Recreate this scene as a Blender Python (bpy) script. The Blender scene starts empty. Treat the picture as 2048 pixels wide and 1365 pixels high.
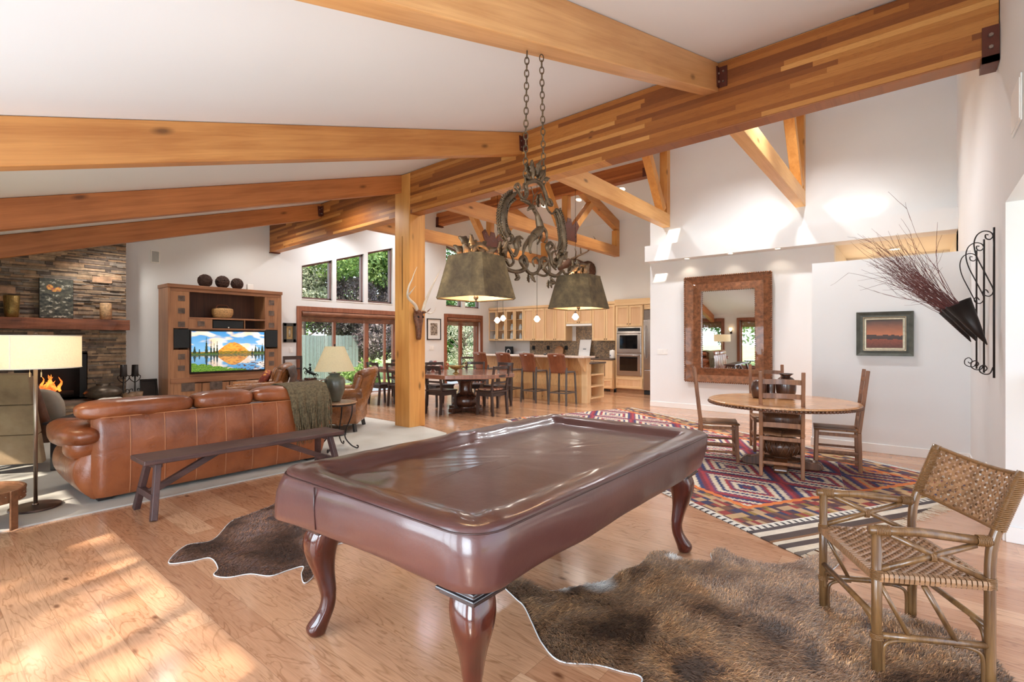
import bpy, bmesh, math, random
import numpy as np
from mathutils import Vector, Matrix, noise
random.seed(7); rng = np.random.default_rng(7)
SC = bpy.context.scene; COL = SC.collection
PI = math.pi; R = math.radians
# ---------- survey of the room: the camera stands at the origin, 1.40 m up; these turn a sight line into a point on a wall or the floor
FL = 994.5; _n = math.hypot(1224, FL); RX, RY = 1224/_n, FL/_n; EYE = 1.40
def ray(x, y):
    t = (x-1024)/FL
    return t*RX-RY, t*RY+RX, -(y-682.5)/FL
def onX(x, y, X): a, b, c = ray(x, y); k = X/a; return Vector((X, b*k, EYE+c*k))
def onY(x, y, Y): a, b, c = ray(x, y); k = Y/b; return Vector((a*k, Y, EYE+c*k))
def onZ(x, y, z=0.0): a, b, c = ray(x, y); k = (z-EYE)/c; return Vector((a*k, b*k, z))
# ---------- objects
def wm(o):
    m = Matrix.Identity(4)
    while o is not None:
        m = o.matrix_basis @ m; o = o.parent
    return m
def props(o, label=None, cat=None, group=None, kind=None):
    if label: o['label'] = label
    if cat: o['category'] = cat
    if group: o['group'] = group
    if kind: o['kind'] = kind
    return o
def thing(name, label, cat, loc=(0, 0, 0), rz=0, group=None):
    o = bpy.data.objects.new(name, None); COL.objects.link(o); o.empty_display_size = .05
    o.location = loc; o.rotation_euler = (0, 0, rz); o.matrix_basis = Matrix.Translation(loc) @ Matrix.Rotation(rz, 4, 'Z')
    return props(o, label, cat, group)
def place(o, loc, rz=0): o.matrix_basis = Matrix.Translation(loc) @ Matrix.Rotation(rz, 4, 'Z'); return o
def dup(o, loc=None, rz=0, label=None, group=None, parent=None):
    c = o.copy(); COL.objects.link(c); c.parent = parent
    if label: c['label'] = label
    if group: c['group'] = group
    for ch in [q for q in bpy.data.objects if q.parent == o]: dup(ch, parent=c)
    if loc is not None: place(c, loc, rz)
    return c
class M:
    def __init__(s): s.v = []; s.f = []; s.c = []
    def add(s, vs, fs, col=None):
        n = len(s.v); s.v += [tuple(p) for p in vs]; s.f += [tuple(i+n for i in f) for f in fs]
        if col is not None: s.c += [col]*len(fs)
        return s
    def box(s, x0, y0, z0, x1, y1, z1, col=None, m=None):
        x0, x1 = sorted((x0, x1)); y0, y1 = sorted((y0, y1)); z0, z1 = sorted((z0, z1))
        vs = [Vector(p) for p in ((x0,y0,z0),(x1,y0,z0),(x1,y1,z0),(x0,y1,z0),(x0,y0,z1),(x1,y0,z1),(x1,y1,z1),(x0,y1,z1))]
        if m: vs = [m @ p for p in vs]
        return s.add(vs, [(0,3,2,1),(4,5,6,7),(0,1,5,4),(1,2,6,5),(2,3,7,6),(3,0,4,7)], col)
    def hexa(s, P, col=None): return s.add(P, [(0,3,2,1),(4,5,6,7),(0,1,5,4),(1,2,6,5),(2,3,7,6),(3,0,4,7)], col)
    def bar(s, p, q, w, h=None, up=(0, 0, 1), w2=None, h2=None):     # squared bar, w across, h along `up`
        p, q = Vector(p), Vector(q); h = h or w; w2 = w2 or w; h2 = h2 or h
        d = (q-p).normalized(); u = Vector(up)
        if abs(d.dot(u)) > .98: u = Vector((0, 1, 0)) if abs(d.y) < .9 else Vector((1, 0, 0))
        a = d.cross(u).normalized(); b = a.cross(d).normalized()
        P = [c+a*sx*ww/2+b*sz*hh/2 for c, ww, hh in ((p, w, h), (q, w2, h2)) for sx, sz in ((-1,-1),(1,-1),(1,1),(-1,1))]
        return s.add(P, [(0,3,2,1),(4,5,6,7),(0,1,5,4),(1,2,6,5),(2,3,7,6),(3,0,4,7)])
    def tube(s, pts, r, n=8, cap=True, closed=False):
        pts = [Vector(p) for p in pts]; m = len(pts); rs = r if isinstance(r, (list, tuple)) else [r]*m
        vs = []; fs = []; up = Vector((.13, .21, .97)).normalized()
        for i, p in enumerate(pts):
            a = pts[(i-1) % m] if (i or closed) else p; b = pts[(i+1) % m] if (i < m-1 or closed) else p
            d = (b-a).normalized(); u = (up-d*up.dot(d))
            if u.length < .15: u = Vector((1, .1, 0))-d*d.x
            u.normalize(); up = u; w = d.cross(u)
            for k in range(n):
                t = 2*PI*k/n; vs.append(p+(u*math.cos(t)+w*math.sin(t))*rs[i])
        L = m if closed else m-1
        for i in range(L):
            for k in range(n):
                a = i*n+k; b = i*n+(k+1) % n; c = ((i+1) % m)*n+(k+1) % n; d = ((i+1) % m)*n+k
                fs.append((a, b, c, d))
        if cap and not closed: fs.append(tuple(range(n-1, -1, -1))); fs.append(tuple(range((m-1)*n, m*n)))
        return s.add(vs, fs)
    def lathe(s, prof, c=(0, 0, 0), n=24, mat=None, sx=1, sy=1):
        c = Vector(c); vs = []; fs = []; m = len(prof)
        for r_, z in prof:
            for k in range(n):
                t = 2*PI*k/n; p = Vector((r_*math.cos(t)*sx, r_*math.sin(t)*sy, z)); vs.append((mat @ p if mat else p)+c)
        for i in range(m-1):
            for k in range(n): fs.append((i*n+k, i*n+(k+1) % n, (i+1)*n+(k+1) % n, (i+1)*n+k))
        fs.append(tuple(range(n-1, -1, -1))); fs.append(tuple(range((m-1)*n, m*n)))
        return s.add(vs, fs)
    def cyl(s, p, q, r, n=16, r2=None): return s.tube([p, q], [r, r if r2 is None else r2], n)
    def prism(s, poly, d, org=(0, 0, 0), ux=(1, 0, 0), uy=(0, 1, 0)):     # 2-D outline pushed by vector d
        o, ux, uy, d = Vector(org), Vector(ux), Vector(uy), Vector(d); n = len(poly)
        a = [o+ux*x+uy*y for x, y in poly]; b = [p+d for p in a]
        return s.add(a+b, [tuple(range(n-1, -1, -1)), tuple(range(n, 2*n))]+[(i, (i+1) % n, n+(i+1) % n, n+i) for i in range(n)])
    def grid(s, fn, nu, nv, cu=False, cv=False, col=None):
        vs = [fn(i/(nu if cu else nu-1), j/(nv if cv else nv-1)) for i in range(nu) for j in range(nv)]; fs = []
        for i in range(nu if cu else nu-1):
            for j in range(nv if cv else nv-1):
                a = i*nv+j; b = ((i+1) % nu)*nv+j; c = ((i+1) % nu)*nv+(j+1) % nv; d = i*nv+(j+1) % nv
                fs.append((a, b, c, d))
        return s.add(vs, fs, col)
    def ball(s, c, r, n=12, sc=(1, 1, 1), rot=None, k=2.0):          # k > 2 squares it off
        c = Vector(c); vs = []; fs = []; m = max(5, n*2//3)
        for i in range(m+1):
            ph = -PI/2+PI*i/m
            for j in range(n):
                th = 2*PI*j/n; p = Vector((math.cos(ph)*math.cos(th), math.cos(ph)*math.sin(th), math.sin(ph)))
                if k != 2.0:
                    q = (abs(p.x)**k+abs(p.y)**k+abs(p.z)**k)**(1/k); p = p/q
                p = Vector((p.x*sc[0], p.y*sc[1], p.z*sc[2]))*r
                vs.append((rot @ p if rot else p)+c)
        for i in range(m):
            for j in range(n): fs.append((i*n+j, i*n+(j+1) % n, (i+1)*n+(j+1) % n, (i+1)*n+j))
        return s.add(vs, fs)
    def xf(s, mat): s.v = [tuple(mat @ Vector(p)) for p in s.v]; return s
    def build(s, name, mat, parent=None, bev=0, smooth=False, sub=0, label=None, seg=2, disp=None):
        me = bpy.data.meshes.new(name)
        vs = s.v
        if parent is not None:
            iv = wm(parent).inverted(); vs = [tuple(iv @ Vector(p)) for p in vs]
        me.from_pydata(vs, [], s.f); me.validate(); 
        bm = bmesh.new(); bm.from_mesh(me)
        if len(me.vertices) < 40000: bmesh.ops.remove_doubles(bm, verts=bm.verts, dist=1e-5)
        if not s.c: bmesh.ops.recalc_face_normals(bm, faces=bm.faces)
        bm.to_mesh(me); bm.free()
        if s.c and len(s.c) == len(me.polygons):
            ca = me.color_attributes.new('Col', 'FLOAT_COLOR', 'CORNER'); k = 0
            for p, c in zip(me.polygons, s.c):
                for _ in range(p.loop_total): ca.data[k].color = (c[0], c[1], c[2], 1); k += 1
        me.materials.append(mat)
        if smooth: 
            for p in me.polygons: p.use_smooth = True
        o = bpy.data.objects.new(name, me); COL.objects.link(o)
        if parent is not None: o.parent = parent
        if bev:
            b = o.modifiers.new('b', 'BEVEL'); b.width = bev; b.segments = seg; b.limit_method = 'ANGLE'; b.angle_limit = R(40); b.harden_normals = False
        if sub:
            b = o.modifiers.new('s', 'SUBSURF'); b.levels = sub; b.render_levels = sub
        if label: o['label'] = label
        return o
def B(name, mat, parent, x0, y0, z0, x1, y1, z1, bev=0, label=None): return M().box(x0,y0,z0,x1,y1,z1).build(name, mat, parent, bev=bev, label=label)
def struct(o): o['kind'] = 'structure'; return o
def spline(P, n=8, closed=False):
    P = [Vector(p) for p in P]; out = []; m = len(P)
    for i in range(m if closed else m-1):
        if closed: a, b, c, d = P[i-1], P[i], P[(i+1) % m], P[(i+2) % m]
        else: a, b, c, d = P[max(0, i-1)], P[i], P[i+1], P[min(m-1, i+2)]
        for k in range(n):
            t = k/n; out.append(.5*((2*b)+(c-a)*t+(2*a-5*b+4*c-d)*t*t+(3*b-a-3*c+d)*t**3))
    if not closed: out.append(P[-1])
    return out
def lerp(a, b, t): return a+(b-a)*t
def nz(x, y=0, z=0): return noise.noise(Vector((x, y, z)))
# ---------- materials
def S(r, g=None, b=None):
    if g is None: g = b = r
    f = lambda c: ((c/255)/12.92 if c/255 <= .04045 else ((c/255+.055)/1.055)**2.4)
    return (f(r), f(g), f(b), 1)
class NT:
    def __init__(s, name):
        s.m = bpy.data.materials.new(name); s.m.use_nodes = True; s.t = s.m.node_tree; s.t.nodes.clear()
        s.out = s.t.nodes.new('ShaderNodeOutputMaterial'); s.bs = s.t.nodes.new('ShaderNodeBsdfPrincipled'); s.t.links.new(s.bs.outputs[0], s.out.inputs[0])
    def put(s, sock, v):
        if v is None: return
        if isinstance(v, bpy.types.NodeSocket): s.t.links.new(v, sock)
        else: sock.default_value = v
    def n(s, typ, ins=(), out=0, **attr):
        q = s.t.nodes.new('ShaderNode'+typ)
        for k, v in attr.items(): setattr(q, k, v)
        if isinstance(ins, dict):
            for k, v in ins.items(): s.put(q.inputs[k], v)
        else:
            for i, v in enumerate(ins): s.put(q.inputs[i], v)
        return q.outputs[out]
    def math(s, op, a, b=None, c=None, clamp=False): return s.n('Math', [a, b, c], operation=op, use_clamp=clamp)
    def obj(s): return s.n('TexCoord', out=3)
    def xyz(s, v):
        q = s.t.nodes.new('ShaderNodeSeparateXYZ'); s.put(q.inputs[0], v); return q.outputs
    def comb(s, x=0., y=0., z=0.): return s.n('CombineXYZ', [x, y, z])
    def ramp(s, f, stops, interp='LINEAR'):
        q = s.t.nodes.new('ShaderNodeValToRGB'); s.put(q.inputs[0], f); r = q.color_ramp; r.interpolation = interp
        while len(r.elements) < len(stops): r.elements.new(.5)
        for e, (p, c) in zip(r.elements, stops): e.position = p; e.color = c
        return q.outputs[0]
    def mix(s, f, a, b, blend='MIX'):
        q = s.t.nodes.new('ShaderNodeMix'); q.data_type = 'RGBA'; q.blend_type = blend
        s.put(q.inputs[0], f); s.put(q.inputs[6], a); s.put(q.inputs[7], b); return q.outputs[2]
    def noise(s, v, sc, det=4, rough=.55, dist=0., out=0): return s.n('TexNoise', {'Vector': v, 'Scale': sc, 'Detail': det, 'Roughness': rough, 'Distortion': dist}, out)
    def set(s, **k):
        for a, v in k.items(): s.put(s.bs.inputs[a.replace('_', ' ')], v)
        return s
    def bump(s, h, st=.3, dist=.01): s.put(s.bs.inputs['Normal'], s.n('Bump', {'Strength': st, 'Distance': dist, 'Height': h}))
def plain(name, c, rough=.5, metal=0., var=.12, sc=6., bump=0., bsc=60., coat=0., spec=.5):
    t = NT(name); v = t.obj(); f = t.noise(v, sc, 5)
    dk = tuple(x*(1-var) for x in c[:3])+(1,); lt = tuple(min(1, x*(1+var)) for x in c[:3])+(1,)
    t.set(Base_Color=t.ramp(f, [(.3, dk), (.7, lt)]), Roughness=rough, Metallic=metal)
    t.bs.inputs['Coat Weight'].default_value = coat; t.bs.inputs['Specular IOR Level'].default_value = spec
    if bump: t.bump(t.noise(v, bsc, 3), bump)
    return t.m
def wood(name, c1, c2, ax=0, sc=1., rough=.4, ring=1., knots=0., coat=0., bump=.08, dk=None, tilt=0.):
    """grain runs along object axis `ax`"""
    t = NT(name); v = t.obj(); o = list(t.xyz(v)); s = [14*sc]*3; s[ax] = .9*sc
    if tilt: o[2] = t.math('SUBTRACT', o[2], t.math('MULTIPLY', o[1], tilt))
    w = t.comb(*[t.math('MULTIPLY', o[i], s[i]) for i in range(3)])
    n1 = t.noise(w, 1., 5, .6, .8); s2 = t.comb(*[t.math('MULTIPLY', o[i], s[i]*(8 if i != ax else 3)) for i in range(3)])
    n2 = t.noise(s2, 1., 3, .6); lo = t.noise(v, 1.4*sc, 2)
    f = t.math('ADD', t.math('MULTIPLY', n1, .75*ring), t.math('MULTIPLY', n2, .25)); f = t.math('ADD', f, t.math('MULTIPLY', t.math('SUBTRACT', lo, .5), .5))
    col = t.ramp(f, [(.32, c2), (.62, c1)])
    if knots:
        ks = t.comb(*[t.math('MULTIPLY', o[i], (3.2 if i != ax else 1.3)*knots) for i in range(3)])
        q = t.n('TexVoronoi', {'Vector': ks, 'Scale': 1.}); k = t.math('LESS_THAN', q, .055)
        k2 = t.ramp(q, [(.03, (1, 1, 1, 1)), (.11, (0, 0, 0, 1))])
        col = t.mix(t.math('MULTIPLY', k2, .8), col, dk or tuple(x*.25 for x in c2[:3])+(1,))
    t.set(Base_Color=col, Roughness=rough); t.bs.inputs['Coat Weight'].default_value = coat; t.bs.inputs['Coat Roughness'].default_value = .12
    if bump: t.bump(f, bump)
    return t.m
def planks(name, al, ac, w, ln, cols, rough=.3, skew=0., gap=.004, grain=(1., 1.), coat=0., knot=True, gapc=.35, gk=.5):
    t = NT(name); v = t.obj(); o = t.xyz(v); X, Y = o[al], o[ac]
    if skew: Y = t.math('SUBTRACT', Y, t.math('MULTIPLY', X, skew))
    r = t.math('DIVIDE', Y, w); row = t.math('FLOOR', r); rf = t.math('FRACT', r)
    h = t.n('TexWhiteNoise', [t.comb(row, 3.7, 0.)], 0)
    p = t.math('ADD', t.math('DIVIDE', X, ln), t.math('MULTIPLY', h, 7.3)); seg = t.math('FLOOR', p); pf = t.math('FRACT', p)
    idn = t.n('TexWhiteNoise', [t.comb(row, seg, 1.)], 0); id2 = t.n('TexWhiteNoise', [t.comb(seg, row, 5.)], 0)
    g = t.comb(t.math('MULTIPLY', X, 1.1*grain[0]), t.math('ADD', t.math('MULTIPLY', Y, 9*grain[1]), t.math('MULTIPLY', idn, 50.)), t.math('MULTIPLY', id2, 30.))
    n1 = t.noise(g, 1., 3, .5, 1.2)
    rings = t.math('FRACT', t.math('MULTIPLY', n1, 9.)); rings = t.math('ABSOLUTE', t.math('SUBTRACT', rings, .5))
    g2 = t.comb(t.math('MULTIPLY', X, 7*grain[0]), t.math('MULTIPLY', Y, 160*grain[1]), id2); fine = t.noise(g2, 1., 2)
    base = t.ramp(idn, cols)
    k = t.ramp(rings, [(.0, (gk, gk*.85, gk*.7, 1)), (.16, (1, 1, 1, 1))])
    col = t.mix(t.math('MULTIPLY', n1, 1.05, clamp=True), base, k, 'MULTIPLY')
    col = t.mix(.45, col, t.ramp(fine, [(.3, (.62, .55, .5, 1)), (.6, (1, 1, 1, 1))]), 'MULTIPLY')
    if knot:
        kv = t.comb(t.math('MULTIPLY', X, 1.2), t.math('MULTIPLY', Y, 2.6), idn); q = t.n('TexVoronoi', {'Vector': kv, 'Scale': 1.6})
        col = t.mix(t.ramp(q, [(.03, (.85, .85, .85, 1)), (.075, (0, 0, 0, 1))]), col, S(90, 50, 28))
    e = t.math('MINIMUM', t.math('MULTIPLY', t.math('MINIMUM', rf, t.math('SUBTRACT', 1., rf)), w), t.math('MULTIPLY', t.math('MINIMUM', pf, t.math('SUBTRACT', 1., pf)), ln))
    gp = t.math('LESS_THAN', e, gap*.5); col = t.mix(t.math('MULTIPLY', gp, gapc), col, S(70, 40, 25))
    t.set(Base_Color=col, Roughness=t.math('ADD', rough, t.math('MULTIPLY', fine, .12))); t.bs.inputs['Coat Weight'].default_value = coat; t.bs.inputs['Coat Roughness'].default_value = .15
    t.bump(t.math('SUBTRACT', fine, t.math('MULTIPLY', gp, 2.)), .06, .004)
    return t.m
def leather(name, c1, c2, rough=.35, sc=2.5, bump=.35, c3=None, wr=14., coat=0.):
    t = NT(name); v = t.obj(); f = t.noise(v, sc, 4, .6); w = t.noise(v, wr, 4, .6, .6); fi = t.n('TexVoronoi', {'Vector': v, 'Scale': 420.})
    st = [(.3, c2), (.6, c1)]+([(.8, c3)] if c3 else [])
    t.set(Base_Color=t.ramp(f, st), Roughness=t.math('ADD', rough, t.math('MULTIPLY', t.math('SUBTRACT', w, .5), .3))); t.bs.inputs['Coat Weight'].default_value = coat
    t.bs.inputs['Coat Roughness'].default_value = .2
    t.bump(t.math('ADD', t.math('MULTIPLY', w, 1.), t.math('MULTIPLY', fi, .03)), bump, .02)
    return t.m
def vcol(name, rough=.6, emit=0., metal=0., tex=0.):
    t = NT(name); c = t.n('VertexColor', layer_name='Col')
    if tex:
        f = t.noise(t.obj(), tex, 4, .65); c = t.mix(1., c, t.ramp(f, [(.25, (.45, .45, .45, 1)), (.7, (1.25, 1.2, 1.15, 1))]), 'MULTIPLY'); t.bump(f, .6, .01)
    t.set(Base_Color=c, Roughness=rough, Metallic=metal)
    if emit: t.set(Emission_Color=c, Emission_Strength=emit)
    return t.m
def emis(name, c, st):
    t = NT(name); t.set(Base_Color=c, Emission_Color=c, Emission_Strength=st, Roughness=.5); return t.m
def trans(name, c, rough=.6, tw=.5, emit=0., ec=None):        # thin cloth / paper that lets light through
    t = NT(name); f = t.noise(t.obj(), 90., 3)
    col = t.ramp(f, [(.3, tuple(x*.86 for x in c[:3])+(1,)), (.7, c)])
    t.set(Base_Color=col, Roughness=rough); tr = t.n('BsdfTranslucent', [col]); mx = t.n('MixShader', [tw, t.bs.outputs[0], tr]); 
    if emit: mx = t.n('AddShader', [mx, t.n('Emission', [ec or c, emit])])
    t.t.links.new(mx, t.out.inputs[0]); return t.m
def glassm(name, c=(1, 1, 1, 1), rough=0.):
    t = NT(name); tr = t.n('BsdfTransparent', [c]); gl = t.n('BsdfGlossy', {'Roughness': .02}); lw = t.n('LayerWeight', [.12], out=0)
    t.t.links.new(t.n('MixShader', [t.math('MULTIPLY', lw, .5), tr, gl]), t.out.inputs[0]); return t.m
WHITE = plain('white_paint', S(230, 230, 229), .75, var=.015, sc=1.5, spec=.2)
CEIL = plain('ceiling_paint', S(228, 231, 234), .8, var=.01, sc=1.2, spec=.2)
TRIMW = plain('trim_white', S(238, 236, 232), .45, var=.01)
FLOORM = planks('floor_oak', 0, 1, .165, 1.5, [(0, S(190, 140, 104)), (.35, S(206, 158, 122)), (.65, S(178, 126, 92)), (1, S(214, 170, 134))], .15, gap=.003, grain=(1.1, .8), coat=.4, gapc=.3, gk=.5)
GLU = planks('glulam', 0, 2, .046, 1.7, [(0, S(124, 68, 30)), (.3, S(158, 94, 42)), (.65, S(182, 116, 54)), (1, S(214, 154, 86))], .42, skew=.015, gap=.002, grain=(1.4, 3.), gapc=.25, gk=.7)
GLU2 = planks('glulam_dark', 0, 2, .047, 1.7, [(0, S(136, 74, 36)), (.5, S(172, 102, 50)), (1, S(200, 128, 68))], .45, skew=.015, gap=.002, grain=(1.4, 3.), gapc=.25, gk=.7)
TIMY = wood('timber_y', S(206, 148, 88), S(176, 114, 60), 1, .8, .45, knots=1.); TIMYS = wood('timber_slope', S(204, 144, 82), S(172, 110, 56), 1, .8, .45, knots=1., tilt=.306)
TIMY2 = wood('timber_y_red', S(194, 122, 68), S(156, 92, 46), 1, .8, .45, knots=1., tilt=.306); TIMPS = wood('timber_pale_slope', S(216, 166, 110), S(188, 134, 80), 1, .8, .4, knots=1., tilt=.306)
TIMP = wood('timber_pale', S(228, 178, 112), S(206, 148, 82), 1, .8, .4, knots=1.)
TIMZ = wood('timber_post', S(216, 158, 88), S(192, 130, 64), 2, .8, .4, knots=1.)
MAPLE = wood('maple', S(232, 198, 152), S(218, 178, 128), 2, .8, .38, bump=.02)
MAPLEX = wood('maple_x', S(232, 198, 152), S(216, 176, 126), 0, .8, .38, bump=.02)
REDW = wood('red_trim', S(156, 98, 72), S(124, 72, 50), 2, 1.2, .4)
REDWY = wood('red_trim_y', S(156, 98, 72), S(124, 72, 50), 1, 1.2, .4)
STEELR = plain('rust_steel', S(96, 50, 38), .5, .3, .2)
BOLT = plain('bolt_steel', S(165, 150, 140), .35, .9)
BLACKM = plain('black_iron', S(44, 38, 36), .45, .6, .2)
GLASS = glassm('glass')
# ---------- the shell
XL, XR = -11.1, .485; YB = 5.15; YA = 10.2; YK = 12.8; YR = 10.1; YN = -1.0; SL = .306
def zc(x, y):
    b = 4.13+.015*(x+5)
    return b+SL*(y-YB) if y < YR else b+SL*(YR-YB)-SL*(y-YR)
struct(M().box(-11.3, -1.2, -.12, 2.6, 13.0, 0).build('floor', FLOORM))
CARPET = NT('carpet_pile'); _v = CARPET.obj(); CARPET.set(Base_Color=CARPET.ramp(CARPET.noise(_v, 1.2, 3), [(.3, S(176, 172, 162)), (.7, S(196, 192, 184))]), Roughness=.95); CARPET.bump(CARPET.noise(_v, 350., 2), .5, .006)
cp = M().prism([(-11.1, -1.0), (-5.2, -1.0), (-5.2, 4.9), (-5.5, 5.2), (-6.2, 5.36), (-8.0, 5.36), (-11.1, 5.36)], (0, 0, .012)).build('floor_carpet', CARPET.m); struct(cp)
# ceiling slabs; a small skylight sits over the mirror wall, behind the big beam
def slab(m, x0, x1, y0, y1):
    P = [(x0, y0), (x1, y0), (x1, y1), (x0, y1)]
    e = 1e-4
    q = [Vector((x, y, zc(x, min(max(y, y0+e), y1-e)))) for x, y in P]
    m.hexa(q+[p+Vector((0, 0, .15)) for p in q])
m = M(); slab(m, -11.3, 2.6, -1.2, YB); struct(m.build('ceiling', CEIL))
m = M(); slab(m, -11.3, -3.45, YB, YR); slab(m, -3.45, -3.15, YB, 7.45); slab(m, -3.45, -3.15, 8.5, YR); slab(m, -3.15, .7, YB, YR); struct(m.build('ceiling', CEIL))
m = M(); slab(m, -11.3, -4.3, YR, 13.0); struct(m.build('ceiling', CEIL))
# walls with holes
def wall(name, ax, pos, th, u0, u1, ztop, holes, mat=WHITE):
    """ax 'X': wall in plane x=pos, u runs along y.  ztop(u).  holes (u0,u1,z0,z1a,z1b) with sloping heads"""
    m = M(); us = sorted({u0, u1} | {h[0] for h in holes} | {h[1] for h in holes})
    if ztop(9e9) is None: pass
    for a, b in zip(us, us[1:]):
        hs = sorted([h for h in holes if h[0] <= a+1e-6 and h[1] >= b-1e-6], key=lambda h: h[2])
        segs = []; za = zb = 0
        for h in hs:
            ha = lerp(h[3], h[4], (a-h[0])/(h[1]-h[0])); hb = lerp(h[3], h[4], (b-h[0])/(h[1]-h[0]))
            if h[2] > min(za, zb)+1e-4: segs.append((za, zb, h[2], h[2]))
            za, zb = ha, hb
        segs.append((za, zb, ztop(a), ztop(b)))
        for s in segs:
            if ax == 'X': P = [(pos, a, s[0]), (pos+th, a, s[0]), (pos+th, b, s[1]), (pos, b, s[1]), (pos, a, s[2]), (pos+th, a, s[2]), (pos+th, b, s[3]), (pos, b, s[3])]
            else: P = [(a, pos, s[0]), (b, pos, s[1]), (b, pos+th, s[1]), (a, pos+th, s[0]), (a, pos, s[2]), (b, pos, s[3]), (b, pos+th, s[3]), (a, pos+th, s[2])]
            m.hexa([Vector(p) for p in P])
    return struct(m.build(name, mat))
S1 = (5.88, 8.62, .04, 2.10, 2.10); S2 = (10.5, 12.0, .04, 2.12, 2.12)
WINS = [(5.90, 6.68, 2.39, 3.155, 3.385), (6.79, 7.58, 2.40, 3.42, 3.66), (7.70, 8.485, 2.41, 3.715, 3.945), (10.48, 11.16, 2.46, 4.33, 4.20), (11.3, 11.98, 2.46, 4.15, 4.02)]
def ztl(u): return None if u > 1e8 else zc(-11.1, u)+.05
for a_, b_ in ((-1.2, 5.15), (5.15, 10.1), (10.1, 13.0)):
    wall('wall_left', 'X', XL, -.2, a_, b_, ztl, [h for h in [S1, S2]+WINS if h[0] >= a_ and h[1] <= b_])
wall('wall_kitchen', 'Y', YK, .2, -11.1, -4.3, lambda u: None if u > 1e8 else zc(u, YK)+.05, [])
wall('wall_kitchen_side', 'X', -4.447, .15, 10.4, YK, lambda u: None if u > 1e8 else zc(-4.4, max(u, YR))+.05, [])
# mirror wall: opening of the passage on its right, below the ledge
m = M(); zt = lambda x: zc(x, YR)+.1
m.hexa([Vector(p) for p in ((-4.447, YA, 0), (-1.1, YA, 0), (-1.1, YA+.2, 0), (-4.447, YA+.2, 0), (-4.447, YA, zt(-4.447)), (-1.1, YA, zt(-1.1)), (-1.1, YA+.2, zt(-1.1)), (-4.447, YA+.2, zt(-4.447)))])
m.hexa([Vector(p) for p in ((-1.1, YA, 3.08), (.7, YA, 3.08), (.7, YA+.2, 3.08), (-1.1, YA+.2, 3.08), (-1.1, YA, zt(-1.1)), (.7, YA, zt(.7)), (.7, YA+.2, zt(.7)), (-1.1, YA+.2, zt(-1.1)))])
struct(m.build('wall_mirror', WHITE))
struct(M().box(-4.447, 9.92, 3.07, .6, YA, 3.40).build('wall_ledge', WHITE))
BEIGE = plain('beige_paint', S(230, 222, 208), .75, var=.02, sc=1.5, spec=.2)
struct(M().box(-1.3, YA+.2, 0, -1.1, 12.2, 3.1).build('wall_passage', BEIGE))
struct(M().box(-1.3, 12.2, 0, .7, 12.4, 3.1).build('wall_passage', BEIGE))
struct(M().box(-1.3, YA+.2, 3.08, .7, 12.2, 3.2).build('ceiling_passage', BEIGE))
struct(M().box(XR, 9.9, 0, XR+.2, 12.4, 3.1).build('wall_passage', BEIGE))
struct(M().box(-1.085, 7.73, 0, XR, 7.9, 2.44).build('wall_partition', WHITE))
# right wall with an opening near the camera
m = M()
def zr(y): return zc(.5, y)+.05
for a_, b_, z0 in ((4.87, 5.15, 0), (5.15, 10.1, 0), (10.1, 10.3, 0), (-1.2, 4.87, 2.37)):
    za, zb = zr(a_), zr(b_) if b_ != 5.15 else zr(5.1499)
    m.hexa([Vector(p) for p in ((XR, a_, z0), (XR+.16, a_, z0), (XR+.16, b_, z0), (XR, b_, z0), (XR, a_, za), (XR+.16, a_, za), (XR+.16, b_, zb), (XR, b_, zb))])
struct(m.build('wall_right', WHITE))
struct(M().box(XR+.16, 4.87, 0, 2.6, 5.02, 2.37).build('wall_alcove', BEIGE))
struct(M().box(XR+.16, 3.2, 2.37, 2.6, 4.87, 2.5).build('ceiling_alcove', WHITE))
# wall behind the camera with three window openings
NW = [(-8.2, -6.2, .12, 1.98, 1.98), (-5.5, -4.35, .12, 1.98, 1.98), (-3.9, -1.4, .12, 1.98, 1.98), (-.9, .35, .12, 1.98, 1.98)]
wall('wall_near', 'Y', YN, -.2, -11.3, 2.6, lambda u: None if u > 1e8 else zc(u, YN)+.05, NW)
# baseboards
def bb(x0, y0, x1, y1, side='x'): struct(M().box(x0, y0, 0, x1, y1, .11).build('baseboard_'+side, TRIMW, bev=.004))
bb(-4.447, YA-.015, -1.1, YA, 'mirror'); bb(-1.085, 7.715, XR, 7.73, 'partition'); bb(XR-.015, 4.87, XR, 7.72, 'right'); bb(XR, 4.855, 2.5, 4.87, 'alcove'); bb(-1.1, 7.73, -1.085, 7.9, 'partition')
bb(XL, 2.5, XL+.015, 3.05, 'left'); bb(XL, 8.75, XL+.015, 10.4, 'left')
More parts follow.
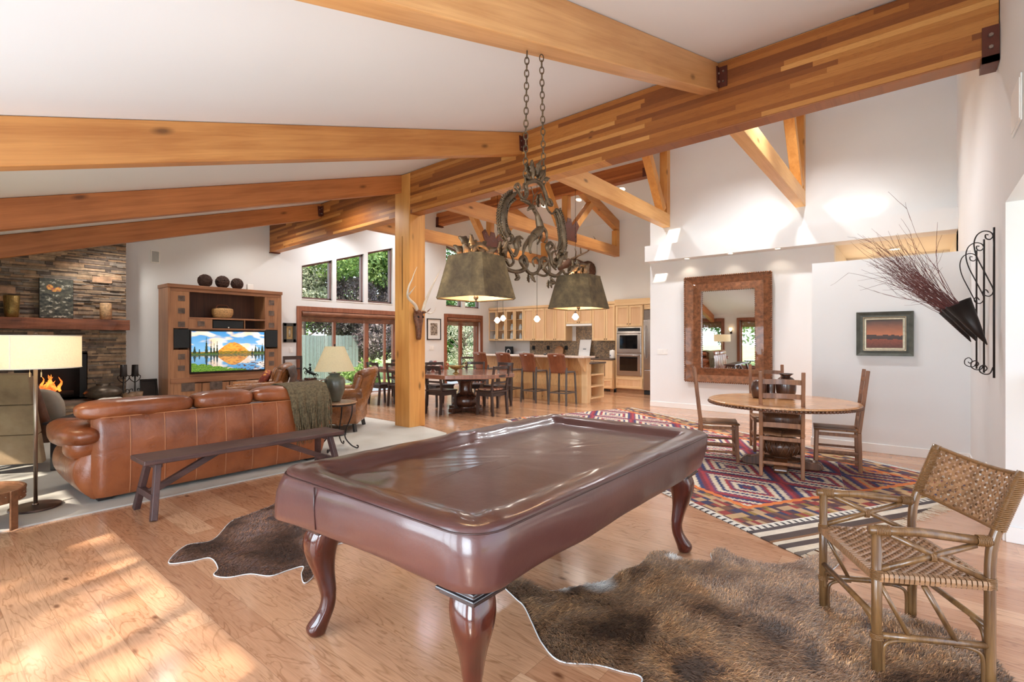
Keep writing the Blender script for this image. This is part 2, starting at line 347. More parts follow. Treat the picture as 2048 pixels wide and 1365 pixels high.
# ---------- windows and doors in the left wall
def frame(m, y0, y1, z0, za, zb, w, x0, x1):
    """rectangular frame with sloping head"""
    for a, b, c, d in (((y0, z0), (y1, z0), (y1, z0+w), (y0, z0+w)), ((y0, za-w), (y1, zb-w), (y1, zb), (y0, za)), ((y0, z0), (y0+w, z0), (y0+w, za+(zb-za)*w/(y1-y0)), (y0, za)), ((y1-w, z0), (y1, z0), (y1, zb), (y1-w, zb-(zb-za)*w/(y1-y0)))):
        m.hexa([Vector((x, p[0], p[1])) for x, p in ((x0, a), (x1, a), (x1, b), (x0, b), (x0, d), (x1, d), (x1, c), (x0, c))])
WFR = plain('window_clad', S(120, 92, 88), .45)
for i, (y0, y1, z0, za, zb) in enumerate(WINS):
    m = M(); frame(m, y0, y1, z0, za, zb, .045, XL-.15, XL-.06); o = struct(m.build('window_%d' % (i+1), WFR))
    m = M(); m.hexa([Vector(p) for p in ((XL-.11, y0+.04, z0+.04), (XL-.105, y0+.04, z0+.04), (XL-.105, y1-.04, z0+.04), (XL-.11, y1-.04, z0+.04), (XL-.11, y0+.04, za-.035), (XL-.105, y0+.04, za-.035), (XL-.105, y1-.04, zb-.035), (XL-.11, y1-.04, zb-.035))]); m.build('pane', GLASS, o)
    w = M().box(XL-.2, y0, z0-.02, XL+.01, y1, z0).build('sill', TRIMW, o)
BAMB = wood('woven_shade', S(150, 100, 72), S(104, 66, 46), 1, 3., .6)
def slider(n, h, muls, cover):
    y0, y1, z0, z1 = h[:4]
    m = M(); t = .11
    m.box(XL-.02, y0-t, 0, XL+.03, y0, z1+t); m.box(XL-.02, y1, 0, XL+.03, y1+t, z1+t); m.box(XL-.02, y0, z1, XL+.03, y1, z1+t)
    o = struct(m.build('door_%d' % n, REDW, bev=.006))
    m = M(); frame(m, y0, y1, z0-.04, z1, z1, .06, XL-.16, XL-.07)
    for a, w in muls: m.box(XL-.15, a-w/2, z0, XL-.08, a+w/2, z1)
    m.build('door_frame', REDW, o, bev=.004)
    ys = [y0+.06]+[q for a, w in muls for q in (a-w/2, a+w/2)]+[y1-.06]
    for a, b in zip(ys[::2], ys[1::2]): B('pane', GLASS, o, XL-.12, a, z0+.02, XL-.115, b, z1-.05)
    m = M(); m.tube([(XL+.0, y0+.02, z1-.06), (XL+.0, y1-.02, z1-.06)], .055, 12); 
    for q in range(5): m.box(XL-.055, y0+.03, z1-.13-.028*q, XL-.05+.012*(q % 2), y1-.03, z1-.105-.028*q)
    m.build('rolled_shade', BAMB, o)
    for a, w in muls:
        if w > .08: M().tube([(XL-.07, a, .95), (XL-.02, a, .97), (XL-.02, a, 1.2), (XL-.07, a, 1.22)], .008, 6).build('door_handle', BLACKM, o)
    return o
slider(1, S1, [(6.79, .07), (7.72, .12), (8.3, .05)], 0); slider(2, S2, [(11.2, .12), (11.85, .04)], 0)
# windows in the wall behind the camera
def nearwin(n, h, muls):
    x0, x1, z0, z1 = h[:4]; m = M(); t = .11
    for a in ((x0-t, x0, z0-t, z1+t), (x1, x1+t, z0-t, z1+t), (x0, x1, z1, z1+t), (x0, x1, z0-t, z0)): m.box(a[0], YN-.02, a[2], a[1], YN+.03, a[3])
    o = struct(m.build('window_%d' % n, REDW, bev=.006))
    m = M()
    for a in [x0+.03, x1-.03]+muls: m.box(a-.03, YN-.14, z0, a+.03, YN-.08, z1)
    m.box(x0, YN-.14, z0, x1, YN-.08, z0+.06); m.box(x0, YN-.14, z1-.06, x1, YN-.08, z1); m.build('sash', REDW, o)
    B('pane', GLASS, o, x0, YN-.112, z0, x1, YN-.108, z1)
    m = M()
    for q in range(8): m.box(x0+.03, YN-.06, z1-.05-.03*q, x1-.03, YN-.052+.01*(q % 2), z1-.023-.03*q)
    m.build('rolled_shade', BAMB, o)
nearwin(6, NW[0], [-7.2]); nearwin(7, NW[1], []); nearwin(8, NW[2], [-3.07, -2.23]); nearwin(9, NW[3], [])
# ---------- timbers
def bolts(m, pts, d, r=.018):
    d = Vector(d)
    for p in pts: m.tube([p, Vector(p)+d*.012], [r, r*.8], 6)
def skewbar(name, mat, x0, x1, y0, y1, zb0, zt0, label, cat='beam'):
    """beam along x whose height follows the room's slight rise"""
    q = lambda x, z: z+.015*(x+5)
    r = thing(name, label, cat, ((x0+x1)/2, y0, zb0))
    P = [(x0, y0, q(x0, zb0)), (x1, y0, q(x1, zb0)), (x1, y1, q(x1, zb0)), (x0, y1, q(x0, zb0)), (x0, y0, q(x0, zt0)), (x1, y0, q(x1, zt0)), (x1, y1, q(x1, zt0)), (x0, y1, q(x0, zt0))]
    m = M().hexa([Vector(p) for p in P]); o = m.build('timber', mat, r, bev=.006); return r
b1 = skewbar('glulam_beam', GLU, -6.288, XR-.006, YB, YB+.19, 3.455, 4.125, 'long honey-brown laminated beam running from the post to the white wall on the right')
m = M(); zz = 3.455+.015*5.4; x = XR-.1; m.box(x-.0, YB-.014, zz-.05, XR-.004, YB, zz+.22); m.box(x, YB-.014, zz-.05, XR-.004, YB+.2, zz-.002)
br = m.build('bracket', STEELR, b1, label='rust-brown steel saddle bracket'); m = M(); bolts(m, [(x+.05, YB-.014, zz+.06), (x+.05, YB-.014, zz+.15)], (0, -1, 0)); m.build('bolt', BOLT, br)
b2 = skewbar('glulam_beam', GLU, XL+.01, -6.667, YB, YB+.19, 3.455, 4.125, 'shorter laminated beam from the post to the wall with the tall windows')
z = 3.455+.015*(-6); M().box(XL+.005, YB-.01, z-.02, XL+.1, YB+.2, z-.002).build('bracket', STEELR, b2)
b3 = skewbar('ridge_beam', GLU2, XL+.01, -4.45, 10.08, 10.27, 4.93, 5.29, 'reddish laminated ridge beam carried by the trusses over the dining area')
q = 5.0
m = M(); m.box(XL+.005, 10.06, 4.79, XL+.1, 10.08, 4.98+.1); m.box(XL+.005, 10.06, 4.80, XL+.1, 10.29, 4.832); m.build('bracket', STEELR, b3)
m = M(); m.box(-4.56, 10.055, 4.93, -4.45, 10.075, 5.12); m.build('bracket', STEELR, b3)
# post
r = thing('timber_post', 'thick square golden timber post with the antler skull hung on it', 'post', (-6.48, 5.32, 0))
m = M().box(-6.665, 5.14, .002, -6.29, 5.47, zc(-6.5, 5.14)-.004)
m.build('timber', TIMZ, r, bev=.012)
M().prism([(0, 0), (.012, .3), (.006, .8), (.0, 1.2), (-.008, .7)], (0, -.006, 0), (-6.47, 5.1405, 1.9), (1, 0, 0), (0, 0, 1)).build('drying_crack', plain('crack', S(90, 55, 25), .9), r)
# rafters under the sloping ceiling
RXS = [-1.53, -4.007, -6.49, -8.95]; rmat = [TIMPS, TIMYS, TIMY2, TIMY2]
rl = ['nearest pale sloping ceiling rafter, the one the chandelier chains hang from', 'second sloping ceiling rafter, the long one crossing the picture above the chandelier ring',
      'third sloping ceiling rafter, the one that lands on top of the post', 'farthest and darkest sloping ceiling rafter, ending at the short beam']
rafters = []
for i, xf in enumerate(RXS):
    r = thing('rafter', rl[i], 'beam', (xf-.07, YB, 3.85), 0, 'sloping rafters in the near ceiling')
    m = M(); P = []
    for y in (-.98, YB):
        zt_ = zc(xf, y)-.003
        P.append([(xf-.14, y, zt_-.29), (xf, y, zt_-.29), (xf, y, zt_), (xf-.14, y, zt_)])
    a, b = P; ch = .0
    m.add(a+b, [(0,3,2,1)[::-1], (4,5,6,7), (0,1,5,4), (1,2,6,5), (2,3,7,6), (3,0,4,7)])
    m.build('timber', rmat[i], r, bev=.008); rafters.append(r)
    if i != 2:
        z1 = zc(xf, YB)-.01; m = M()
        m.prism([(-.075, z1-.02-.04), (0, z1-.06), (0, z1-.25), (-.06, z1-.25)], (.012, 0, 0), (xf, YB, 0), (0, 1, 0), (0, 0, 1)); m.box(xf, YB-.012, z1-.25, xf+.085, YB, z1-.05)
        br = m.build('bracket', STEELR, r, label='rust-brown steel angle bracket'); m = M(); bolts(m, [(xf+.05, YB-.012, z1-.1), (xf+.05, YB-.012, z1-.2)], (0, -1, 0), .012); bolts(m, [(xf+.012, YB-.04, z1-.12), (xf+.012, YB-.035, z1-.2)], (1, 0, 0), .012); m.build('bolt', BOLT, br)
# trusses behind the beam
tl = ['nearest half truss on the mirror wall, its pale chord coming down to a point', 'half truss with a long bright bottom chord meeting the left edge of the mirror wall',
      'full truss whose chord passes behind the chandelier ring', 'farthest full truss, its orange chord starting left of the post']
for i, xf in enumerate(RXS):
    half = i < 2; x0 = xf-.16; xm = xf-.08; ye = YA-.003 if half else YK-.003
    r = thing('roof_truss', tl[i], 'truss', (xm, 7.5, 3.8), 0, 'timber roof trusses beyond the long beam')
    dz = .015*(xf+5); B('bottom_chord', TIMP if half else TIMY, r, x0, YB+.192, 3.79+dz*.3, xf, ye, 4.06+dz*.3, .008)
    B('king_post', TIMZ, r, x0, YA-.165 if half else 10.09, 4.06+dz*.3, xf, YA-.003 if half else 10.25, 4.925+dz if not half else zc(xf, 10.05)-.0, .006)
    m = M(); yd = 10.0
    L = 1.16 if not half else 1.42
    m.bar((xm, 9.93, 4.1), (xm, 9.93-.6*L, 4.1+.8*L), .158, .17, (0, .8, .6)); m.build('diagonal', TIMZ, r, bev=.006)
    m = M(); q = zc(xf, YB+.3); y1 = 10.07
    m.hexa([Vector(p) for p in ((x0, YB+.2, q-.3), (xf, YB+.2, q-.3), (xf, y1, zc(xf, y1)-.29), (x0, y1, zc(xf, y1)-.29), (x0, YB+.2, zc(xf, YB+.2)-.004), (xf, YB+.2, zc(xf, YB+.2)-.004), (xf, y1, zc(xf, y1)-.004), (x0, y1, zc(xf, y1)-.004))])
    m.build('top_chord', TIMY, r)
    if not half:
        m = M(); m.bar((xm, 10.42, 4.12), (xm, 11.38, 5.02), .158, .16, (0, -.7, .7)); m.build('diagonal', TIMZ, r, bev=.006)
        ya, yb = 10.28, YK-.003
        m = M(); m.hexa([Vector(p) for p in ((x0, ya, zc(xf, ya)-.29), (xf, ya, zc(xf, ya)-.29), (xf, yb, zc(xf, yb)-.29), (x0, yb, zc(xf, yb)-.29), (x0, ya, zc(xf, ya)-.004), (xf, ya, zc(xf, ya)-.004), (xf, yb, zc(xf, yb)-.004), (x0, yb, zc(xf, yb)-.004))]); m.build('top_chord', TIMY, r, bev=.006)
        B('end_post', TIMZ, r, x0, YK-.16, 4.06+dz*.3, xf, YK-.003, zc(xf, YK)-.29, .006)
        m = M(); m.prism([(9.86, 3.83), (10.5, 3.83), (10.5, 4.06), (10.62, 4.24), (10.5, 4.36), (10.3, 4.2), (10.25, 4.36), (10.09, 4.36), (10.05, 4.2), (9.87, 4.4), (9.74, 4.3), (9.86, 4.06)], (.012, 0, 0), (xf, 0, 0), (0, 1, 0), (0, 0, 1))
        g = m.build('gusset_plate', STEELR, r); m = M(); bolts(m, [(xf+.012, a, b) for a, b in ((9.92, 3.9), (10.2, 3.9), (10.44, 3.9), (9.92, 4.0), (10.44, 4.0), (10.17, 4.28), (9.87, 4.28), (9.92, 4.2), (10.48, 4.25), (10.42, 4.17), (10.17, 4.12))], (1, 0, 0), .014); m.build('bolt', BOLT, g)
# ---------- pool table under its fitted cover
_c = NT('cover_vinyl'); _v = _c.obj(); _f = _c.noise(_v, 1.2, 3, .5); _w = _c.math('ADD', _c.math('MULTIPLY', _c.noise(_v, 34., 5, .7), .6), _c.math('MULTIPLY', _c.noise(_v, 9., 4, .6), .7)); COVER = _c.m
_c.set(Base_Color=_c.ramp(_f, [(.3, S(60, 31, 31)), (.7, S(80, 45, 41))]), Roughness=_c.math('ADD', .26, _c.math('MULTIPLY', _w, .12))); _c.bs.inputs['Coat Weight'].default_value = .5; _c.bs.inputs['Coat Roughness'].default_value = .12; _c.bump(_w, .22, .006)
MAHOG = wood('mahogany', S(78, 30, 20), S(46, 17, 12), 2, 1., .18, coat=.6, bump=.02)
PX0, PX1, PY0, PY1 = -2.36, -1.05, 1.12, 3.42; pcx, pcy = (PX0+PX1)/2, (PY0+PY1)/2; HA, HB = (PX1-PX0)/2, (PY1-PY0)/2
pt = thing('pool_table', 'pool table in a fitted dark brown leather-look cover on carved mahogany legs', 'pool table', (pcx, pcy, 0))
def rr(t, a, b, r):        # point on a rounded rectangle, t in 0..1
    L = [2*(b-r), PI*r/2, 2*(a-r), PI*r/2]*2; tot = sum(L); s = (t % 1)*tot
    s = (s+0)
    cs = [(a-r, -(b-r)), (a-r, b-r), (-(a-r), b-r), (-(a-r), -(b-r))]; i = 0
    while i < 7 and s > L[i]: s -= L[i]; i += 1
    k = i//2; ang = k*PI/2
    if i % 2 == 0:
        x, y = r, s
        c, sn = math.cos(ang), math.sin(ang); return cs[k][0]+x*c-y*sn, cs[k][1]+x*sn+y*c
    th = s/r; k2 = (k+1) % 4
    return cs[k2][0]+r*math.cos(ang+th), cs[k2][1]+r*math.sin(ang+th)
def coverpt(t, j):
    # rings: (inset from rail edge, z, corner radius)
    prof = [(.60, .752, .03), (.40, .752, .03), (.25, .752, .03), (.185, .752, .03), (.172, .756, .03), (.150, .775, .04), (.135, .790, .05), (.115, .797, .06), (.07, .801, .09), (.03, .800, .12), (.012, .796, .13), (.004, .788, .135), (.003, .784, .135), (-.002, .778, .14),
            (-.008, .74, .14), (-.01, .70, .14), (-.006, .66, .14), (.0, .62, .14), (.004, .592, .14), (.010, .585, .14), (.022, .588, .14)]
    ins, z, r = prof[j]; a, b = HA-ins, HB-ins
    x, y = rr(t, a, b, min(r, a*.9)); 
    if j == 0: x, y = x*1, y*1
    wx, wy = x*2.2, y*2.2
    if j < 8: z += .003*nz(wx*2, wy*2)+.0018*nz(wx*5, wy*5, 3)
    elif j < 13: z += .005*nz(wx*3, wy*3, 9)*(1 if j < 12 else .4)
    else:
        q = (.8-z)/.2; fo = .012*nz(wx*1.5, wy*1.5, 5)*q+.002*nz(wx*4, wy*4, 2)*q
        x += fo*(1 if x > 0 else -1)*(abs(x) > HA-.1); y += fo*(1 if y > 0 else -1)*(abs(y) > HB-.1)
        # left near corner flares out
        d = math.hypot(x+HA, y+HB); fl = math.exp(-(d/.28)**2)*.07*q; x -= fl; y -= fl*.5; z -= fl*.3
        d = math.hypot(x-HA, y-HB); fl = math.exp(-(d/.3)**2)*.05*q; x -= fl*.6; y -= fl
        z += .003*nz(wx*1.5, wy*1.5, 7)*(q > .7)
    # puckers over the side and corner pockets
    for bx, by, h, s in ((-HA+.1, .05, .022, .10), (HA-.1, .25, .012, .12), (HA-.13, -HB+.13, .02, .09), (-HA+.13, -HB+.13, .016, .12), (-HA+.12, HB-.12, .012, .1), (-HA+.1, .45, .012, .07)):
        if j < 12: z += h*math.exp(-((x-bx)**2+(y-by)**2)/s**2)*(1+.8*math.sin(28*(x+y)))*.6
    return Vector((pcx+x, pcy+y, z))
N = 260; m = M(); NJ = 21
m.grid(lambda u, v: coverpt(u, round(v*(NJ-1))), N, NJ, cu=True)
# bed fill
def bed(u, v):
    a, b = HA-.60, HB-.60; x = lerp(-a, a, u); y = lerp(-b, b, v); return Vector((pcx+x, pcy+y, .752+.003*nz(x*4.4, y*4.4)+.0012*nz(x*11, y*11, 3)))
m.grid(bed, 6, 60)
m.build('cover', COVER, pt, smooth=True)
m = M(); ring = [rr(i/200, HA+.0015, HB+.0015, .138) for i in range(200)]
m.tube([(pcx+x, pcy+y, .782) for x, y in ring], .0035, 6, closed=True)
for q in (0.003,): m.tube([(pcx-.27, PY0-q-.012, .78), (pcx-.27, PY0-q-.014, .7), (pcx-.27, PY0-q-.006, .6)], .004, 5)
m.build('cover_seam', plain('seam', S(52, 26, 24), .4), pt, smooth=True)
B('apron', MAHOG, pt, PX0+.13, PY0+.13, .56, PX1-.13, PY1-.13, .66, .01)
def pleg(cx, cy, dx, dy):
    d = Vector((dx, dy, 0)).normalized(); m = M(); s = Vector((-d.y, d.x, 0))
    # profile: height, outward offset, half width
    pr = [(.515, .0, .066), (.50, .004, .072), (.46, .016, .074), (.41, .022, .068), (.36, .018, .057), (.30, .006, .045), (.24, -.008, .037), (.18, -.016, .033), (.13, -.008, .035), (.09, .010, .040), (.06, .028, .046), (.035, .038, .047), (.012, .038, .040), (.0, .036, .028)]
    pts = spline([(h, o, w) for h, o, w in pr], 4); n = 20; vs = []; fs = []
    for p in pts:
        c = Vector((cx, cy, max(p.x, .001)))+d*p.y
        for k in range(n):
            t = 2*PI*k/n; q = 3.2 if p.x > .2 else 2.4; ca, sa = math.cos(t), math.sin(t); rr_ = 1/((abs(ca)**q+abs(sa)**q)**(1/q))
            vs.append(c+Vector((ca*rr_*p.z, sa*rr_*p.z, 0)))
    for i in range(len(pts)-1):
        for k in range(n): fs.append((i*n+k, i*n+(k+1) % n, (i+1)*n+(k+1) % n, (i+1)*n+k))
    fs += [tuple(range(n)), tuple(range((len(pts)-1)*n, len(pts)*n))]
    m.add(vs, fs); o = m.build('leg', MAHOG, pt, smooth=True)
    m = M()
    for z0, z1, w in ((.513, .526, .084), (.526, .540, .094), (.540, .548, .088), (.548, .562, .092), (.562, .592, .078)): m.box(cx-w, cy-w, z0, cx+w, cy+w, z1)
    m.build('leg_cap', plain('black_lacquer', S(38, 30, 32), .25, coat=.5), o, bev=.005)
for sx in (-1, 1):
    for sy in (-1, 1): pleg(pcx+sx*(HA-.17), pcy+sy*(HB-.16), sx, sy)
M().cyl((PX1-.16, 2.95, .56), (PX1-.16, 2.95, .53), .02, 12).build('leveling_bolt', BLACKM, pt)
# ---------- kilim
def kilim():
    t = NT('kilim'); v = t.obj(); o = t.xyz(v); u, w = o[0], o[1]          # u 0..LU along, w 0..WV across, near right corner at 0,0
    st = .034
    wob = t.math('MULTIPLY', t.noise(v, 3., 2), .03)
    us = t.math('ADD', t.math('MULTIPLY', t.math('ROUND', t.math('DIVIDE', u, st)), st), wob)
    zig = t.math('MULTIPLY', t.math('ABSOLUTE', t.math('SUBTRACT', t.math('FRACT', t.math('DIVIDE', u, .07)), .5)), .022)
    cell = lambda x, c, off=0.: t.math('ABSOLUTE', t.math('SUBTRACT', t.math('FRACT', t.math('ADD', t.math('DIVIDE', x, c), off)), .5))
    cu, cw = 1.3, .86
    d = t.math('ADD', t.math('MULTIPLY', cell(us, cu), 1.0), t.math('MULTIPLY', cell(t.math('ADD', w, zig), cw), 1.0))
    idc = t.n('TexWhiteNoise', [t.comb(t.math('FLOOR', t.math('DIVIDE', us, cu)), t.math('FLOOR', t.math('DIVIDE', w, cw)), 2.)])
    q = t.math('FRACT', t.math('MULTIPLY', d, 2.0))
    red, navy, cream, mar, org, tan, pur = S(166, 58, 66), S(52, 62, 106), S(220, 204, 180), S(120, 46, 64), S(222, 126, 66), S(190, 158, 122), S(112, 70, 104)
    c1 = t.ramp(q, [(0, red), (.1, pur), (.18, cream), (.31, navy), (.40, cream), (.52, red), (.6, pur), (.67, cream), (.79, navy), (.9, mar)], 'CONSTANT')
    c2 = t.ramp(q, [(0, navy), (.1, tan), (.22, mar), (.32, pur), (.42, tan), (.52, navy), (.62, mar), (.72, tan), (.82, org), (.9, pur)], 'CONSTANT')
    far = t.math('GREATER_THAN', u, t.math('ADD', 1.9, t.math('MULTIPLY', idc, .5)))
    sel = t.math('GREATER_THAN', t.math('ADD', w, t.math('MULTIPLY', u, -1.2)), .55)
    col = t.mix(sel, c1, c2)
    # block border
    bl = t.n('TexWhiteNoise', [t.comb(t.math('FLOOR', t.math('DIVIDE', u, .085)), t.math('FLOOR', t.math('DIVIDE', w, .045)), 0.)])
    cb = t.ramp(bl, [(0, S(92, 62, 66)), (.2, tan), (.38, S(60, 60, 92)), (.52, S(150, 62, 58)), (.64, S(196, 160, 116)), (.8, S(120, 84, 66)), (.92, S(150, 120, 60))], 'CONSTANT')
    de = t.math('MINIMUM', t.math('SUBTRACT', u, .44), t.math('MINIMUM', w, t.math('SUBTRACT', 3.05, w)))
    zz = t.math('MULTIPLY', t.math('ABSOLUTE', t.math('SUBTRACT', t.math('FRACT', t.math('MULTIPLY', t.math('ADD', u, w), 9.)), .5)), .03)
    de2 = t.math('ADD', de, zz)
    col = t.mix(t.math('LESS_THAN', de2, .44), col, org)
    col = t.mix(t.math('LESS_THAN', de2, .385), col, cb)
    edge = t.math('LESS_THAN', de, .07); tri = t.math('FRACT', t.math('MULTIPLY', t.math('ADD', u, t.math('MULTIPLY', w, 1.)), 16.))
    ec = t.mix(t.math('LESS_THAN', t.math('ABSOLUTE', t.math('SUBTRACT', t.math('SUBTRACT', t.math('MULTIPLY', tri, .05), de), 0.)), .009), S(226, 220, 208), S(60, 54, 58))
    col = t.mix(edge, col, ec)
    sk = t.ramp(t.math('DIVIDE', t.math('ADD', u, t.math('MULTIPLY', wob, .3)), .44), [(0, S(120, 104, 92)), (.12, cream), (.26, S(84, 70, 66)), (.40, S(222, 208, 186)), (.5, S(134, 96, 66)), (.56, S(86, 70, 64)), (.74, S(226, 214, 196)), (.9, S(86, 76, 76))], 'CONSTANT')
    col = t.mix(t.math('LESS_THAN', u, .44), col, sk)
    f = t.noise(v, 260., 2); f2 = t.noise(v, 7., 3)
    col = t.mix(.5, col, t.ramp(f, [(.3, (.6, .6, .6, 1)), (.65, (1.15, 1.15, 1.15, 1))]), 'MULTIPLY')
    col = t.mix(.35, col, t.ramp(f2, [(.3, (.65, .62, .6, 1)), (.65, (1.1, 1.1, 1.1, 1))]), 'MULTIPLY')
    rib = t.math('SINE', t.math('MULTIPLY', w, 900.))
    t.set(Base_Color=col, Roughness=.95); t.bump(t.math('ADD', f, t.math('MULTIPLY', rib, .3)), .5, .004)
    return t.m
rugo = Vector((-.58, 3.68, 0)); rga = math.atan2(.53, -.88)           # local x runs away to the far left
rug = thing('kilim_rug', 'large worn patterned kilim rug with red and navy diamonds under the round table', 'rug', rugo, rga)
LU, WV = 6.0, 3.05
ruglocal = Matrix.Translation(rugo) @ Matrix.Rotation(rga, 4, 'Z') @ Matrix.Diagonal((1, -1, 1, 1))
m = M(); m.grid(lambda u, v: Vector((u*LU+.03*nz(v*3, 1)+.175*v*WV, v*WV+.025*nz(u*5, 4), .009+.0035*nz(u*14, v*7))), 160, 60)
nv = len(m.v); m.v += [(x, y, .002) for x, y, z in m.v]; F = list(m.f); m.f += [tuple(i+nv for i in f[::-1]) for f in F]
# skirt
def ed(idx):
    for a, b in zip(idx, idx[1:]): m.f.append((a, b, b+nv, a+nv))
ed([i*60 for i in range(160)]); ed([i*60+59 for i in range(160)][::-1]); ed(list(range(60))[::-1]); ed([159*60+j for j in range(60)])
rk = kilim(); lm = M(); lm.v = m.v; lm.f = m.f; lm.xf(ruglocal); o = lm.build('weave', rk, rug, smooth=True)
# mirror the local y so the pattern code reads 0..3 across
me = o.data
for vtx in me.vertices: vtx.co.y = -vtx.co.y
me.flip_normals(); o.matrix_basis = Matrix.Diagonal((1, -1, 1, 1))
m = M()
for i in range(420):
    w = random.uniform(0, WV); L = random.uniform(.05, .12); a = random.uniform(-.5, .5)
    q_ = .175*w; p = [(q_+.01, w, .006), (q_-L*.5, w+a*.03, .007), (q_-L, w+a*.07+random.uniform(-.01, .01), .005)]
    m.tube(p, [.003, .0025, .0015], 3, cap=False)
m.xf(ruglocal).build('fringe', plain('fringe', S(206, 190, 168), .9), rug)
# ---------- cow hides: skin outline, curled rim and a dense coat of hair
def hide(name, label, poly, root_z, hair, hlen, cols, spine, npatch, white=()):
    pts = spline([(x, y, 0) for x, y in poly], 6, True); P2 = np.array([(p.x, p.y) for p in pts])
    c = Vector((P2[:, 0].mean(), P2[:, 1].mean(), 0)); r = thing(name, label, 'rug', (c.x, c.y, 0), 0, 'cow hides on the oak floor')
    m = M(); n = len(pts); e = [Vector((p.x, p.y, root_z+.002)) for p in pts]
    cen = [c+(p-c)*1. for p in e]
    m.add([(p.x, p.y, root_z+.0045) for p in e]+[(p.x, p.y, root_z) for p in e], [tuple(range(n)), tuple(range(2*n-1, n-1, -1))]+[(i, i+n, (i+1) % n+n, (i+1) % n) for i in range(n)])
    rim = m.build('skin', SKINM, r)
    m = M(); m.tube([(p.x, p.y, root_z+.004) for p in pts], .0034, 6, closed=True); m.build('skin_rim', RIMM, r, smooth=True)
    # hair
    lo, hi = P2.min(0), P2.max(0); Q = []
    x0, y0 = P2[:, 0], P2[:, 1]; x1, y1 = np.roll(x0, -1), np.roll(y0, -1)
    while sum(len(q) for q in Q) < hair:
        q = rng.uniform(lo, hi, (20000, 2)); ins = np.zeros(len(q), bool)
        for i in range(n):
            cnd = ((y0[i] > q[:, 1]) != (y1[i] > q[:, 1])); xx = (x1[i]-x0[i])*(q[:, 1]-y0[i])/(y1[i]-y0[i]+1e-12)+x0[i]
            ins ^= cnd & (q[:, 0] < xx)
        Q.append(q[ins])
    q = np.concatenate(Q)[:hair]; k = len(q)
    s0, s1 = np.array(spine[0]), np.array(spine[1]); sd = (s1-s0)/np.linalg.norm(s1-s0); sn = np.array([-sd[1], sd[0]])
    side = (q-s0) @ sn; along = (q-s0) @ sd
    ang = np.arctan2(sd[1], sd[0])+np.clip(side*1.6, -1.1, 1.1)+.7*np.sin(q[:, 0]*9+3*np.sin(q[:, 1]*7))*.5+.6*np.sin(q[:, 1]*13+q[:, 0]*5)*.4+rng.normal(0, .3, k)
    d = np.stack([np.cos(ang), np.sin(ang)], 1); L = hlen*rng.uniform(.6, 1.25, k); lift = rng.uniform(.25, .6, k)*L
    w = .0013*rng.uniform(.7, 1.4, k); pr = np.stack([-d[:, 1], d[:, 0]], 1)
    z0 = root_z+.004
    A = np.zeros((k, 5, 3))
    A[:, 0, :2] = q-pr*w[:, None]; A[:, 1, :2] = q+pr*w[:, None]; A[:, 0:2, 2] = z0
    mid = q+d*(L*.5)[:, None]; A[:, 2, :2] = mid-pr*(w*.8)[:, None]; A[:, 3, :2] = mid+pr*(w*.8)[:, None]; A[:, 2:4, 2] = (z0+lift*.9)[:, None]
    tip = q+d*L[:, None]+pr*rng.normal(0, .002, k)[:, None]; A[:, 4, :2] = tip; A[:, 4, 2] = z0+lift*.8
    base = np.arange(k)*5
    me = bpy.data.meshes.new('coat'); iv = np.array(wm(r).inverted()); V = A.reshape(-1, 3)+np.array(iv[:3, 3])
    me.vertices.add(len(V)); me.vertices.foreach_set('co', V.ravel())
    quads = np.stack([base, base+1, base+3, base+2], 1); tris = np.stack([base+2, base+3, base+4], 1)
    loops = np.concatenate([quads.ravel(), tris.ravel()]); me.loops.add(len(loops)); me.loops.foreach_set('vertex_index', loops.astype(np.int32))
    me.polygons.add(2*k); me.polygons.foreach_set('loop_start', np.concatenate([np.arange(k)*4, 4*k+np.arange(k)*3]).astype(np.int32))
    me.update(calc_edges=True); me.validate()
    # colour
    f = np.array([noise.fractal(Vector((x*2.2, y*2.2, npatch)), 1., 2., 4)+.35*noise.noise(Vector((x*9*abs(1), y*3, 4))) for x, y in q]); f = np.clip(f*.9+.45+rng.normal(0, .13, k), 0, .999)
    C = np.array(cols)[:, :3]; idx = f*(len(C)-1); i0 = idx.astype(int); i1 = np.minimum(i0+1, len(C)-1); t = (idx-i0)[:, None]; col = C[i0]*(1-t)+C[i1]*t
    for wx, wy, wr in white:
        dd = np.hypot(q[:, 0]-wx, q[:, 1]-wy); wgt = np.clip(1.6*(1-dd/wr), 0, 1)[:, None]; col = col*(1-wgt)+np.array(S(226, 222, 216)[:3])*wgt
    ca = me.color_attributes.new('Col', 'FLOAT_COLOR', 'POINT'); cc = np.ones((k, 5, 4)); cc[:, :, :3] = col[:, None, :]*np.exp(rng.normal(0, .33, k))[:, None, None]; ca.data.foreach_set('color', cc.ravel())
    me.materials.append(HAIRM); o = bpy.data.objects.new('coat', me); COL.objects.link(o); o.parent = r; o['kind'] = 'stuff'
    return r
SKINM = plain('hide_skin', S(84, 58, 42), .8); RIMM = plain('hide_rim', S(206, 204, 202), .7); HAIRM = vcol('hide_hair', .42)
px = lambda L: [tuple(onZ(x, y)[:2]) for x, y in L]
h1 = px([(337, 1127), (372, 1093), (425, 1082), (462, 1045), (500, 1030), (545, 1012), (585, 985), (640, 975), (700, 985), (760, 1010), (780, 1050), (735, 1075), (700, 1085), (672, 1093), (665, 1122), (640, 1138), (622, 1160), (608, 1168), (603, 1150), (606, 1135), (575, 1143), (540, 1154), (500, 1150), (455, 1157), (428, 1152), (436, 1138), (420, 1118), (380, 1125)])
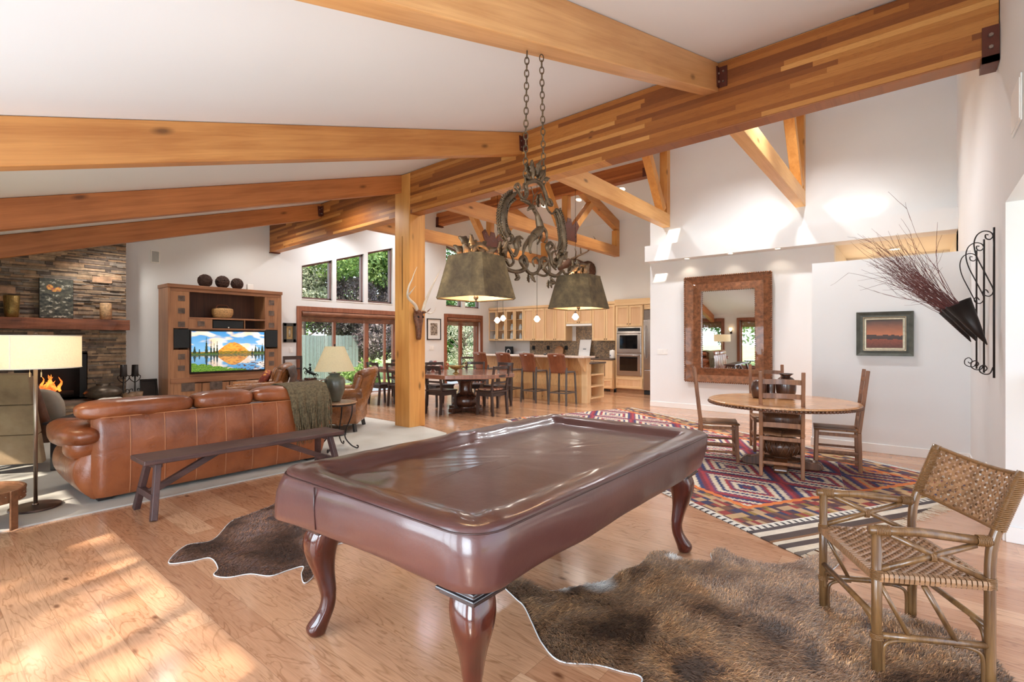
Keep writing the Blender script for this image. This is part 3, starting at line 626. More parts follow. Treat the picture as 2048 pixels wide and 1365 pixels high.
hide('cowhide_rug', 'smaller dark brindle cowhide on the floor left of the pool table', h1, .0, 42000, .02, [S(58, 46, 46), S(82, 60, 52), S(134, 92, 66), S(98, 92, 100), S(168, 116, 80), S(72, 58, 62)], ((-3.7, 1.1), (-2.6, 2.2)), 3.)
h2 = px([(997, 1163), (1022, 1158), (1060, 1170), (1100, 1184), (1160, 1175), (1212, 1166), (1235, 1150), (1275, 1135), (1300, 1112), (1330, 1108), (1362, 1122), (1400, 1128), (1424, 1126), (1422, 1108), (1445, 1103), (1475, 1120), (1530, 1133), (1590, 1128), (1640, 1112), (1672, 1110), (1682, 1122), (1664, 1142), (1640, 1150), (1660, 1185), (1720, 1210), (1800, 1235), (1880, 1260), (1950, 1290)])+[(.36, 2.62), (.38, 2.2), (.2, 2.0), (.1, 1.7), (-.25, 1.62), (-.45, 1.45), (-.7, 1.5), (-.86, 1.72)]+px([(1285, 1362), (1240, 1345), (1190, 1332), (1120, 1325), (1085, 1290), (1065, 1250), (1048, 1215), (1030, 1198)])
hide('cowhide_rug', 'large shaggy brown and grey cowhide under the rattan armchair', h2, .0, 150000, .034, [S(70, 50, 38), S(110, 80, 58), S(158, 116, 80), S(124, 106, 92), S(200, 154, 108), S(150, 106, 70), S(90, 70, 58)], ((-1.7, 2.1), (.3, 2.2)), 8., [onZ(1180, 1172)[:2]+(.13,) if 0 else (onZ(1190, 1172).x, onZ(1190, 1172).y, .12), (onZ(1120, 1181).x, onZ(1120, 1181).y, .05), (onZ(1345, 1120).x, onZ(1345, 1120).y, .06)])
# ---------- rattan armchair
RAT = wood('rattan_pole', S(132, 96, 58), S(82, 54, 32), 2, 2., .3, coat=.3); BIND = plain('rattan_binding', S(126, 88, 50), .4, bump=.4, bsc=200)
WEAVE = plain('woven_cane', S(146, 108, 76), .32, var=.35, sc=14, coat=.3)
WPOS = (-.125+.20*.88-.26*.475+.0, 2.593+.20*.475+.26*.88, 0)
ch = thing('rattan_armchair', 'rattan armchair with woven cane seat and back at the right front corner', 'chair')
w2, d2 = .262, .205
def wraps(m, p, q, r, n, pitch=.006):
    p, q = Vector(p), Vector(q); d = (q-p).normalized(); mid = (p+q)/2; a = d.orthogonal().normalized(); b = d.cross(a); P = []
    for i in range(n*10+1):
        t = 2*PI*i/10; P.append(mid+d*((i/10-n/2)*pitch)+(a*math.cos(t)+b*math.sin(t))*r)
    m.tube(P, .0028, 4)
def pole(m, P, r): m.tube(P, r, 10)
legm = {}
for sx in (-1, 1):
    x = sx*w2
    m = M(); pole(m, [(x, -d2, 0), (x, -d2, .3), (x*.99, -d2, .6)], .019); o = m.build('front_leg', RAT, ch, smooth=True)
    m = M(); wraps(m, (x, -d2, .40), (x, -d2, .44), .0215, 7); m.build('binding', BIND, o, smooth=True); m = M(); wraps(m, (x, -d2, .15), (x, -d2, .17), .0215, 4); m.build('binding', BIND, o, smooth=True)
    m = M(); pole(m, spline([(x, d2, 0), (x, d2, .3), (x, d2+.005, .55), (x, d2+.05, .7), (x, d2+.115, .875)], 4), .019); o = m.build('back_leg', RAT, ch, smooth=True)
    m = M(); wraps(m, (x, d2, .40), (x, d2, .44), .0215, 7); m.build('binding', BIND, o, smooth=True); m = M()
    for k in range(34):
        zk = .64+.0068*k; yk = d2+.02+(zk-.62)*.37
    P = []
    for i in range(30*8): zk = .635+i/240*.225; P.append((x+.0225*math.cos(i*PI/4), d2+.023+(zk-.62)*.375+.0225*math.sin(i*PI/4), zk))
    m.tube(P, .004, 4); m.build('binding', BIND, o, smooth=True)
    m = M(); pole(m, [(x, -d2-.03, .605), (x, -.05, .607), (x, d2+.01, .585)], .0185); o = m.build('armrest', RAT, ch, smooth=True)
    m = M(); wraps(m, (x, -d2-.01, .605), (x, -d2+.05, .605), .021, 9); m.build('binding', BIND, o, smooth=True); m = M(); wraps(m, (x, d2-.05, .59), (x, d2, .588), .021, 8); m.build('binding', BIND, o, smooth=True)
    m = M(); pole(m, [(x, -d2+.01, .44), (x, d2-.05, .57)], .0125); m.build('cross_bar', RAT, ch, smooth=True); m = M(); pole(m, [(x, -d2+.05, .59), (x, d2-.01, .43)], .0125); o = m.build('cross_bar', RAT, ch, smooth=True)
    m = M(); wraps(m, (x, -.03, .51), (x, .03, .51), .02, 4, .005); m.build('binding', BIND, o)
    m = M(); pole(m, [(x, -d2, .165), (x, d2, .165)], .014); 
    pole(m, spline([(x, -d2+.024, .0), (x, -d2+.024, .1), (x, -d2+.04, .135), (x, -d2+.085, .15), (x, -d2+.13, .152)], 5), .008); pole(m, spline([(x, d2-.024, .0), (x, d2-.024, .1), (x, d2-.04, .135), (x, d2-.085, .15), (x, d2-.13, .152)], 5), .008)
    m.build('lower_rail', RAT, ch, smooth=True)
    m = M(); pole(m, [(x, -d2+.01, .385), (x, -d2+.12, .17)], .009); m.build('brace', RAT, ch, smooth=True); m = M(); pole(m, [(x, -.03, .385), (x, d2-.12, .17)], .011); m.build('brace', RAT, ch, smooth=True)
m = M(); pole(m, [(-w2, -d2, .235), (w2, -d2, .235)], .013)
for s in (-1, 1): pole(m, spline([(s*(w2-.024), -d2, .12), (s*(w2-.026), -d2, .18), (s*(w2-.05), -d2, .21), (s*(w2-.1), -d2, .222)], 5), .008)
m.build('front_stretcher', RAT, ch, smooth=True)
m = M(); pole(m, [(-w2, d2, .235), (w2, d2, .235)], .013)
for s in (-1, 1): pole(m, spline([(s*(w2-.024), d2, .02), (s*(w2-.026), d2, .16), (s*(w2-.05), d2, .21), (s*(w2-.1), d2, .222)], 5), .009)
m.build('back_stretcher', RAT, ch, smooth=True)
def weave(m, fn, nu, nv, gap=.8, amp=.004, th=.0012):
    """basket weave; fn(u,v)->(pos, normal)"""
    for a in range(nu):
        P = []; u0, u1 = (a+(1-gap)/2)/nu, (a+(1+gap)/2)/nu; rows = []
        for k in range(nv*2+1):
            v = k/(nv*2); s = math.cos(PI*(k/2-.5)*1+PI*a)*1. if k % 2 else 0
            off = amp*s
            pa, na = fn(u0, v); pb, nb = fn(u1, v); rows.append((pa+na*off, pb+nb*off))
        vs = [p for r_ in rows for p in r_]; m.add(vs, [(2*i, 2*i+1, 2*i+3, 2*i+2) for i in range(len(rows)-1)])
    for b in range(nv):
        v0, v1 = (b+(1-gap)/2)/nv, (b+(1+gap)/2)/nv; rows = []
        for k in range(nu*2+1):
            u = k/(nu*2); s = -math.cos(PI*(k/2-.5)+PI*b) if k % 2 else 0
            off = amp*s; pa, na = fn(u, v0); pb, nb = fn(u, v1); rows.append((pa+na*off, pb+nb*off))
        vs = [p for r_ in rows for p in r_]; m.add(vs, [(2*i, 2*i+1, 2*i+3, 2*i+2) for i in range(len(rows)-1)])
def seatf(u, v):
    return Vector((lerp(-w2, w2, u), lerp(-d2-.0, d2, v), .432-.012*math.sin(PI*u)*math.sin(PI*v))), Vector((0, 0, 1))
m = M(); weave(m, seatf, 26, 20, .66, .0035)
o = m.build('woven_seat', WEAVE, ch)
sm = o.modifiers.new('t', 'SOLIDIFY'); sm.thickness = .0022
m = M(); 
for p, q in (((-w2, -d2, .415), (w2, -d2, .415)), ((-w2, d2, .415), (w2, d2, .415)), ((-w2, -d2, .415), (-w2, d2, .415)), ((w2, -d2, .415), (w2, d2, .415))): pole(m, [p, q], .0155)
m.build('seat_frame', RAT, ch, smooth=True)
m = M(); 
def skirt(p, q, n, nrm):
    p, q, nrm = Vector(p), Vector(q), Vector(nrm)
    for i in range(n):
        a, b = lerp(p, q, (i+.12)/n), lerp(p, q, (i+.88)/n)
        pr = [(-.004, .434), (.018, .430), (.021, .415), (.018, .395), (.0, .388)]
        m.add([c+nrm*x+Vector((0, 0, z)) for c in (a, b) for x, z in pr], [(k, k+1, k+6, k+5) for k in range(4)])
skirt((-w2, -d2, 0), (w2, -d2, 0), 30, (0, -1, 0)); skirt((-w2, d2, 0), (w2, d2, 0), 30, (0, 1, 0)); skirt((-w2, -d2, 0), (-w2, d2, 0), 22, (-1, 0, 0)); skirt((w2, -d2, 0), (w2, d2, 0), 22, (1, 0, 0))
o = m.build('seat_edge_wrap', WEAVE, ch); sm = o.modifiers.new('t', 'SOLIDIFY'); sm.thickness = .002
def backf(u, v):
    sag = math.sin(PI*u); top = .865-.028*sag; bot = .635-.02*sag; z = lerp(bot, top, v); y = d2+.023+(z-.62)*.375+.055*sag
    return Vector((lerp(-w2, w2, u), y, z)), Vector((0, -.93, .37))
m = M(); weave(m, backf, 19, 10, .60, .005); o = m.build('woven_back', WEAVE, ch); sm = o.modifiers.new('t', 'SOLIDIFY'); sm.thickness = .0024
m = M(); m.tube([backf(i/24, 1.0)[0] for i in range(25)], .009, 8); m.tube([backf(i/24, 0.)[0] for i in range(25)], .009, 8); m.build('back_rim', BIND, ch, smooth=True)
place(ch, WPOS, R(-61.6))
# ---------- round pedestal table
RTW = planks('table_planks', 0, 1, .16, 3., [(0, S(190, 134, 84)), (.5, S(208, 154, 102)), (1, S(172, 118, 74))], .22, coat=.4, gap=.004, gapc=.5)
RTD = wood('carved_dark', S(116, 72, 44), S(58, 36, 24), 2, 2., .35, coat=.3); RIMD = wood('rim_wood', S(150, 98, 58), S(96, 60, 34), 2, 2., .35)
rt = thing('round_table', 'round wooden table with a beaded edge on a carved urn pedestal', 'table', (-1.16, 6.15, 0))
c = Vector((-1.16, 6.15, 0)); RT = .745
m = M(); m.lathe([(0, .718), (RT-.02, .718), (RT, .726), (RT, .738), (RT-.012, .744), (0, .744)], c, 72); m.build('tabletop', RTW, rt, smooth=False)
m = M()
for i in range(120):
    t = 2*PI*i/120; m.ball(c+Vector(((RT-.004)*math.cos(t), (RT-.004)*math.sin(t), .712)), .0175, 8, (1, 1, .85))
m.build('beaded_edge', RTD, rt, smooth=True)
m = M(); m.lathe([(RT-.05, .717), (RT-.012, .717), (RT-.012, .70), (RT-.06, .69), (RT-.1, .70)], c, 64); m.lathe([(.09, .717), (.22, .717), (.22, .69), (.12, .675)], c, 32); m.build('apron', RIMD, rt)
m = M(); m.lathe([(p.x, p.z) for p in spline([(.12, 0, .68), (.11, 0, .665), (.13, 0, .655), (.185, 0, .60), (.2, 0, .55), (.185, 0, .47), (.14, 0, .40), (.118, 0, .37), (.13, 0, .355), (.185, 0, .31), (.205, 0, .25), (.185, 0, .18), (.14, 0, .14), (.15, 0, .13), (.2, 0, .12), (.21, 0, .1)], 4)], c, 40)
p = m.build('urn_pedestal', RTD, rt, smooth=True)
m = M()
for i in range(22):
    t = 2*PI*i/22; m.tube([c+Vector((r_*math.cos(t+a), r_*math.sin(t+a), z)) for r_, z, a in ((.188, .17, 0), (.207, .21, .08), (.209, .26, .16), (.196, .30, .24))], .006, 5)
    m.tube([c+Vector((r_*math.cos(t-a), r_*math.sin(t-a), z)) for r_, z, a in ((.188, .17, 0), (.207, .21, .08), (.209, .26, .16), (.196, .30, .24))], .006, 5)
m.build('carving', RTD, p, smooth=True)
m = M()
for k in range(4):
    a = R(10)+k*PI/2; d = Vector((math.cos(a), math.sin(a), 0)); s = Vector((-d.y, d.x, 0))
    prof = [(.0, .13), (.18, .135), (.25, .115), (.30, .10), (.345, .105), (.385, .085), (.40, .05), (.385, .025), (.35, .013), (0, .013)]
    m.prism(prof, s*.13, c-s*.065, d, (0, 0, 1))
m.build('scroll_foot', RTD, rt, bev=.012)
# ---------- ladder-back chairs
LAD = wood('ladder_oak', S(158, 104, 64), S(104, 64, 38), 2, 1.4, .42, coat=.1); LADS = planks('ladder_seat', 1, 0, .17, 2., [(0, S(132, 92, 62)), (1, S(158, 112, 76))], .4, gap=.006, gapc=.8)
def ladder(label, loc, deg):
    t = thing('ladderback_chair', label, 'chair', (0, 0, 0), 0, 'ladder-back chairs around the round table')
    w, d = .187, .19
    for s in (-1, 1):
        M().bar((s*w, d+.01, 0), (s*w, d, .42), .036, .036, (0, 1, 0)).bar((s*w, d, .42), (s*(w+.004), d+.075, 1.08), .036, .034, (0, 1, 0)).build('back_post', LAD, t, bev=.006)
        M().bar((s*(w+.005), -d-.01, 0), (s*w, -d, .425), .036, .036, (0, 1, 0)).build('front_leg', LAD, t, bev=.005)
        m = M(); m.bar((s*w, -d, .385), (s*w, d, .385), .022, .034); m.build('seat_rail', LAD, t, bev=.003)
        for z_ in (.20, .11): M().bar((s*w, -d, z_), (s*w, d, z_), .018, .026).build('side_stretcher', LAD, t, bev=.003)
    M().bar((-w, -d, .39), (w, -d, .39), .022, .04).build('front_rail', LAD, t, bev=.003); M().bar((-w, -d, .16), (w, -d, .16), .018, .028).build('front_stretcher', LAD, t, bev=.003)
    M().bar((-w, d, .39), (w, d, .39), .022, .04).build('back_rail', LAD, t, bev=.003); M().bar((-w, d+.005, .14), (w, d+.005, .14), .018, .03).build('back_stretcher', LAD, t, bev=.003)
    for k, z in enumerate((.53, .68, .83, .975)):
        m = M(); y = d+(z-.42)*.11; P = []
        m.grid(lambda u, v: Vector((lerp(-w, w, u), y+.022*math.sin(PI*u)+(v if v < 2 else 0)*0, z+(v-.5)*.05+.006*math.sin(PI*u))), 9, 2)
        o = m.build('ladder_slat', LAD, t); q = o.modifiers.new('t', 'SOLIDIFY'); q.thickness = .012
    hw = w+.022
    for s in (-1, 1):
        m = M(); m.grid(lambda u, v: Vector((s*lerp(.003, hw, u), lerp(-d-.03, d-.018, v), .425-.016*(1-u)**1.5+.0)), 8, 4)
        o = m.build('seat_board', LADS, t, smooth=True); q = o.modifiers.new('t', 'SOLIDIFY'); q.thickness = -.016
    place(t, loc, R(deg)); return t
ladder('ladder-back chair on the near side of the round table with its back to us', (-1.05+.19*.245*-1+0, 5.67+.19*.97+0, .008), 190)
ladder('ladder-back chair on the right of the round table, standing against the pale partition', (-.68, 6.53, .008), -81)
ladder('ladder-back chair left of the round table, side on in front of the framed mirror', (-1.84, 6.16, .008), 111)
ladder('ladder-back chair on the far side of the round table, half hidden behind the wooden vessels', (-1.46, 7.02, .008), 20)
# ---------- vessels on the round table
VES = wood('vessel_wood', S(86, 52, 36), S(44, 28, 24), 2, 3., .25, coat=.5)
def vessel(label, x, y, prof, lip=None, sx=1):
    t = thing('wooden_vessel', label, 'vase', (x, y, .745), 0, 'dark wooden vessels on the round table')
    M().lathe([(p.x, p.z) for p in spline([(a, 0, b) for a, b in prof], 4)], (x, y, .745), 28, None, sx).build('body', VES, t, smooth=True)
    if lip: M().lathe(lip, (x, y, .745), 28).build('rim', VES, t, smooth=True)
vc = onZ(1568, 797, .745)
vessel('big round dark wooden jar with a flared top, the rightmost of the vessels', vc.x+.02, vc.y-.0, [(.0, 0), (.07, .0), (.095, .05), (.105, .12), (.1, .19), (.07, .235), (.045, .245), (.045, .25)], [(.04, .247), (.05, .26), (.08, .283), (.07, .285), (.04, .262)])
vessel('slim dark wooden bottle standing between the two wider jars', vc.x-.125, vc.y-.05, [(.0, 0), (.04, 0), (.045, .08), (.045, .16), (.03, .2), (.022, .21), (.0, .21)])
vessel('squat dark wooden jar, the leftmost of the vessels', vc.x-.235, vc.y-.13, [(.0, 0), (.06, 0), (.08, .06), (.085, .12), (.07, .18), (.045, .205), (.0, .21)])
# ---------- framed mirror, tipped slightly forward
FRM = plain('crackled_frame', S(128, 82, 52), .35, .35, .45, 16., .5, 90., .2)
mr = thing('framed_mirror', 'tall mirror in a wide hammered bronze-brown frame on the white wall', 'mirror', (-2.86, YA-.04, 1.63))
def mframe(mirr, x0, x1, z0, z1, ix0, ix1, iz0, iz1, y0, mat, ropemat, rope=.02, dep=.07):
    m = M(); o = [(x0, z0), (x1, z0), (x1, z1), (x0, z1)]; i = [(ix0, iz0), (ix1, iz0), (ix1, iz1), (ix0, iz1)]
    ym = y0-dep*.75; yo = y0-dep
    vs = [(a, y0, b) for a, b in o]+[(a, yo, b) for a, b in o]+[(lerp(a, c_, .5), ym+dep*.25, lerp(b, d_, .5)) for (a, b), (c_, d_) in zip(o, i)]+[(a, yo+.012, b) for a, b in i]+[(a, y0, b) for a, b in i]
    fs = []
    for L in range(4):
        for k in range(4): a, b = L*4+k, L*4+(k+1) % 4; fs.append((a, b, b+4, a+4))
    m.add(vs, fs); f = m.build('frame', mat, mirr, bev=.004)
    if rope:
        for loop, y, r_ in ((o, yo, rope*.62), (i, yo+.012, rope*.36)):
            m = M()
            for k in range(4):
                a, b = Vector((loop[k][0], y, loop[k][1])), Vector((loop[(k+1) % 4][0], y, loop[(k+1) % 4][1])); n = int((b-a).length/(rope*1.3)); d = (b-a).normalized()
                for q in range(n): p = lerp(a, b, (q+.5)/n); m.ball(p, r_, 6, (1, 1, 1) if 1 else 1); 
            m.build('rope_moulding', ropemat, f, smooth=True)
    return f
mframe(mr, -3.66, -2.06, .59, 2.68, -3.34, -2.34, .86, 2.395, YA-.03, FRM, FRM, .03, .085)
MIR = NT('silvered'); MIR.set(Base_Color=(.93, .93, .92, 1), Metallic=1., Roughness=.015)
m = M(); m.box(-3.38, YA-.05, .83, -2.30, YA-.04, 2.42); o = m.build('mirror_glass', MIR.m, mr)
for q in list(mr.children): pass
mr.matrix_basis = Matrix.Translation((-2.86, YA-.04, 1.63)) @ Matrix.Rotation(R(.62), 4, 'X')
# ---------- sunset painting
def picture(mesh, fn, nu, nv, org, ux, uy):
    org, ux, uy = Vector(org), Vector(ux), Vector(uy); 
    vs = [org+ux*(i/nu)+uy*(j/nv) for i in range(nu+1) for j in range(nv+1)]; fs = []; cs = []
    for i in range(nu):
        for j in range(nv):
            a = i*(nv+1)+j; fs.append((a, a+nv+1, a+nv+2, a+1)); cs.append(fn((i+.5)/nu, (j+.5)/nv))
    n = len(mesh.v); mesh.v += [tuple(p) for p in vs]; mesh.f += [tuple(k+n for k in f) for f in fs]; mesh.c += cs
    return mesh
def mixc(a, b, t): t = max(0, min(1, t)); return tuple(x+(y-x)*t for x, y in zip(a[:3], b[:3]))
PICM = vcol('painted', .5)
def sunset(u, v):
    n = nz(u*6, v*14)*.08; w = v+n*.5
    if w > .45: c = mixc(S(196, 118, 78), S(84, 66, 58), (w-.45)/.5)
    elif w > .31: c = mixc(S(62, 46, 42), S(78, 56, 48), (w-.31)/.1)
    else: c = mixc(S(92, 48, 34), S(140, 70, 46), w/.3+nz(u*20, v*60)*.4)
    return c
P0 = onY(1712.5, 711.5, 7.70); P1 = onY(1827.5, 622, 7.70); GREEN = plain('grey_green_frame', S(84, 86, 78), .55, .1, .3, 12); SILV = plain('silver_gilt', S(196, 184, 158), .35, .5, .2, 30)
pt2 = thing('framed_painting', 'framed sunset landscape painting with a grey-green frame on the partition wall', 'painting', ((P0.x+P1.x)/2, 7.72, P0.z))
x0, x1, z0, z1 = P0.x, P1.x, P0.z, P1.z
mframe(pt2, x0, x1, z0, z1, x0+.085, x1-.085, z0+.08, z1-.08, 7.728, GREEN, GREEN, 0, .04)
mframe(pt2, x0+.07, x1-.07, z0+.065, z1-.065, x0+.105, x1-.105, z0+.1, z1-.1, 7.722, SILV, SILV, 0, .03).name = 'liner'
picture(M(), sunset, 48, 34, (x0+.1, 7.712, z0+.095), (x1-x0-.2, 0, 0), (0, 0, z1-z0-.19)).build('canvas', PICM, pt2)
# ---------- iron wall cones with twigs
tw = thing('wall_sconce', 'black iron wall bracket with three tapered metal cones and scrolls', 'wall decor', (XR-.05, 5.7, 1.7))
IX = XR-.03
def iy(px_, py_, X=IX): p = onX(px_, py_, X); return p
cones = []
for k, (b, lip, sc) in enumerate((((1985, 690), (1945, 598), 1.), ((1963, 684), (1915, 605), .95), ((1950, 684), (1900, 613), .9))):
    yb = iy(*b).y; zb = iy(*b).z
    base = Vector((IX-.03, yb, zb)); top = base+Vector((-.17, .0-.04, .33)); ax = (top-base).normalized(); rot = Vector((0, 0, 1)).rotation_difference(ax).to_matrix().to_4x4()
    L = (top-base).length
    m = M(); m.lathe([(.004, 0), (.03, L*.3), (.085, L), (.081, L-.003), (.028, L*.3), (.002, .004)], base, 24, rot); m.build('cone', BLACKM, tw, smooth=True, label='tapered black metal cone'); cones.append((base, top, ax))
def spiral(c, r0, r1, a0, turns, n=26): return [c+Vector((0, math.cos(a0+2*PI*turns*i/n), math.sin(a0+2*PI*turns*i/n)))*lerp(r0, r1, i/n) for i in range(n+1)]
for k, (bx, y_t, y_b) in enumerate(((1988, 455, 757), (1968, 479, 746), (1953, 501, 738))):
    m = M(); pt_ = iy(bx, y_t); pb = iy(bx-(0 if k else -1), y_b); y = pt_.y; m.tube([(IX, y, pt_.z), (IX, y, pb.z)], .0075, 8)
    P2 = lambda L: spline([Vector((min(IX, onY(x_, y_, y).x), y, onY(x_, y_, y).z)) for x_, y_ in L], 6)
    sh = (0, -19, -33)[k]; sv = (0, 22, 42)[k]; kz = (1., .93, .88)[k]
    T = lambda L: [(1988+sh+(x_-1988)*kz, (455, 479, 501)[k]+(y_-455)*kz) for x_, y_ in L]
    m.tube(P2(T([(1985, 588), (1978, 593), (1968, 590), (1966, 583), (1972, 580), (1977, 586)])), .0045, 6)
    m.tube(P2(T([(1985, 588), (1986, 578), (1972, 550), (1954, 515), (1948, 490), (1953, 472), (1966, 463), (1980, 464), (1986, 472), (1980, 479), (1972, 477), (1971, 470), (1977, 470)])), .0045, 6)
    m.tube(P2([(x_+(0, -17, -30)[k], y_-(0, 9, 15)[k]) for x_, y_ in ((1986, 735), (1980, 747), (1970, 749), (1960, 744), (1960, 735), (1968, 731), (1974, 737), (1970, 742), (1966, 739))]), .0045, 6)
    m.build('scroll_bracket', BLACKM, tw, smooth=True)
tg = thing('twig_bundle', 'wide spray of bare dark red branching twigs standing in the iron cones', 'twigs', tuple(cones[0][1]))
m = M(); TWIG = plain('red_twig', S(98, 50, 48), .6, var=.3)
for i in range(105):
    b, t_, ax = cones[i % 3]; st = b+ax*.26+Vector((random.uniform(-.03, .03), random.uniform(-.03, .03), 0))
    L = random.uniform(.45, 1.0); sp = random.gauss(0, .26); d = (ax+Vector((-.25-random.uniform(-.1, .35), .1+sp*.8+.18, random.uniform(-.25, .15)))).normalized(); p = st.copy(); P = [p.copy()]
    n = 9
    for k in range(n):
        d = (d+Vector((random.gauss(0, .07), random.gauss(0, .09), random.gauss(0, .07)+.012))).normalized(); p = p+d*(L/n)
        if p.x > XR-.02: p.x = XR-.02
        P.append(p.copy())
        if k > 3 and random.random() < .45:
            d2 = (d+Vector((random.gauss(0, .4), random.gauss(0, .4), random.gauss(0, .4)))).normalized(); q = p.copy(); Q = [q.copy()]
            for _ in range(4): d2 = (d2+Vector((random.gauss(0, .1), random.gauss(0, .1), random.gauss(0, .1)+.03))).normalized(); q = q+d2*random.uniform(.03, .06); q.x = min(q.x, XR-.02); Q.append(q.copy())
            m.tube(Q, [.0016, .0014, .0012, .001, .0008], 3)
    m.tube(P, [lerp(.003, .001, k/n) for k in range(n+1)], 4)
m.build('twigs', TWIG, tg)
# ---------- billiard chandelier hung over the pool table
BRZ = plain('antique_bronze', S(88, 70, 50), .42, .55, .45, 22., .4, 70.); SHD = NT('parchment_shade')
_f = SHD.noise(SHD.obj(), 14., 5, .65); SHD.set(Base_Color=SHD.ramp(_f, [(.3, S(58, 45, 32)), (.55, S(86, 70, 48)), (.75, S(116, 96, 66))]), Roughness=.7); SHD.bs.inputs['Specular IOR Level'].default_value = .2; SHIN = plain('shade_lining', S(226, 190, 140), .8)
CXc = -1.62
cd = thing('billiard_chandelier', 'wrought bronze billiard chandelier with a leaping stag ring and two metal shades', 'chandelier', (CXc, 2.2, 1.6))
ZR0 = 2.05
def yz(px_, py_, dx=0): p = onX(px_, py_, CXc); return Vector((CXc+dx, p.y, p.z))
def path(L, n=5, dx=0): return spline([yz(x, y)+Vector((dx, 0, 0)) for x, y in L], n)
def taper(P, r0, r1, r2=None): n = len(P)-1; return [lerp(r0, r1, i/n) if r2 is None else (lerp(r0, r1, 2*i/n) if i < n/2 else lerp(r1, r2, 2*i/n-1)) for i in range(n+1)]
# ring sides: left feathered horn, right feathered horn
horns = [[(1030, 388), (1012, 404), (1004, 430), (1006, 458), (1014, 474)], [(1112, 418), (1120, 440), (1124, 466), (1126, 490), (1121, 505)]]
m = M()
for H in horns:
    m = M(); P = path(H, 6); m.tube(P, taper(P, .010, .024, .014), 10)
    for i in range(2, len(P)-1):
        d = (P[i+1]-P[i-1]).normalized(); side = Vector((0, d.z, -d.y)); 
        for s in (-1, 1):
            for w in (-1, 1): m.tube([P[i]+side*.012*s, P[i]+side*.026*s+d*.0+Vector((.012*w, 0, .004)), P[i]+side*.031*s+d*.02], [.006, .005, .001], 5)
    m.build('feathered_horn', BRZ, cd, smooth=True)

scr = [[(1014, 474), (1022, 470), (1026, 478), (1020, 486), (1012, 480)], [(1030, 388), (1040, 378), (1036, 368), (1030, 374), (1036, 382), (1046, 398), (1054, 388), (1052, 370), (1060, 364), (1072, 362), (1084, 372), (1092, 392), (1096, 408), (1104, 410), (1100, 400), (1092, 402), (1094, 416), (1104, 428), (1112, 418)],
       [(1040, 400), (1052, 404), (1062, 412)], [(1124, 500), (1116, 512), (1120, 522), (1112, 528), (1104, 520), (1106, 506), (1114, 502)],
       [(1012, 480), (1018, 498), (1028, 512), (1034, 500), (1032, 484), (1038, 474), (1046, 478)], [(1020, 508), (1026, 524), (1018, 532), (1010, 520), (1004, 526), (1012, 538), (1030, 544), (1046, 540), (1052, 528), (1046, 514), (1040, 522), (1048, 536), (1060, 548), (1074, 544), (1078, 528), (1072, 516), (1064, 522), (1068, 534)],
       [(1076, 548), (1090, 552), (1100, 544), (1098, 526), (1090, 516), (1082, 524), (1088, 536), (1100, 548), (1114, 552), (1126, 542), (1132, 548), (1146, 544), (1158, 530)],
       [(1100, 500), (1106, 492), (1100, 486), (1094, 494), (1100, 512), (1104, 530), (1112, 540)], [(1012, 538), (1000, 530), (988, 518), (978, 506), (966, 494), (954, 490), (946, 498), (950, 510), (958, 522)],
       [(1146, 544), (1156, 532), (1168, 530), (1176, 540), (1170, 552), (1160, 560)], [(1030, 544), (1036, 556), (1030, 560)], [(1100, 556), (1106, 566), (1098, 564)], [(958, 500), (948, 488), (938, 490)], [(1066, 360), (1066, 348), (1070, 340)], [(1078, 364), (1086, 352), (1088, 340)]]
m = M()
for k, H in enumerate(scr):
    P = path(H, 5, .004*((k % 3)-1)); m.tube(P, taper(P, .006, .013, .005), 8)
m.build('scrollwork', BRZ, cd, smooth=True)
def leaf(m, c, d, L, w, curl=.5, nrm=Vector((1, 0, 0))):
    d = d.normalized(); s = d.cross(nrm).normalized()
    def fn(u, v):
        q = math.sin(PI*min(1, u*1.02))**.7*(1+.25*math.sin(u*22)); return c+d*(L*u)+s*((v-.5)*w*q)+nrm*(curl*L*u*u*.5-abs(v-.5)*w*.5)
    m.grid(fn, 12, 5)
m = M(); rs = random.Random(4)
for x, y, a, L in ((950, 512, 100, .10), (958, 518, 60, .11), (944, 516, 140, .09), (965, 512, 30, .09), (975, 505, 200, .09), (988, 515, -30, .1), (1000, 526, 250, .07), (950, 492, 150, .08), (1012, 516, 110, .09), (1036, 500, 80, .08), (1060, 548, -60, .05), (1084, 540, 60, .06), (1052, 536, 110, .05), (1116, 536, 70, .08), (1126, 520, 50, .07), (1100, 560, -70, .05), (1140, 545, 40, .07), (1160, 545, 120, .09), (1168, 548, 60, .08), (1156, 558, 90, .07), (1172, 555, 70, .07), (1066, 352, 110, .08), (1078, 356, 50, .07), (1062, 360, 160, .05), (1086, 360, 20, .05), (1074, 352, 80, .09), (1080, 388, -70, .07)):
    a = R(a)
    for dx in (-.02, .02): leaf(m, yz(x, y, dx*.4), Vector((dx*8, math.cos(a), math.sin(a))), L, L*.55, rs.uniform(-.6, .6))
o = m.build('acanthus_leaves', BRZ, cd, smooth=True); q = o.modifiers.new('t', 'SOLIDIFY'); q.thickness = .003
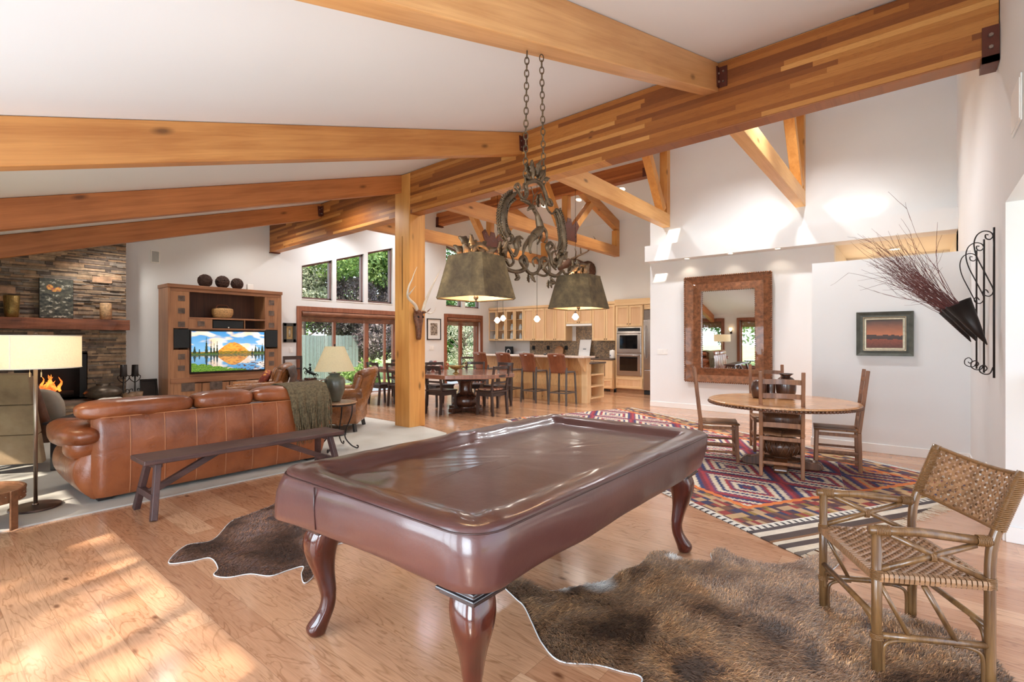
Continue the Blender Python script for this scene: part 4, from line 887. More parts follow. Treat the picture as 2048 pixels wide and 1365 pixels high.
# stag: a body with neck, head, legs and antlers, rearing inside the ring
m = M()
def lim(L, r, dx=0): P = path(L, 5, dx); n = len(P)-1; rr_ = [r[min(len(r)-1, int(i/n*(len(r)-1)))]*(1-((i/n*(len(r)-1)) % 1))+r[min(len(r)-1, int(i/n*(len(r)-1))+1)]*((i/n*(len(r)-1)) % 1) for i in range(n+1)]; m.tube(P, rr_, 12)
lim([(1063, 480), (1070, 470), (1080, 458), (1078, 444), (1074, 430), (1068, 420)], [.012, .026, .024, .020, .013, .011])
lim([(1069, 422), (1066, 415), (1060, 416), (1055, 421)], [.010, .014, .011, .005])
lim([(1064, 474), (1058, 484), (1056, 498), (1058, 508)], [.022, .013, .007, .006], .012); lim([(1066, 476), (1054, 490), (1050, 506), (1048, 522)], [.02, .011, .006, .005], -.012)
lim([(1080, 456), (1088, 464), (1090, 476), (1086, 486)], [.014, .010, .006, .006], .012); lim([(1078, 460), (1086, 470), (1082, 482), (1078, 488)], [.012, .009, .006, .005], -.012)
for s in (-1, 1):
    b = yz(1065, 413); 
    m.tube(spline([b, b+Vector((.02*s, -.02, .03)), b+Vector((.035*s, -.04, .05)), b+Vector((.03*s, -.055, .09))], 4), taper(range(13), .004, .002), 6); m.tube([b+Vector((.03*s, -.03, .04)), b+Vector((.045*s, .0, .08))], [.003, .001], 5); m.tube([b+Vector((.015*s, -.01, .02)), b+Vector((.03*s, .02, .05))], [.003, .001], 5)
    m.tube([b+Vector((.004*s, .004, .0)), b+Vector((.022*s, .01, .008))], [.006, .001], 6)
m.build('stag_figure', BRZ, cd, smooth=True)
def shade(y, label):
    cx, cy = CXc, y; zt, zb = 1.797, 1.603; A, a = .205*.74, .205*.52; c1, c2 = .045, .03
    def oct_(h, c): return [(h-c, -h), (h, -h+c), (h, h-c), (h-c, h), (-h+c, h), (-h, h-c), (-h, -h+c), (-h+c, -h)]
    tp = [Vector((cx+x, cy+yy, zt)) for x, yy in oct_(a, c2)]; bt = [Vector((cx+x, cy+yy, zb)) for x, yy in oct_(A, c1)]
    m = M(); m.add(bt+tp, [(i, (i+1) % 8, 8+(i+1) % 8, 8+i) for i in range(8)]); o = m.build('lamp_shade', SHD.m, cd, label=label); q = o.modifiers.new('t', 'SOLIDIFY'); q.thickness = .002; q.offset = 1
    m = M(); k = .985; bt2 = [Vector((cx+(p.x-cx)*k, cy+(p.y-cy)*k, zb)) for p in bt]; tp2 = [Vector((cx+(p.x-cx)*k, cy+(p.y-cy)*k, zt)) for p in tp]; m.add(bt2+tp2, [(i, (i+1) % 8, 8+(i+1) % 8, 8+i) for i in range(8)]); m.build('shade_lining', SHIN, o)
    m = M(); m.tube(bt, .0045, 6, closed=True); m.tube(tp, .0045, 6, closed=True)
    for i in range(8): m.tube([bt[i], tp[i]], .0022, 5)
    m.build('shade_trim', SHD.m, o)
    m = M(); 
    for k in range(3): m.tube([(cx, cy, zt-.002), (cx+a*math.cos(k*2.1), cy+a*math.sin(k*2.1), zt-.002)], .003, 5)
    m.tube([(cx, cy, 1.88), (cx, cy, 1.62), ], .006, 8); m.ball((cx, cy, 1.606), .012, 10); m.ball((cx, cy, 1.59), .006, 8); m.build('stem', BRZ, cd, smooth=True)
    M().ball((cx+.03, cy+.02, 1.70), .022, 12, (1, 1, 1.3)).build('bulb', BULB, cd, smooth=True); M().ball((cx-.03, cy-.02, 1.70), .022, 12, (1, 1, 1.3)).build('bulb', BULB, cd, smooth=True)
    L = bpy.data.lights.new('shade_lamp', 'POINT'); L.energy = 9; L.color = (1, .78, .5); L.shadow_soft_size = .03; lo = bpy.data.objects.new('shade_lamp', L); COL.objects.link(lo); lo.location = (cx, cy, 1.72)
    return o
BULB = emis('warm_bulb', S(255, 214, 150), 9.)
shade(onX(952, 560, CXc).y, 'left shade, nearer the camera'); shade(onX(1157, 590, CXc).y, 'right shade, farther away')
# chains
def chain(m, p, q, L=.042):
    p, q = Vector(p), Vector(q); d = (q-p).normalized(); n = int((q-p).length/(L*.78)); a = d.orthogonal().normalized(); b = d.cross(a)
    for i in range(n):
        c = lerp(p, q, (i+.5)/n); s = a if i % 2 else b; P = [c+d*(L/2*math.cos(t)*(1.0))+s*(L*.27*math.sin(t)) for t in [2*PI*k/14 for k in range(14)]]; m.tube(P, .0032, 6, closed=True)
for px_, py_, ex, ey in ((1050, 392, 1054, 96), (1088, 380, 1083, 103)):
    a = yz(px_, py_); e = yz(ex, ey); e = Vector((CXc, e.y, zc(CXc, e.y)-.30)); m = M(); chain(m, a, e); m.build('chain', BRZ, cd, smooth=True)
# ---------- fireplace wall of stacked stone
STONE = vcol('stacked_stone', .85, tex=9.)
sx = -10.7; fp = thing('stone_fireplace', 'stacked ledgestone fireplace wall reaching the ceiling, with a dark firebox', 'fireplace', (sx, 1.5, 0))
FB = (1.10, 1.97, .46, 1.2); rs = random.Random(11); m = M(); z = 0.
pal = [S(150, 130, 110), S(120, 104, 92), S(172, 148, 122), S(100, 88, 80), S(158, 130, 104), S(136, 126, 116)]; big = [S(214, 164, 120), S(190, 134, 98), S(186, 150, 122), S(222, 186, 148), S(166, 114, 92)]
rows = []
while z < 3.5:
    h = rs.choice([.018, .022, .026, .03, .038, .05]); rows.append((z, h)); z += h
blk = []
for k in range(46): blk.append((rs.uniform(-.9, 2.35), rs.uniform(.1, 3.2), rs.uniform(.13, .32), rs.uniform(.06, .11), rs.choice(big)))
for z, h in rows:
    y = -.98
    if h > .02 or 1:
        while y < 2.49:
            L = rs.choice([.08, .14, .2, .3, .42])*rs.uniform(.7, 1.3); y2 = min(2.49, y+L); zt_ = z+h
            segs = [(y, y2)]
            if z+h > FB[2] and z < FB[3]: segs = [(a, b) for a, b in ((y, min(y2, FB[0])), (max(y, FB[1]), y2)) if b-a > .005]
            for a, b in segs:
                col = rs.choice(pal); k = rs.uniform(.8, 1.25); top = zc(sx, a)+.02
                if z < top: m.box(sx-.06, a, z+.001, sx+rs.uniform(-.012, .014), b-.002, min(z+h-.002, top), tuple(c_*k for c_ in col[:3]))
            y = y2
for y, z, L, h, c_ in blk:
    if FB[0]-L-.03 < y < FB[1]+.03 and z+h > FB[2]-.02 and z < FB[3]+.06: continue
    if y+L > 2.48 or z+h > zc(sx, y)-.03: continue
    m.box(sx-.03, y, z, sx+rs.uniform(.015, .022), y+L, z+h, c_[:3])
m.build('stone_face', STONE, fp)
m = M()
for a in ((-.98, 0, FB[0], 3.2), (FB[1], 0, 2.488, 3.4), (FB[0], 0, FB[1], FB[2]), (FB[0], FB[3], FB[1], 3.1)):
    m.box(XL+.002, a[0], a[1], sx-.03, a[2], min(a[3], zc(sx, a[0])-.01))
m.build('core', plain('mortar', S(70, 62, 56), .9), fp)
FBM = plain('firebox_steel', S(30, 28, 28), .7, 0, .3); m = M(); d = .36
m.box(sx-.03, FB[0]-.01, FB[2]-.01, sx-d, FB[0], FB[3]); m.box(sx-.03, FB[1], FB[2]-.01, sx-d, FB[1]+.01, FB[3]); m.box(sx-.03, FB[0], FB[2]-.02, sx-d, FB[1], FB[2]); m.box(sx-.03, FB[0], FB[3], sx-d, FB[1], FB[3]+.01); m.box(sx-d-.01, FB[0], FB[2], sx-d, FB[1], FB[3]); m.build('firebox', FBM, fp)
m = M(); 
MCU = plain('mesh_black', S(16, 15, 15), .6)
for y0_, y1_ in ((FB[0]+.01, FB[0]+.1), (FB[1]-.1, FB[1]-.01)): B('mesh_curtain', MCU, fp, sx-.02, y0_, FB[2]+.01, sx-.015, y1_, FB[3]-.02)
m = M(); HX = sx+.42
for k in range(9):
    y = -.98; z = k*.048
    while y < 2.3:
        L = rs.uniform(.15, .4); y2 = min(2.3, y+L); k_ = rs.uniform(.9, 1.3); m.box(sx+.02, y, z, HX+rs.uniform(-.01, .012), y2-.003, z+.045, tuple(q*k_ for q in rs.choice(pal)[:3])); y = y2
m.build('raised_hearth', STONE, fp)
m = M(); rl_ = random.Random(3)
for y, z, r_ in ((1.3, .52, .045), (1.62, .53, .05), (1.45, .6, .04)): m.tube([(sx-.22+rl_.uniform(-.05, .05), y-.2, z), (sx-.2, y, z+.01), (sx-.2, y+.2, z)], r_, 9)
lg = thing('fire_logs', 'charred logs burning inside the firebox', 'logs', (sx-.2, 1.5, .46)); m.build('log', wood('char', S(60, 44, 36), S(20, 16, 14), 1, 2., .9), lg)
FIRE = NT('flame'); _z = FIRE.xyz(FIRE.obj())[2]; FIRE.set(Base_Color=S(240, 100, 40), Emission_Color=FIRE.ramp(FIRE.noise(FIRE.obj(), 9., 2), [(.35, S(232, 60, 20)), (.6, S(255, 150, 60))]), Emission_Strength=1.9)
m = M()
for i in range(13):
    y = 1.5+rl_.gauss(0, .045); x = sx-.14+rl_.uniform(-.05, .05); h = rl_.uniform(.12, .3); P = [Vector((x, y+.02*math.sin(k*1.3+i), .58+h*k/6)) for k in range(7)]
    m.tube(P, [.016, .024, .022, .017, .012, .007, .001], 7)
m.build('flame', FIRE.m, lg, smooth=True)
mn = thing('mantel_shelf', 'rough-hewn reddish timber mantel beam across the stone', 'mantel', (-10.5, 1., 1.6))
m = M(); m.grid(lambda u, v: Vector((0, lerp(-.98, 2.47, u), 0))+Vector([(-10.4+.012*nz(u*30, 1), 0, 1.585+.012*nz(u*22, 2)), (-10.39+.012*nz(u*26, 7), 0, 1.67), (-10.4+.01*nz(u*20, 3), 0, 1.755+.008*nz(u*18, 5)), (-10.715, 0, 1.76), (-10.715, 0, 1.585)][round(v*5) % 5]), 90, 6)
m.build('timber', wood('mantel_wood', S(156, 92, 62), S(92, 50, 34), 1, 1.3, .5, bump=.5), mn)
def mvase(label, p0, p1, mat, X, prof):
    a, b = onX(*p0, X), onX(*p1, X); y = (a.y+b.y)/2; z0, z1 = min(a.z, b.z), max(a.z, b.z); w = abs(b.y-a.y)/2*1.45
    t = thing('candle_vase', label, 'vase', (X, y, 1.76)); M().lathe([(r_*w, 1.757+h*(z1-z0)) for r_, h in prof], (X, y, 0), 24).build('body', mat, t, smooth=True); return t
GOLD = plain('hammered_brass', S(150, 124, 72), .35, .7, .4, 20, .5, 60); TANV = plain('bone_vase', S(186, 150, 112), .5, 0, .4, 30)
mvase('hammered brass cylinder vase at the left end of the mantel', (11, 582), (35, 627), GOLD, -10.55, [(0, 0), (.7, 0), (.82, .02), (.9, .3), (1, .97), (.9, 1), (.85, .97), (.0, .9)])
mvase('smaller tan cylinder vase at the right end of the mantel', (203, 603), (220, 637), TANV, -10.55, [(0, 0), (.8, 0), (.8, .03), (.95, .08), (1, .5), (.95, .97), (.85, 1), (.0, .97)])
# canvas of fruit on a stream
def stream(u, v):
    n = nz(u*5+3, v*16)+.6*nz(u*14, v*30, 2); c = mixc(S(40, 44, 44), S(120, 118, 100), .35+n*.7)
    if n > .42: c = mixc(c, S(210, 205, 190), .7)
    if v > .62: c = mixc(c, S(92, 92, 80), .3)
    for cx_, cy_, r_ in ((.3, .78, .1), (.42, .72, .08), (.56, .74, .09)):
        if (u-cx_)**2+((v-cy_)*1.5)**2 < r_*r_: c = mixc(S(226, 170, 84), S(150, 70, 70), nz(u*18, v*18)+.4)
    return c
cv = thing('mantel_painting', 'small canvas painting of a dark stream with golden fruit leaning on the stone', 'painting', (-10.62, 1.55, 1.77))
B('canvas_edge', plain('black_edge', S(30, 28, 26), .7), cv, -10.66, 1.37, 1.762, -10.62, 1.775, 2.39)
picture(M(), stream, 40, 60, (-10.617, 1.374, 1.77), (0, .396, 0), (0, 0, .615)).build('picture', PICM, cv)
# copper pot, boots, tall iron candle stands and a dark frame by the wall
DKB = plain('blackened_copper', S(86, 74, 62), .35, .6, .4, 12)
y = onX(205, 800, -10.2).y
t = thing('metal_pot', 'big squat dark metal pot on the raised hearth', 'pot', (-10.42, y, .43)); M().lathe([(0, .435), (.12, .435), (.24, .5), (.26, .55), (.2, .62), (.11, .66), (.09, .67), (.1, .70), (.085, .70), (.07, .66)], (-10.43, 2.12, 0), 28).build('body', DKB, t, smooth=True)
def stand(lab, px_, X):
    p = onX(px_, 800, X); y = p.y; t = thing('candle_stand', lab, 'candle holder', (X, y, 0), 0, 'black iron candle stands'); m = M(); top = onX(px_, 730, X).z
    m.tube([(X, y, .05), (X, y, top-.2)], .012, 8); 
    for k in range(3): a = k*2.09; m.tube(spline([(X, y, .25), (X+.06*math.cos(a), y+.06*math.sin(a), .15), (X+.12*math.cos(a), y+.12*math.sin(a), .04), (X+.15*math.cos(a), y+.15*math.sin(a), .016)], 4), .009, 6)
    for z_ in (top-.5, top-.26):
        for s in (-1, 1): m.tube(spline([(X, y, z_-.05), (X, y+s*.06, z_), (X, y+s*.08, z_+.06), (X, y+s*.04, z_+.08), (X, y+s*.035, z_+.045)], 5), .007, 6)
    m.lathe([(0, top-.2), (.05, top-.2), (.055, top-.18), (.05, top-.15), (.045, top), (.04, top), (.03, top-.1)], (X, y, 0), 14); m.build('iron', BLACKM, t, smooth=True)
stand('left twisted iron candle stand beside the stone wall', 247, -10.35); stand('right twisted iron candle stand against the white wall', 270, -10.6)
BOOT = leather('boot_hide', S(140, 106, 72), S(84, 62, 44), .6, 8., .4)
for k, (px_, X) in enumerate(((258, -10.3), (273, -10.45))):
    y = onX(px_, 790, X).y; t = thing('cowboy_boot', ['cowboy boot of mottled hide, left one of the pair', 'cowboy boot of mottled hide, right one of the pair'][k], 'boot', (X, y, 0), 0, 'hide boots by the candle stands'); m = M()
    m.lathe([(0, .1), (.05, .1), (.055, .2), (.075, .4), (.095, .52), (.088, .52), (.05, .3)], (X, y, 0), 14); m.ball((X+.06, y, .07), .075, 12, (1.6, .7, .75)); m.build('shaft', BOOT, t, smooth=True); B('heel', BLACKM, t, X-.06, y-.03, .002, X-.0, y+.03, .06)
p = onX(310, 790, -10.75)
t = thing('leaning_frame', 'small black frame propped on the floor against the wall beside the cabinet', 'frame', (-10.8, 2.86, 0)); m = M(); mt = Matrix.Translation((-10.78, 2.88, 0.0)) @ Matrix.Rotation(R(-14), 4, 'Y'); m.box(-.02, -.13, .015, .02, -.10, .72, m=mt); m.box(-.02, .10, .015, .02, .13, .72, m=mt); m.box(-.02, -.13, .69, .02, .13, .72, m=mt); m.box(-.02, -.13, .015, .02, .13, .045, m=mt); m.box(-.015, -.11, .03, -.005, .11, .70, m=mt); m.build('frame', BLACKM, t)
# ---------- wall speaker grille and switches
def plate(name, label, cat, P0_, P1_, mat, th=.008, n=(1, 0, 0), parts=None):
    n = Vector(n); t = thing(name, label, cat, tuple(P0_)); m = M(); q = n*th
    m.box(min(P0_.x, P1_.x)+min(0, q.x), min(P0_.y, P1_.y)+min(0, q.y), P0_.z, max(P0_.x, P1_.x)+max(0, q.x), max(P0_.y, P1_.y)+max(0, q.y), P1_.z); m.build('plate', mat, t, bev=.002)
    if parts:
        k_, pm = parts; ax = 1 if abs(n.x) > .5 else 0
        for i in range(k_):
            f0, f1 = (i+.28)/k_, (i+.72)/k_; a, b = P0_.lerp(P1_, f0), P0_.lerp(P1_, f1); zm, hh = (P0_.z+P1_.z)/2, (P1_.z-P0_.z)*.28; m = M(); q = n*(th+.004)
            m.box(min(a.x, b.x)+min(0, q.x), min(a.y, b.y)+min(0, q.y), zm-hh, max(a.x, b.x)+max(0, q.x), max(a.y, b.y)+max(0, q.y), zm+hh); m.build('switch', pm, t)
    return t
GRL = plain('grille_grey', S(178, 182, 180), .6); OUTL = plain('switch_white', S(240, 238, 232), .4)
a, b = onX(301, 526, XL), onX(320, 502, XL); t = plate('speaker_grille', 'grey in-wall speaker grille high beside the stone wall', 'speaker', Vector((XL+.001, a.y, a.z)), Vector((XL+.001, b.y, b.z)), OUTL); B('grille', GRL, t, XL+.009, a.y+.02, a.z+.025, XL+.012, b.y-.02, b.z-.025)
plate('light_switch', 'single white rocker switch between the TV cabinet and the glass door', 'switch', Vector((XL+.001, 5.60, 1.13)), Vector((XL+.001, 5.675, 1.25)), OUTL, parts=(1, TRIMW))
plate('light_switch', 'triple white switch plate under the framed print right of the post', 'switch', Vector((XL+.001, 9.8, 1.14)), Vector((XL+.001, 9.98, 1.26)), OUTL, parts=(3, TRIMW))
plate('light_switch', 'four-gang white switch plate left of the framed mirror', 'switch', onY(1315, 709, YA-.001), onY(1335, 699, YA-.001), OUTL, n=(0, -1, 0), parts=(4, TRIMW))
p = onX(1974, 940, XR-.001); plate('wall_outlet', 'small white outlet low on the right wall', 'outlet', Vector((XR-.001, p.y-.035, p.z-.06)), Vector((XR-.001, p.y+.035, p.z+.06)), OUTL, n=(-1, 0, 0), parts=(1, TRIMW))
a, b = onX(2044, 250, XR-.001), onX(2029, 175, XR-.001); t = plate('speaker_grille', 'white in-wall speaker panel high on the right wall', 'speaker', Vector((XR-.001, 4.15, 2.70)), Vector((XR-.001, 4.5, 2.98)), OUTL, n=(-1, 0, 0)); B('grille', TRIMW, t, XR-.013, 4.17, 2.72, XR-.009, 4.48, 2.96)
# ---------- TV cabinet
WAL = wood('walnut', S(170, 120, 84), S(126, 82, 56), 2, 1.1, .42); WALY = wood('walnut_y', S(158, 108, 76), S(118, 76, 52), 1, 1.1, .42); WALD = wood('walnut_dark', S(96, 58, 40), S(64, 38, 28), 2, 1.1, .5); TILE = plain('slate_tile', S(96, 78, 68), .5, 0, .5, 12, .4); BLK = plain('black_cloth', S(32, 34, 36), .85)
F = -10.55; cyz = lambda x, y: onX(x, y, F)
cb = thing('media_cabinet', 'tall dark walnut media cabinet with slate tile insets around the television', 'cabinet', (-10.8, 4.1, 0))
Y0, Y1, ZT = 3.07, 5.155, 2.39; y378, y348, y530, y555 = cyz(379, 700).y, cyz(347, 700).y, cyz(530, 700).y, cyz(555, 700).y
m = M(); m.box(XL+.02, Y0, .0, F, Y0+.04, ZT); m.box(XL+.02, Y1-.04, 0, F, Y1, ZT); m.box(XL+.02, Y0+.04, 0, XL+.04, Y1-.04, ZT)
m.box(F-.03, Y0+.04, .0, F, y348, ZT-.07); m.box(F-.03, y555, 0, F, Y1-.04, ZT-.07); m.build('carcase', WAL, cb, bev=.004)
m = M(); m.box(XL+.02, Y0-.015, ZT-.005, F+.02, Y1+.015, ZT+.06); m.box(F-.03, Y0+.04, ZT-.07, F+.003, Y1-.04, ZT-.005); m.build('top', WALY, cb, bev=.006)
zN0, zN1 = cyz(450, 637).z, ZT-.07; zS0 = cyz(450, 657.5).z
m = M(); m.box(XL+.04, y378, .8, XL+.05, y530, ZT); m.build('back_panel', WALD, cb)
B('shelf', WALY, cb, XL+.05, y378-.02, zN0-.03, F, y530+.02, zN0, .003); B('shelf', WALY, cb, XL+.05, y378-.02, zS0-.03, F, y530+.02, zS0, .003)
for a, b in ((y348, y378), (y530, y555)): m = M(); m.box(F-.02, a, 0, F-.002, b, cyz(360, 700).z); m.box(F-.02, a, cyz(360, 657).z, F-.002, b, ZT-.07); m.box(XL+.05, b-.02 if b == y378 else a, .6, F-.02, b if b == y378 else a+.02, ZT-.05); o = m.build('side_panel', WAL, cb)
for px_, ys in ((363, (597, 622, 649, 714, 737)), (543, (606, 627, 651, 709, 727))):
    for py_ in ys: p = cyz(px_, py_); B('tile_inset', TILE, o, F-.004, p.y-.055, p.z-.05, F+.004, p.y+.055, p.z+.05)
ya, yb = y378, cyz(425, 650).y; m = M(); m.box(F-.02, ya, zS0, F-.004, yb, zN0-.03); m.box(F-.3, yb-.015, zS0, F-.01, yb, zN0-.03); yc = cyz(489, 650).y; B('cubby_divider', WAL, cb, F-.3, yc, zS0, F-.005, yc+.015, zN0-.03); o = m.build('cubby_front', WAL, cb); B('tile_inset', TILE, o, F-.006, (ya+yb)/2-.06, (zS0+zN0)/2-.065, F+.002, (ya+yb)/2+.06, (zS0+zN0)/2+.03)
for a, b, lab in ((y348+.005, y378-.002, 'left'), (y530+.002, y555-.005, 'right')):
    t = thing('side_speaker', 'black cloth-fronted speaker set into the cabinet on the %s of the television' % lab, 'speaker', (F, (a+b)/2, 1.4)); B('grille', BLK, t, F-.15, a, cyz(363, 697).z+.005, F+.012, b, cyz(363, 658).z-.006, .006)
t = thing('center_speaker', 'long black centre speaker on the cabinet shelf under the basket', 'speaker', (F-.1, (yb+yc)/2, zS0)); B('grille', BLK, t, F-.25, yb+.015, zS0+.003, F-.012, yc-.015, zN0-.045, .01); B('badge', TRIMW, t, F-.012, (yb+yc)/2-.012, zS0+.01, F-.008, (yb+yc)/2+.012, zS0+.03)
zl = cyz(450, 752).z
m = M(); m.box(F-.02, Y0+.04, cyz(450, 762).z, F+.012, Y1-.04, zl); m.box(F-.02, y348, cyz(400, 748).z-.12+.0, F-.005, y555, cyz(400, 748).z+.0); m.box(XL+.05, Y0+.04, zl-.06, F-.02, Y1-.04, zl-.03); m.build('ledge', WALY, cb, bev=.004)
ds = [y348, cyz(404, 780).y, cyz(459, 780).y, cyz(508, 780).y, y555]
for k in range(4):
    o = B('door', WAL, cb, F-.02, ds[k]+.006, .08, F+.004, ds[k+1]-.006, cyz(450, 763).z-.01, .004); c_ = (ds[k]+ds[k+1])/2; zt_ = .62; B('tile_inset', TILE, o, F+.002, c_-.11, zt_-.16, F+.008, c_+.11, zt_)
tvz0, tvz1, tvy0, tvy1 = cyz(380, 746).z, cyz(380, 661).z, y378+.004, y530-.006
tv = thing('television', 'flat television in the cabinet showing a golden hill mirrored in a lake', 'television', (F+.02, 4.1, tvz0))
B('bezel', BLACKM, tv, F-.03, tvy0, tvz0-.02, F+.02, tvy1, tvz1+.01, .004)
def lake(u, v):
    w = v; r = v
    hz = .43; ref = v < hz
    if ref: w = hz+(hz-v)*1.05
    sk = nz(u*4.5, w*7, 1)+.5*nz(u*11, w*17, 2)
    c = mixc(S(60, 140, 200), S(150, 200, 230), (1-w)*1.2)
    if sk > -.08: c = mixc(c, mixc(S(240, 234, 226), S(236, 196, 150), nz(u*6, w*3)+.3), min(.95, (sk+.08)*2.6))
    hill = hz+.01+.29*(.5+.5*math.cos(PI*min(1, abs(u-.55)/.28)))**.75+.01*nz(u*25, 2)
    if w < hill: c = mixc(S(232, 166, 66), S(186, 112, 40), nz(u*24, w*30)+.3+.8*nz(u*5, w*5)); 
    if w < hz+.07+.03*nz(u*30, 0) and w < hill+.05: c = mixc(S(90, 96, 40), S(160, 120, 40), nz(u*30, w*30)+.5)
    for cx_, hh, ww in ((.19, .86, .028), (.25, .78, .018), (.29, .7, .02), (.33, .76, .022), (.04, .66, .03), (.1, .6, .02), (.87, .66, .03), (.92, .62, .025), (.97, .7, .03), (.82, .58, .02)):
        if w < hh and w > hz-.02:
            if abs(u-cx_) < ww*(hh-w)/(hh-hz)*(.55+.45*abs(math.sin(w*90))): c = mixc(S(28, 44, 34), S(52, 70, 44), nz(u*60, w*60)+.3)
    if w < hz+.03 and (u < .34 or u > .84): c = S(70, 96, 40)
    if ref: c = mixc(c, S(60, 80, 100), .28)
    if v < .22-.3*u+.06*nz(u*20, v*20) or (v < .1 and nz(u*8, v*12) > .1 and u < .6): c = mixc(S(60, 110, 40), S(120, 150, 60), nz(u*50, v*50)+.4)
    if v < .2 and u > .6 and nz(u*26, v*40) > .25: c = S(90, 60, 50)
    return tuple(c[:3])
SCR = vcol('screen', .2, emit=.75)
picture(M(), lake, 150, 90, (F+.022, tvy0+.02, tvz0+.012), (0, tvy1-tvy0-.04, 0), (0, 0, tvz1-tvz0-.03)).build('screen', SCR, tv)
# basket, grapevine balls, router
p = cyz(454, 637); WICK = plain('wicker', S(206, 162, 110), .7, 0, .35, 40, .8, 90)
t = thing('wicker_basket', 'round tan woven basket with a leather handle on the cabinet shelf', 'basket', (F-.2, p.y, zN0)); m = M(); m.lathe([(0, zN0+.002), (.12, zN0+.002), (.17, zN0+.05), (.19, zN0+.13), (.185, zN0+.19), (.165, zN0+.2), (.17, zN0+.12), (.0, zN0+.04)], (F-.22, p.y, 0), 28); o = m.build('body', WICK, t, smooth=True)
m = M()
for k in range(8): m.tube([(F-.22+(.17+.02*min(1, k/3)+.001)*math.cos(a), p.y+(.155+.03*min(1, k/3)+.002)*math.sin(a), zN0+.03+k*.02) for a in [2*PI*i/36 for i in range(36)]], .0055, 5, closed=True)
m.build('woven_rows', WICK, o); M().tube(spline([(F-.22, p.y-.12, zN0+.19), (F-.22, p.y-.09, zN0+.26), (F-.22, p.y, zN0+.27), (F-.22, p.y+.09, zN0+.26), (F-.22, p.y+.12, zN0+.19)], 5), .009, 8).build('handle', plain('lth', S(130, 72, 44), .5), t, smooth=True)
for k, (px_, py_, r_) in enumerate(((410, 568, .128), (445, 569, .13), (474, 573, .118))):
    p = onX(px_, py_, -10.75); ctr = Vector((-10.75, p.y, ZT+.055+r_)); t = thing('grapevine_ball', ['dark woven vine ball on the cabinet top, left of three', 'dark woven vine ball on the cabinet top, middle of three', 'smaller dark woven vine ball on the cabinet top, right of three'][k], 'ornament', (-10.75, p.y, ZT+.055), 0, 'vine balls on the cabinet'); m = M(); rb = random.Random(k)
    m.ball(ctr, r_*.86, 14)
    for i in range(46):
        n_ = Vector((rb.gauss(0, 1), rb.gauss(0, 1), rb.gauss(0, 1))).normalized(); a = n_.orthogonal().normalized(); b = n_.cross(a); rr2 = r_*rb.uniform(.84, 1.0); off = rb.uniform(-.5, .5)*r_; q = math.sqrt(max(.01, rr2*rr2-off*off))
        m.tube([ctr+n_*off+(a*math.cos(2*PI*j/12)+b*math.sin(2*PI*j/12))*q for j in range(12)], .006, 4, closed=True)
    m.build('vines', plain('vine', S(72, 50, 42), .8, 0, .5, 30), t)
p = onX(500, 577, -10.75); t = thing('white_router', 'small white plastic box on the cabinet top right of the vine balls', 'router', (-10.75, p.y, ZT+.055)); B('case', TRIMW, t, -10.8, p.y-.06, ZT+.061, -10.72, p.y+.06, ZT+.19, .01)
# framed pictures on the left wall
def fr(name, label, pA, pB, mat, fn, mw, nu=24, nv=30, liner=None):
    a, b = onX(*pA, XL), onX(*pB, XL); y0, y1, z0, z1 = a.y, b.y, min(a.z, b.z), max(a.z, b.z); t = thing(name, label, 'picture', (XL, (y0+y1)/2, z0)); m = M(); frame(m, y0, y1, z0, z1, z1, mw, XL+.002, XL+.03); m.build('frame', mat, t, bev=.003)
    B('mount', liner or TRIMW, t, XL+.003, y0+mw*.9, z0+mw*.9, XL+.01, y1-mw*.9, z1-mw*.9); k = .22*(y1-y0-2*mw) if liner is None else .05
    picture(M(), fn, nu, nv, (XL+.012, y0+mw+k, z0+mw+k), (0, y1-y0-2*mw-2*k, 0), (0, 0, z1-z0-2*mw-2*k)).build('picture', PICM, t)
fr('framed_print', 'dark framed small abstract picture beside the TV cabinet', (566, 685), (591, 647), plain('dk_frame', S(52, 50, 44), .5), lambda u, v: mixc(S(120, 96, 70), S(206, 204, 190), .5+nz(u*9, v*5)*1.2) if (u-.5)**2+(v-.5)**2 < .12 else mixc(S(140, 120, 90), S(110, 96, 70), nz(u*9, v*9)+.5), .07, liner=plain('gilt', S(170, 140, 90), .5))
def wcut(u, v):
    n = nz(u*7, v*7)+.5*nz(u*20, v*20); return mixc(S(88, 74, 66), S(190, 176, 160), .5+n*1.3)
fr('framed_print', 'black framed brown woodcut print on the wall right of the post', (853.5, 680), (881, 638.5), BLACKM, wcut, .025)
# ---------- leather sofa seen from behind
SOF = leather('cognac_leather', S(154, 86, 48), S(108, 54, 28), .32, 2.2, .35, S(172, 102, 60), 9., .2); SEAM = plain('seam_tan', S(178, 116, 78), .6)
so = thing('leather_sofa', 'long cognac leather sofa seen from behind, with seamed back and puffy cushions', 'sofa', (-5.9, 2.1, 0))
SX, SY0, SY1 = -5.45, 1.03, 3.13
m = M()
def sback(u, v):
    y = lerp(SY0, SY1, u); z = lerp(.045, .735, v); e = min(u, 1-u)*(SY1-SY0); x = SX+.035*math.sin(PI*v)**.6-.06*max(0, 1-e/.09)**2+.006*abs(math.sin(PI*u*8))**.5+.004*nz(y*6, z*6)
    return Vector((x, y, z))
m.grid(sback, 90, 24); m.build('back_panel', SOF, so, smooth=True)
m = M()
for k in range(1, 8):
    m.tube([sback(k/8, v/10)+Vector((.004, 0, 0)) for v in range(11)], .0045, 5)
m.tube([sback(u/30, 1.0)+Vector((.0, 0, 0)) for u in range(31)], .006, 5); m.build('back_seams', SEAM, so, smooth=True)
m = M(); m.box(-6.38, SY0+.02, .05, SX-.04, SY1-.02, .42); m.box(-5.75, SY0+.02, .3, SX-.01, SY1-.02, .72); m.build('base', SOF, so, bev=.03)
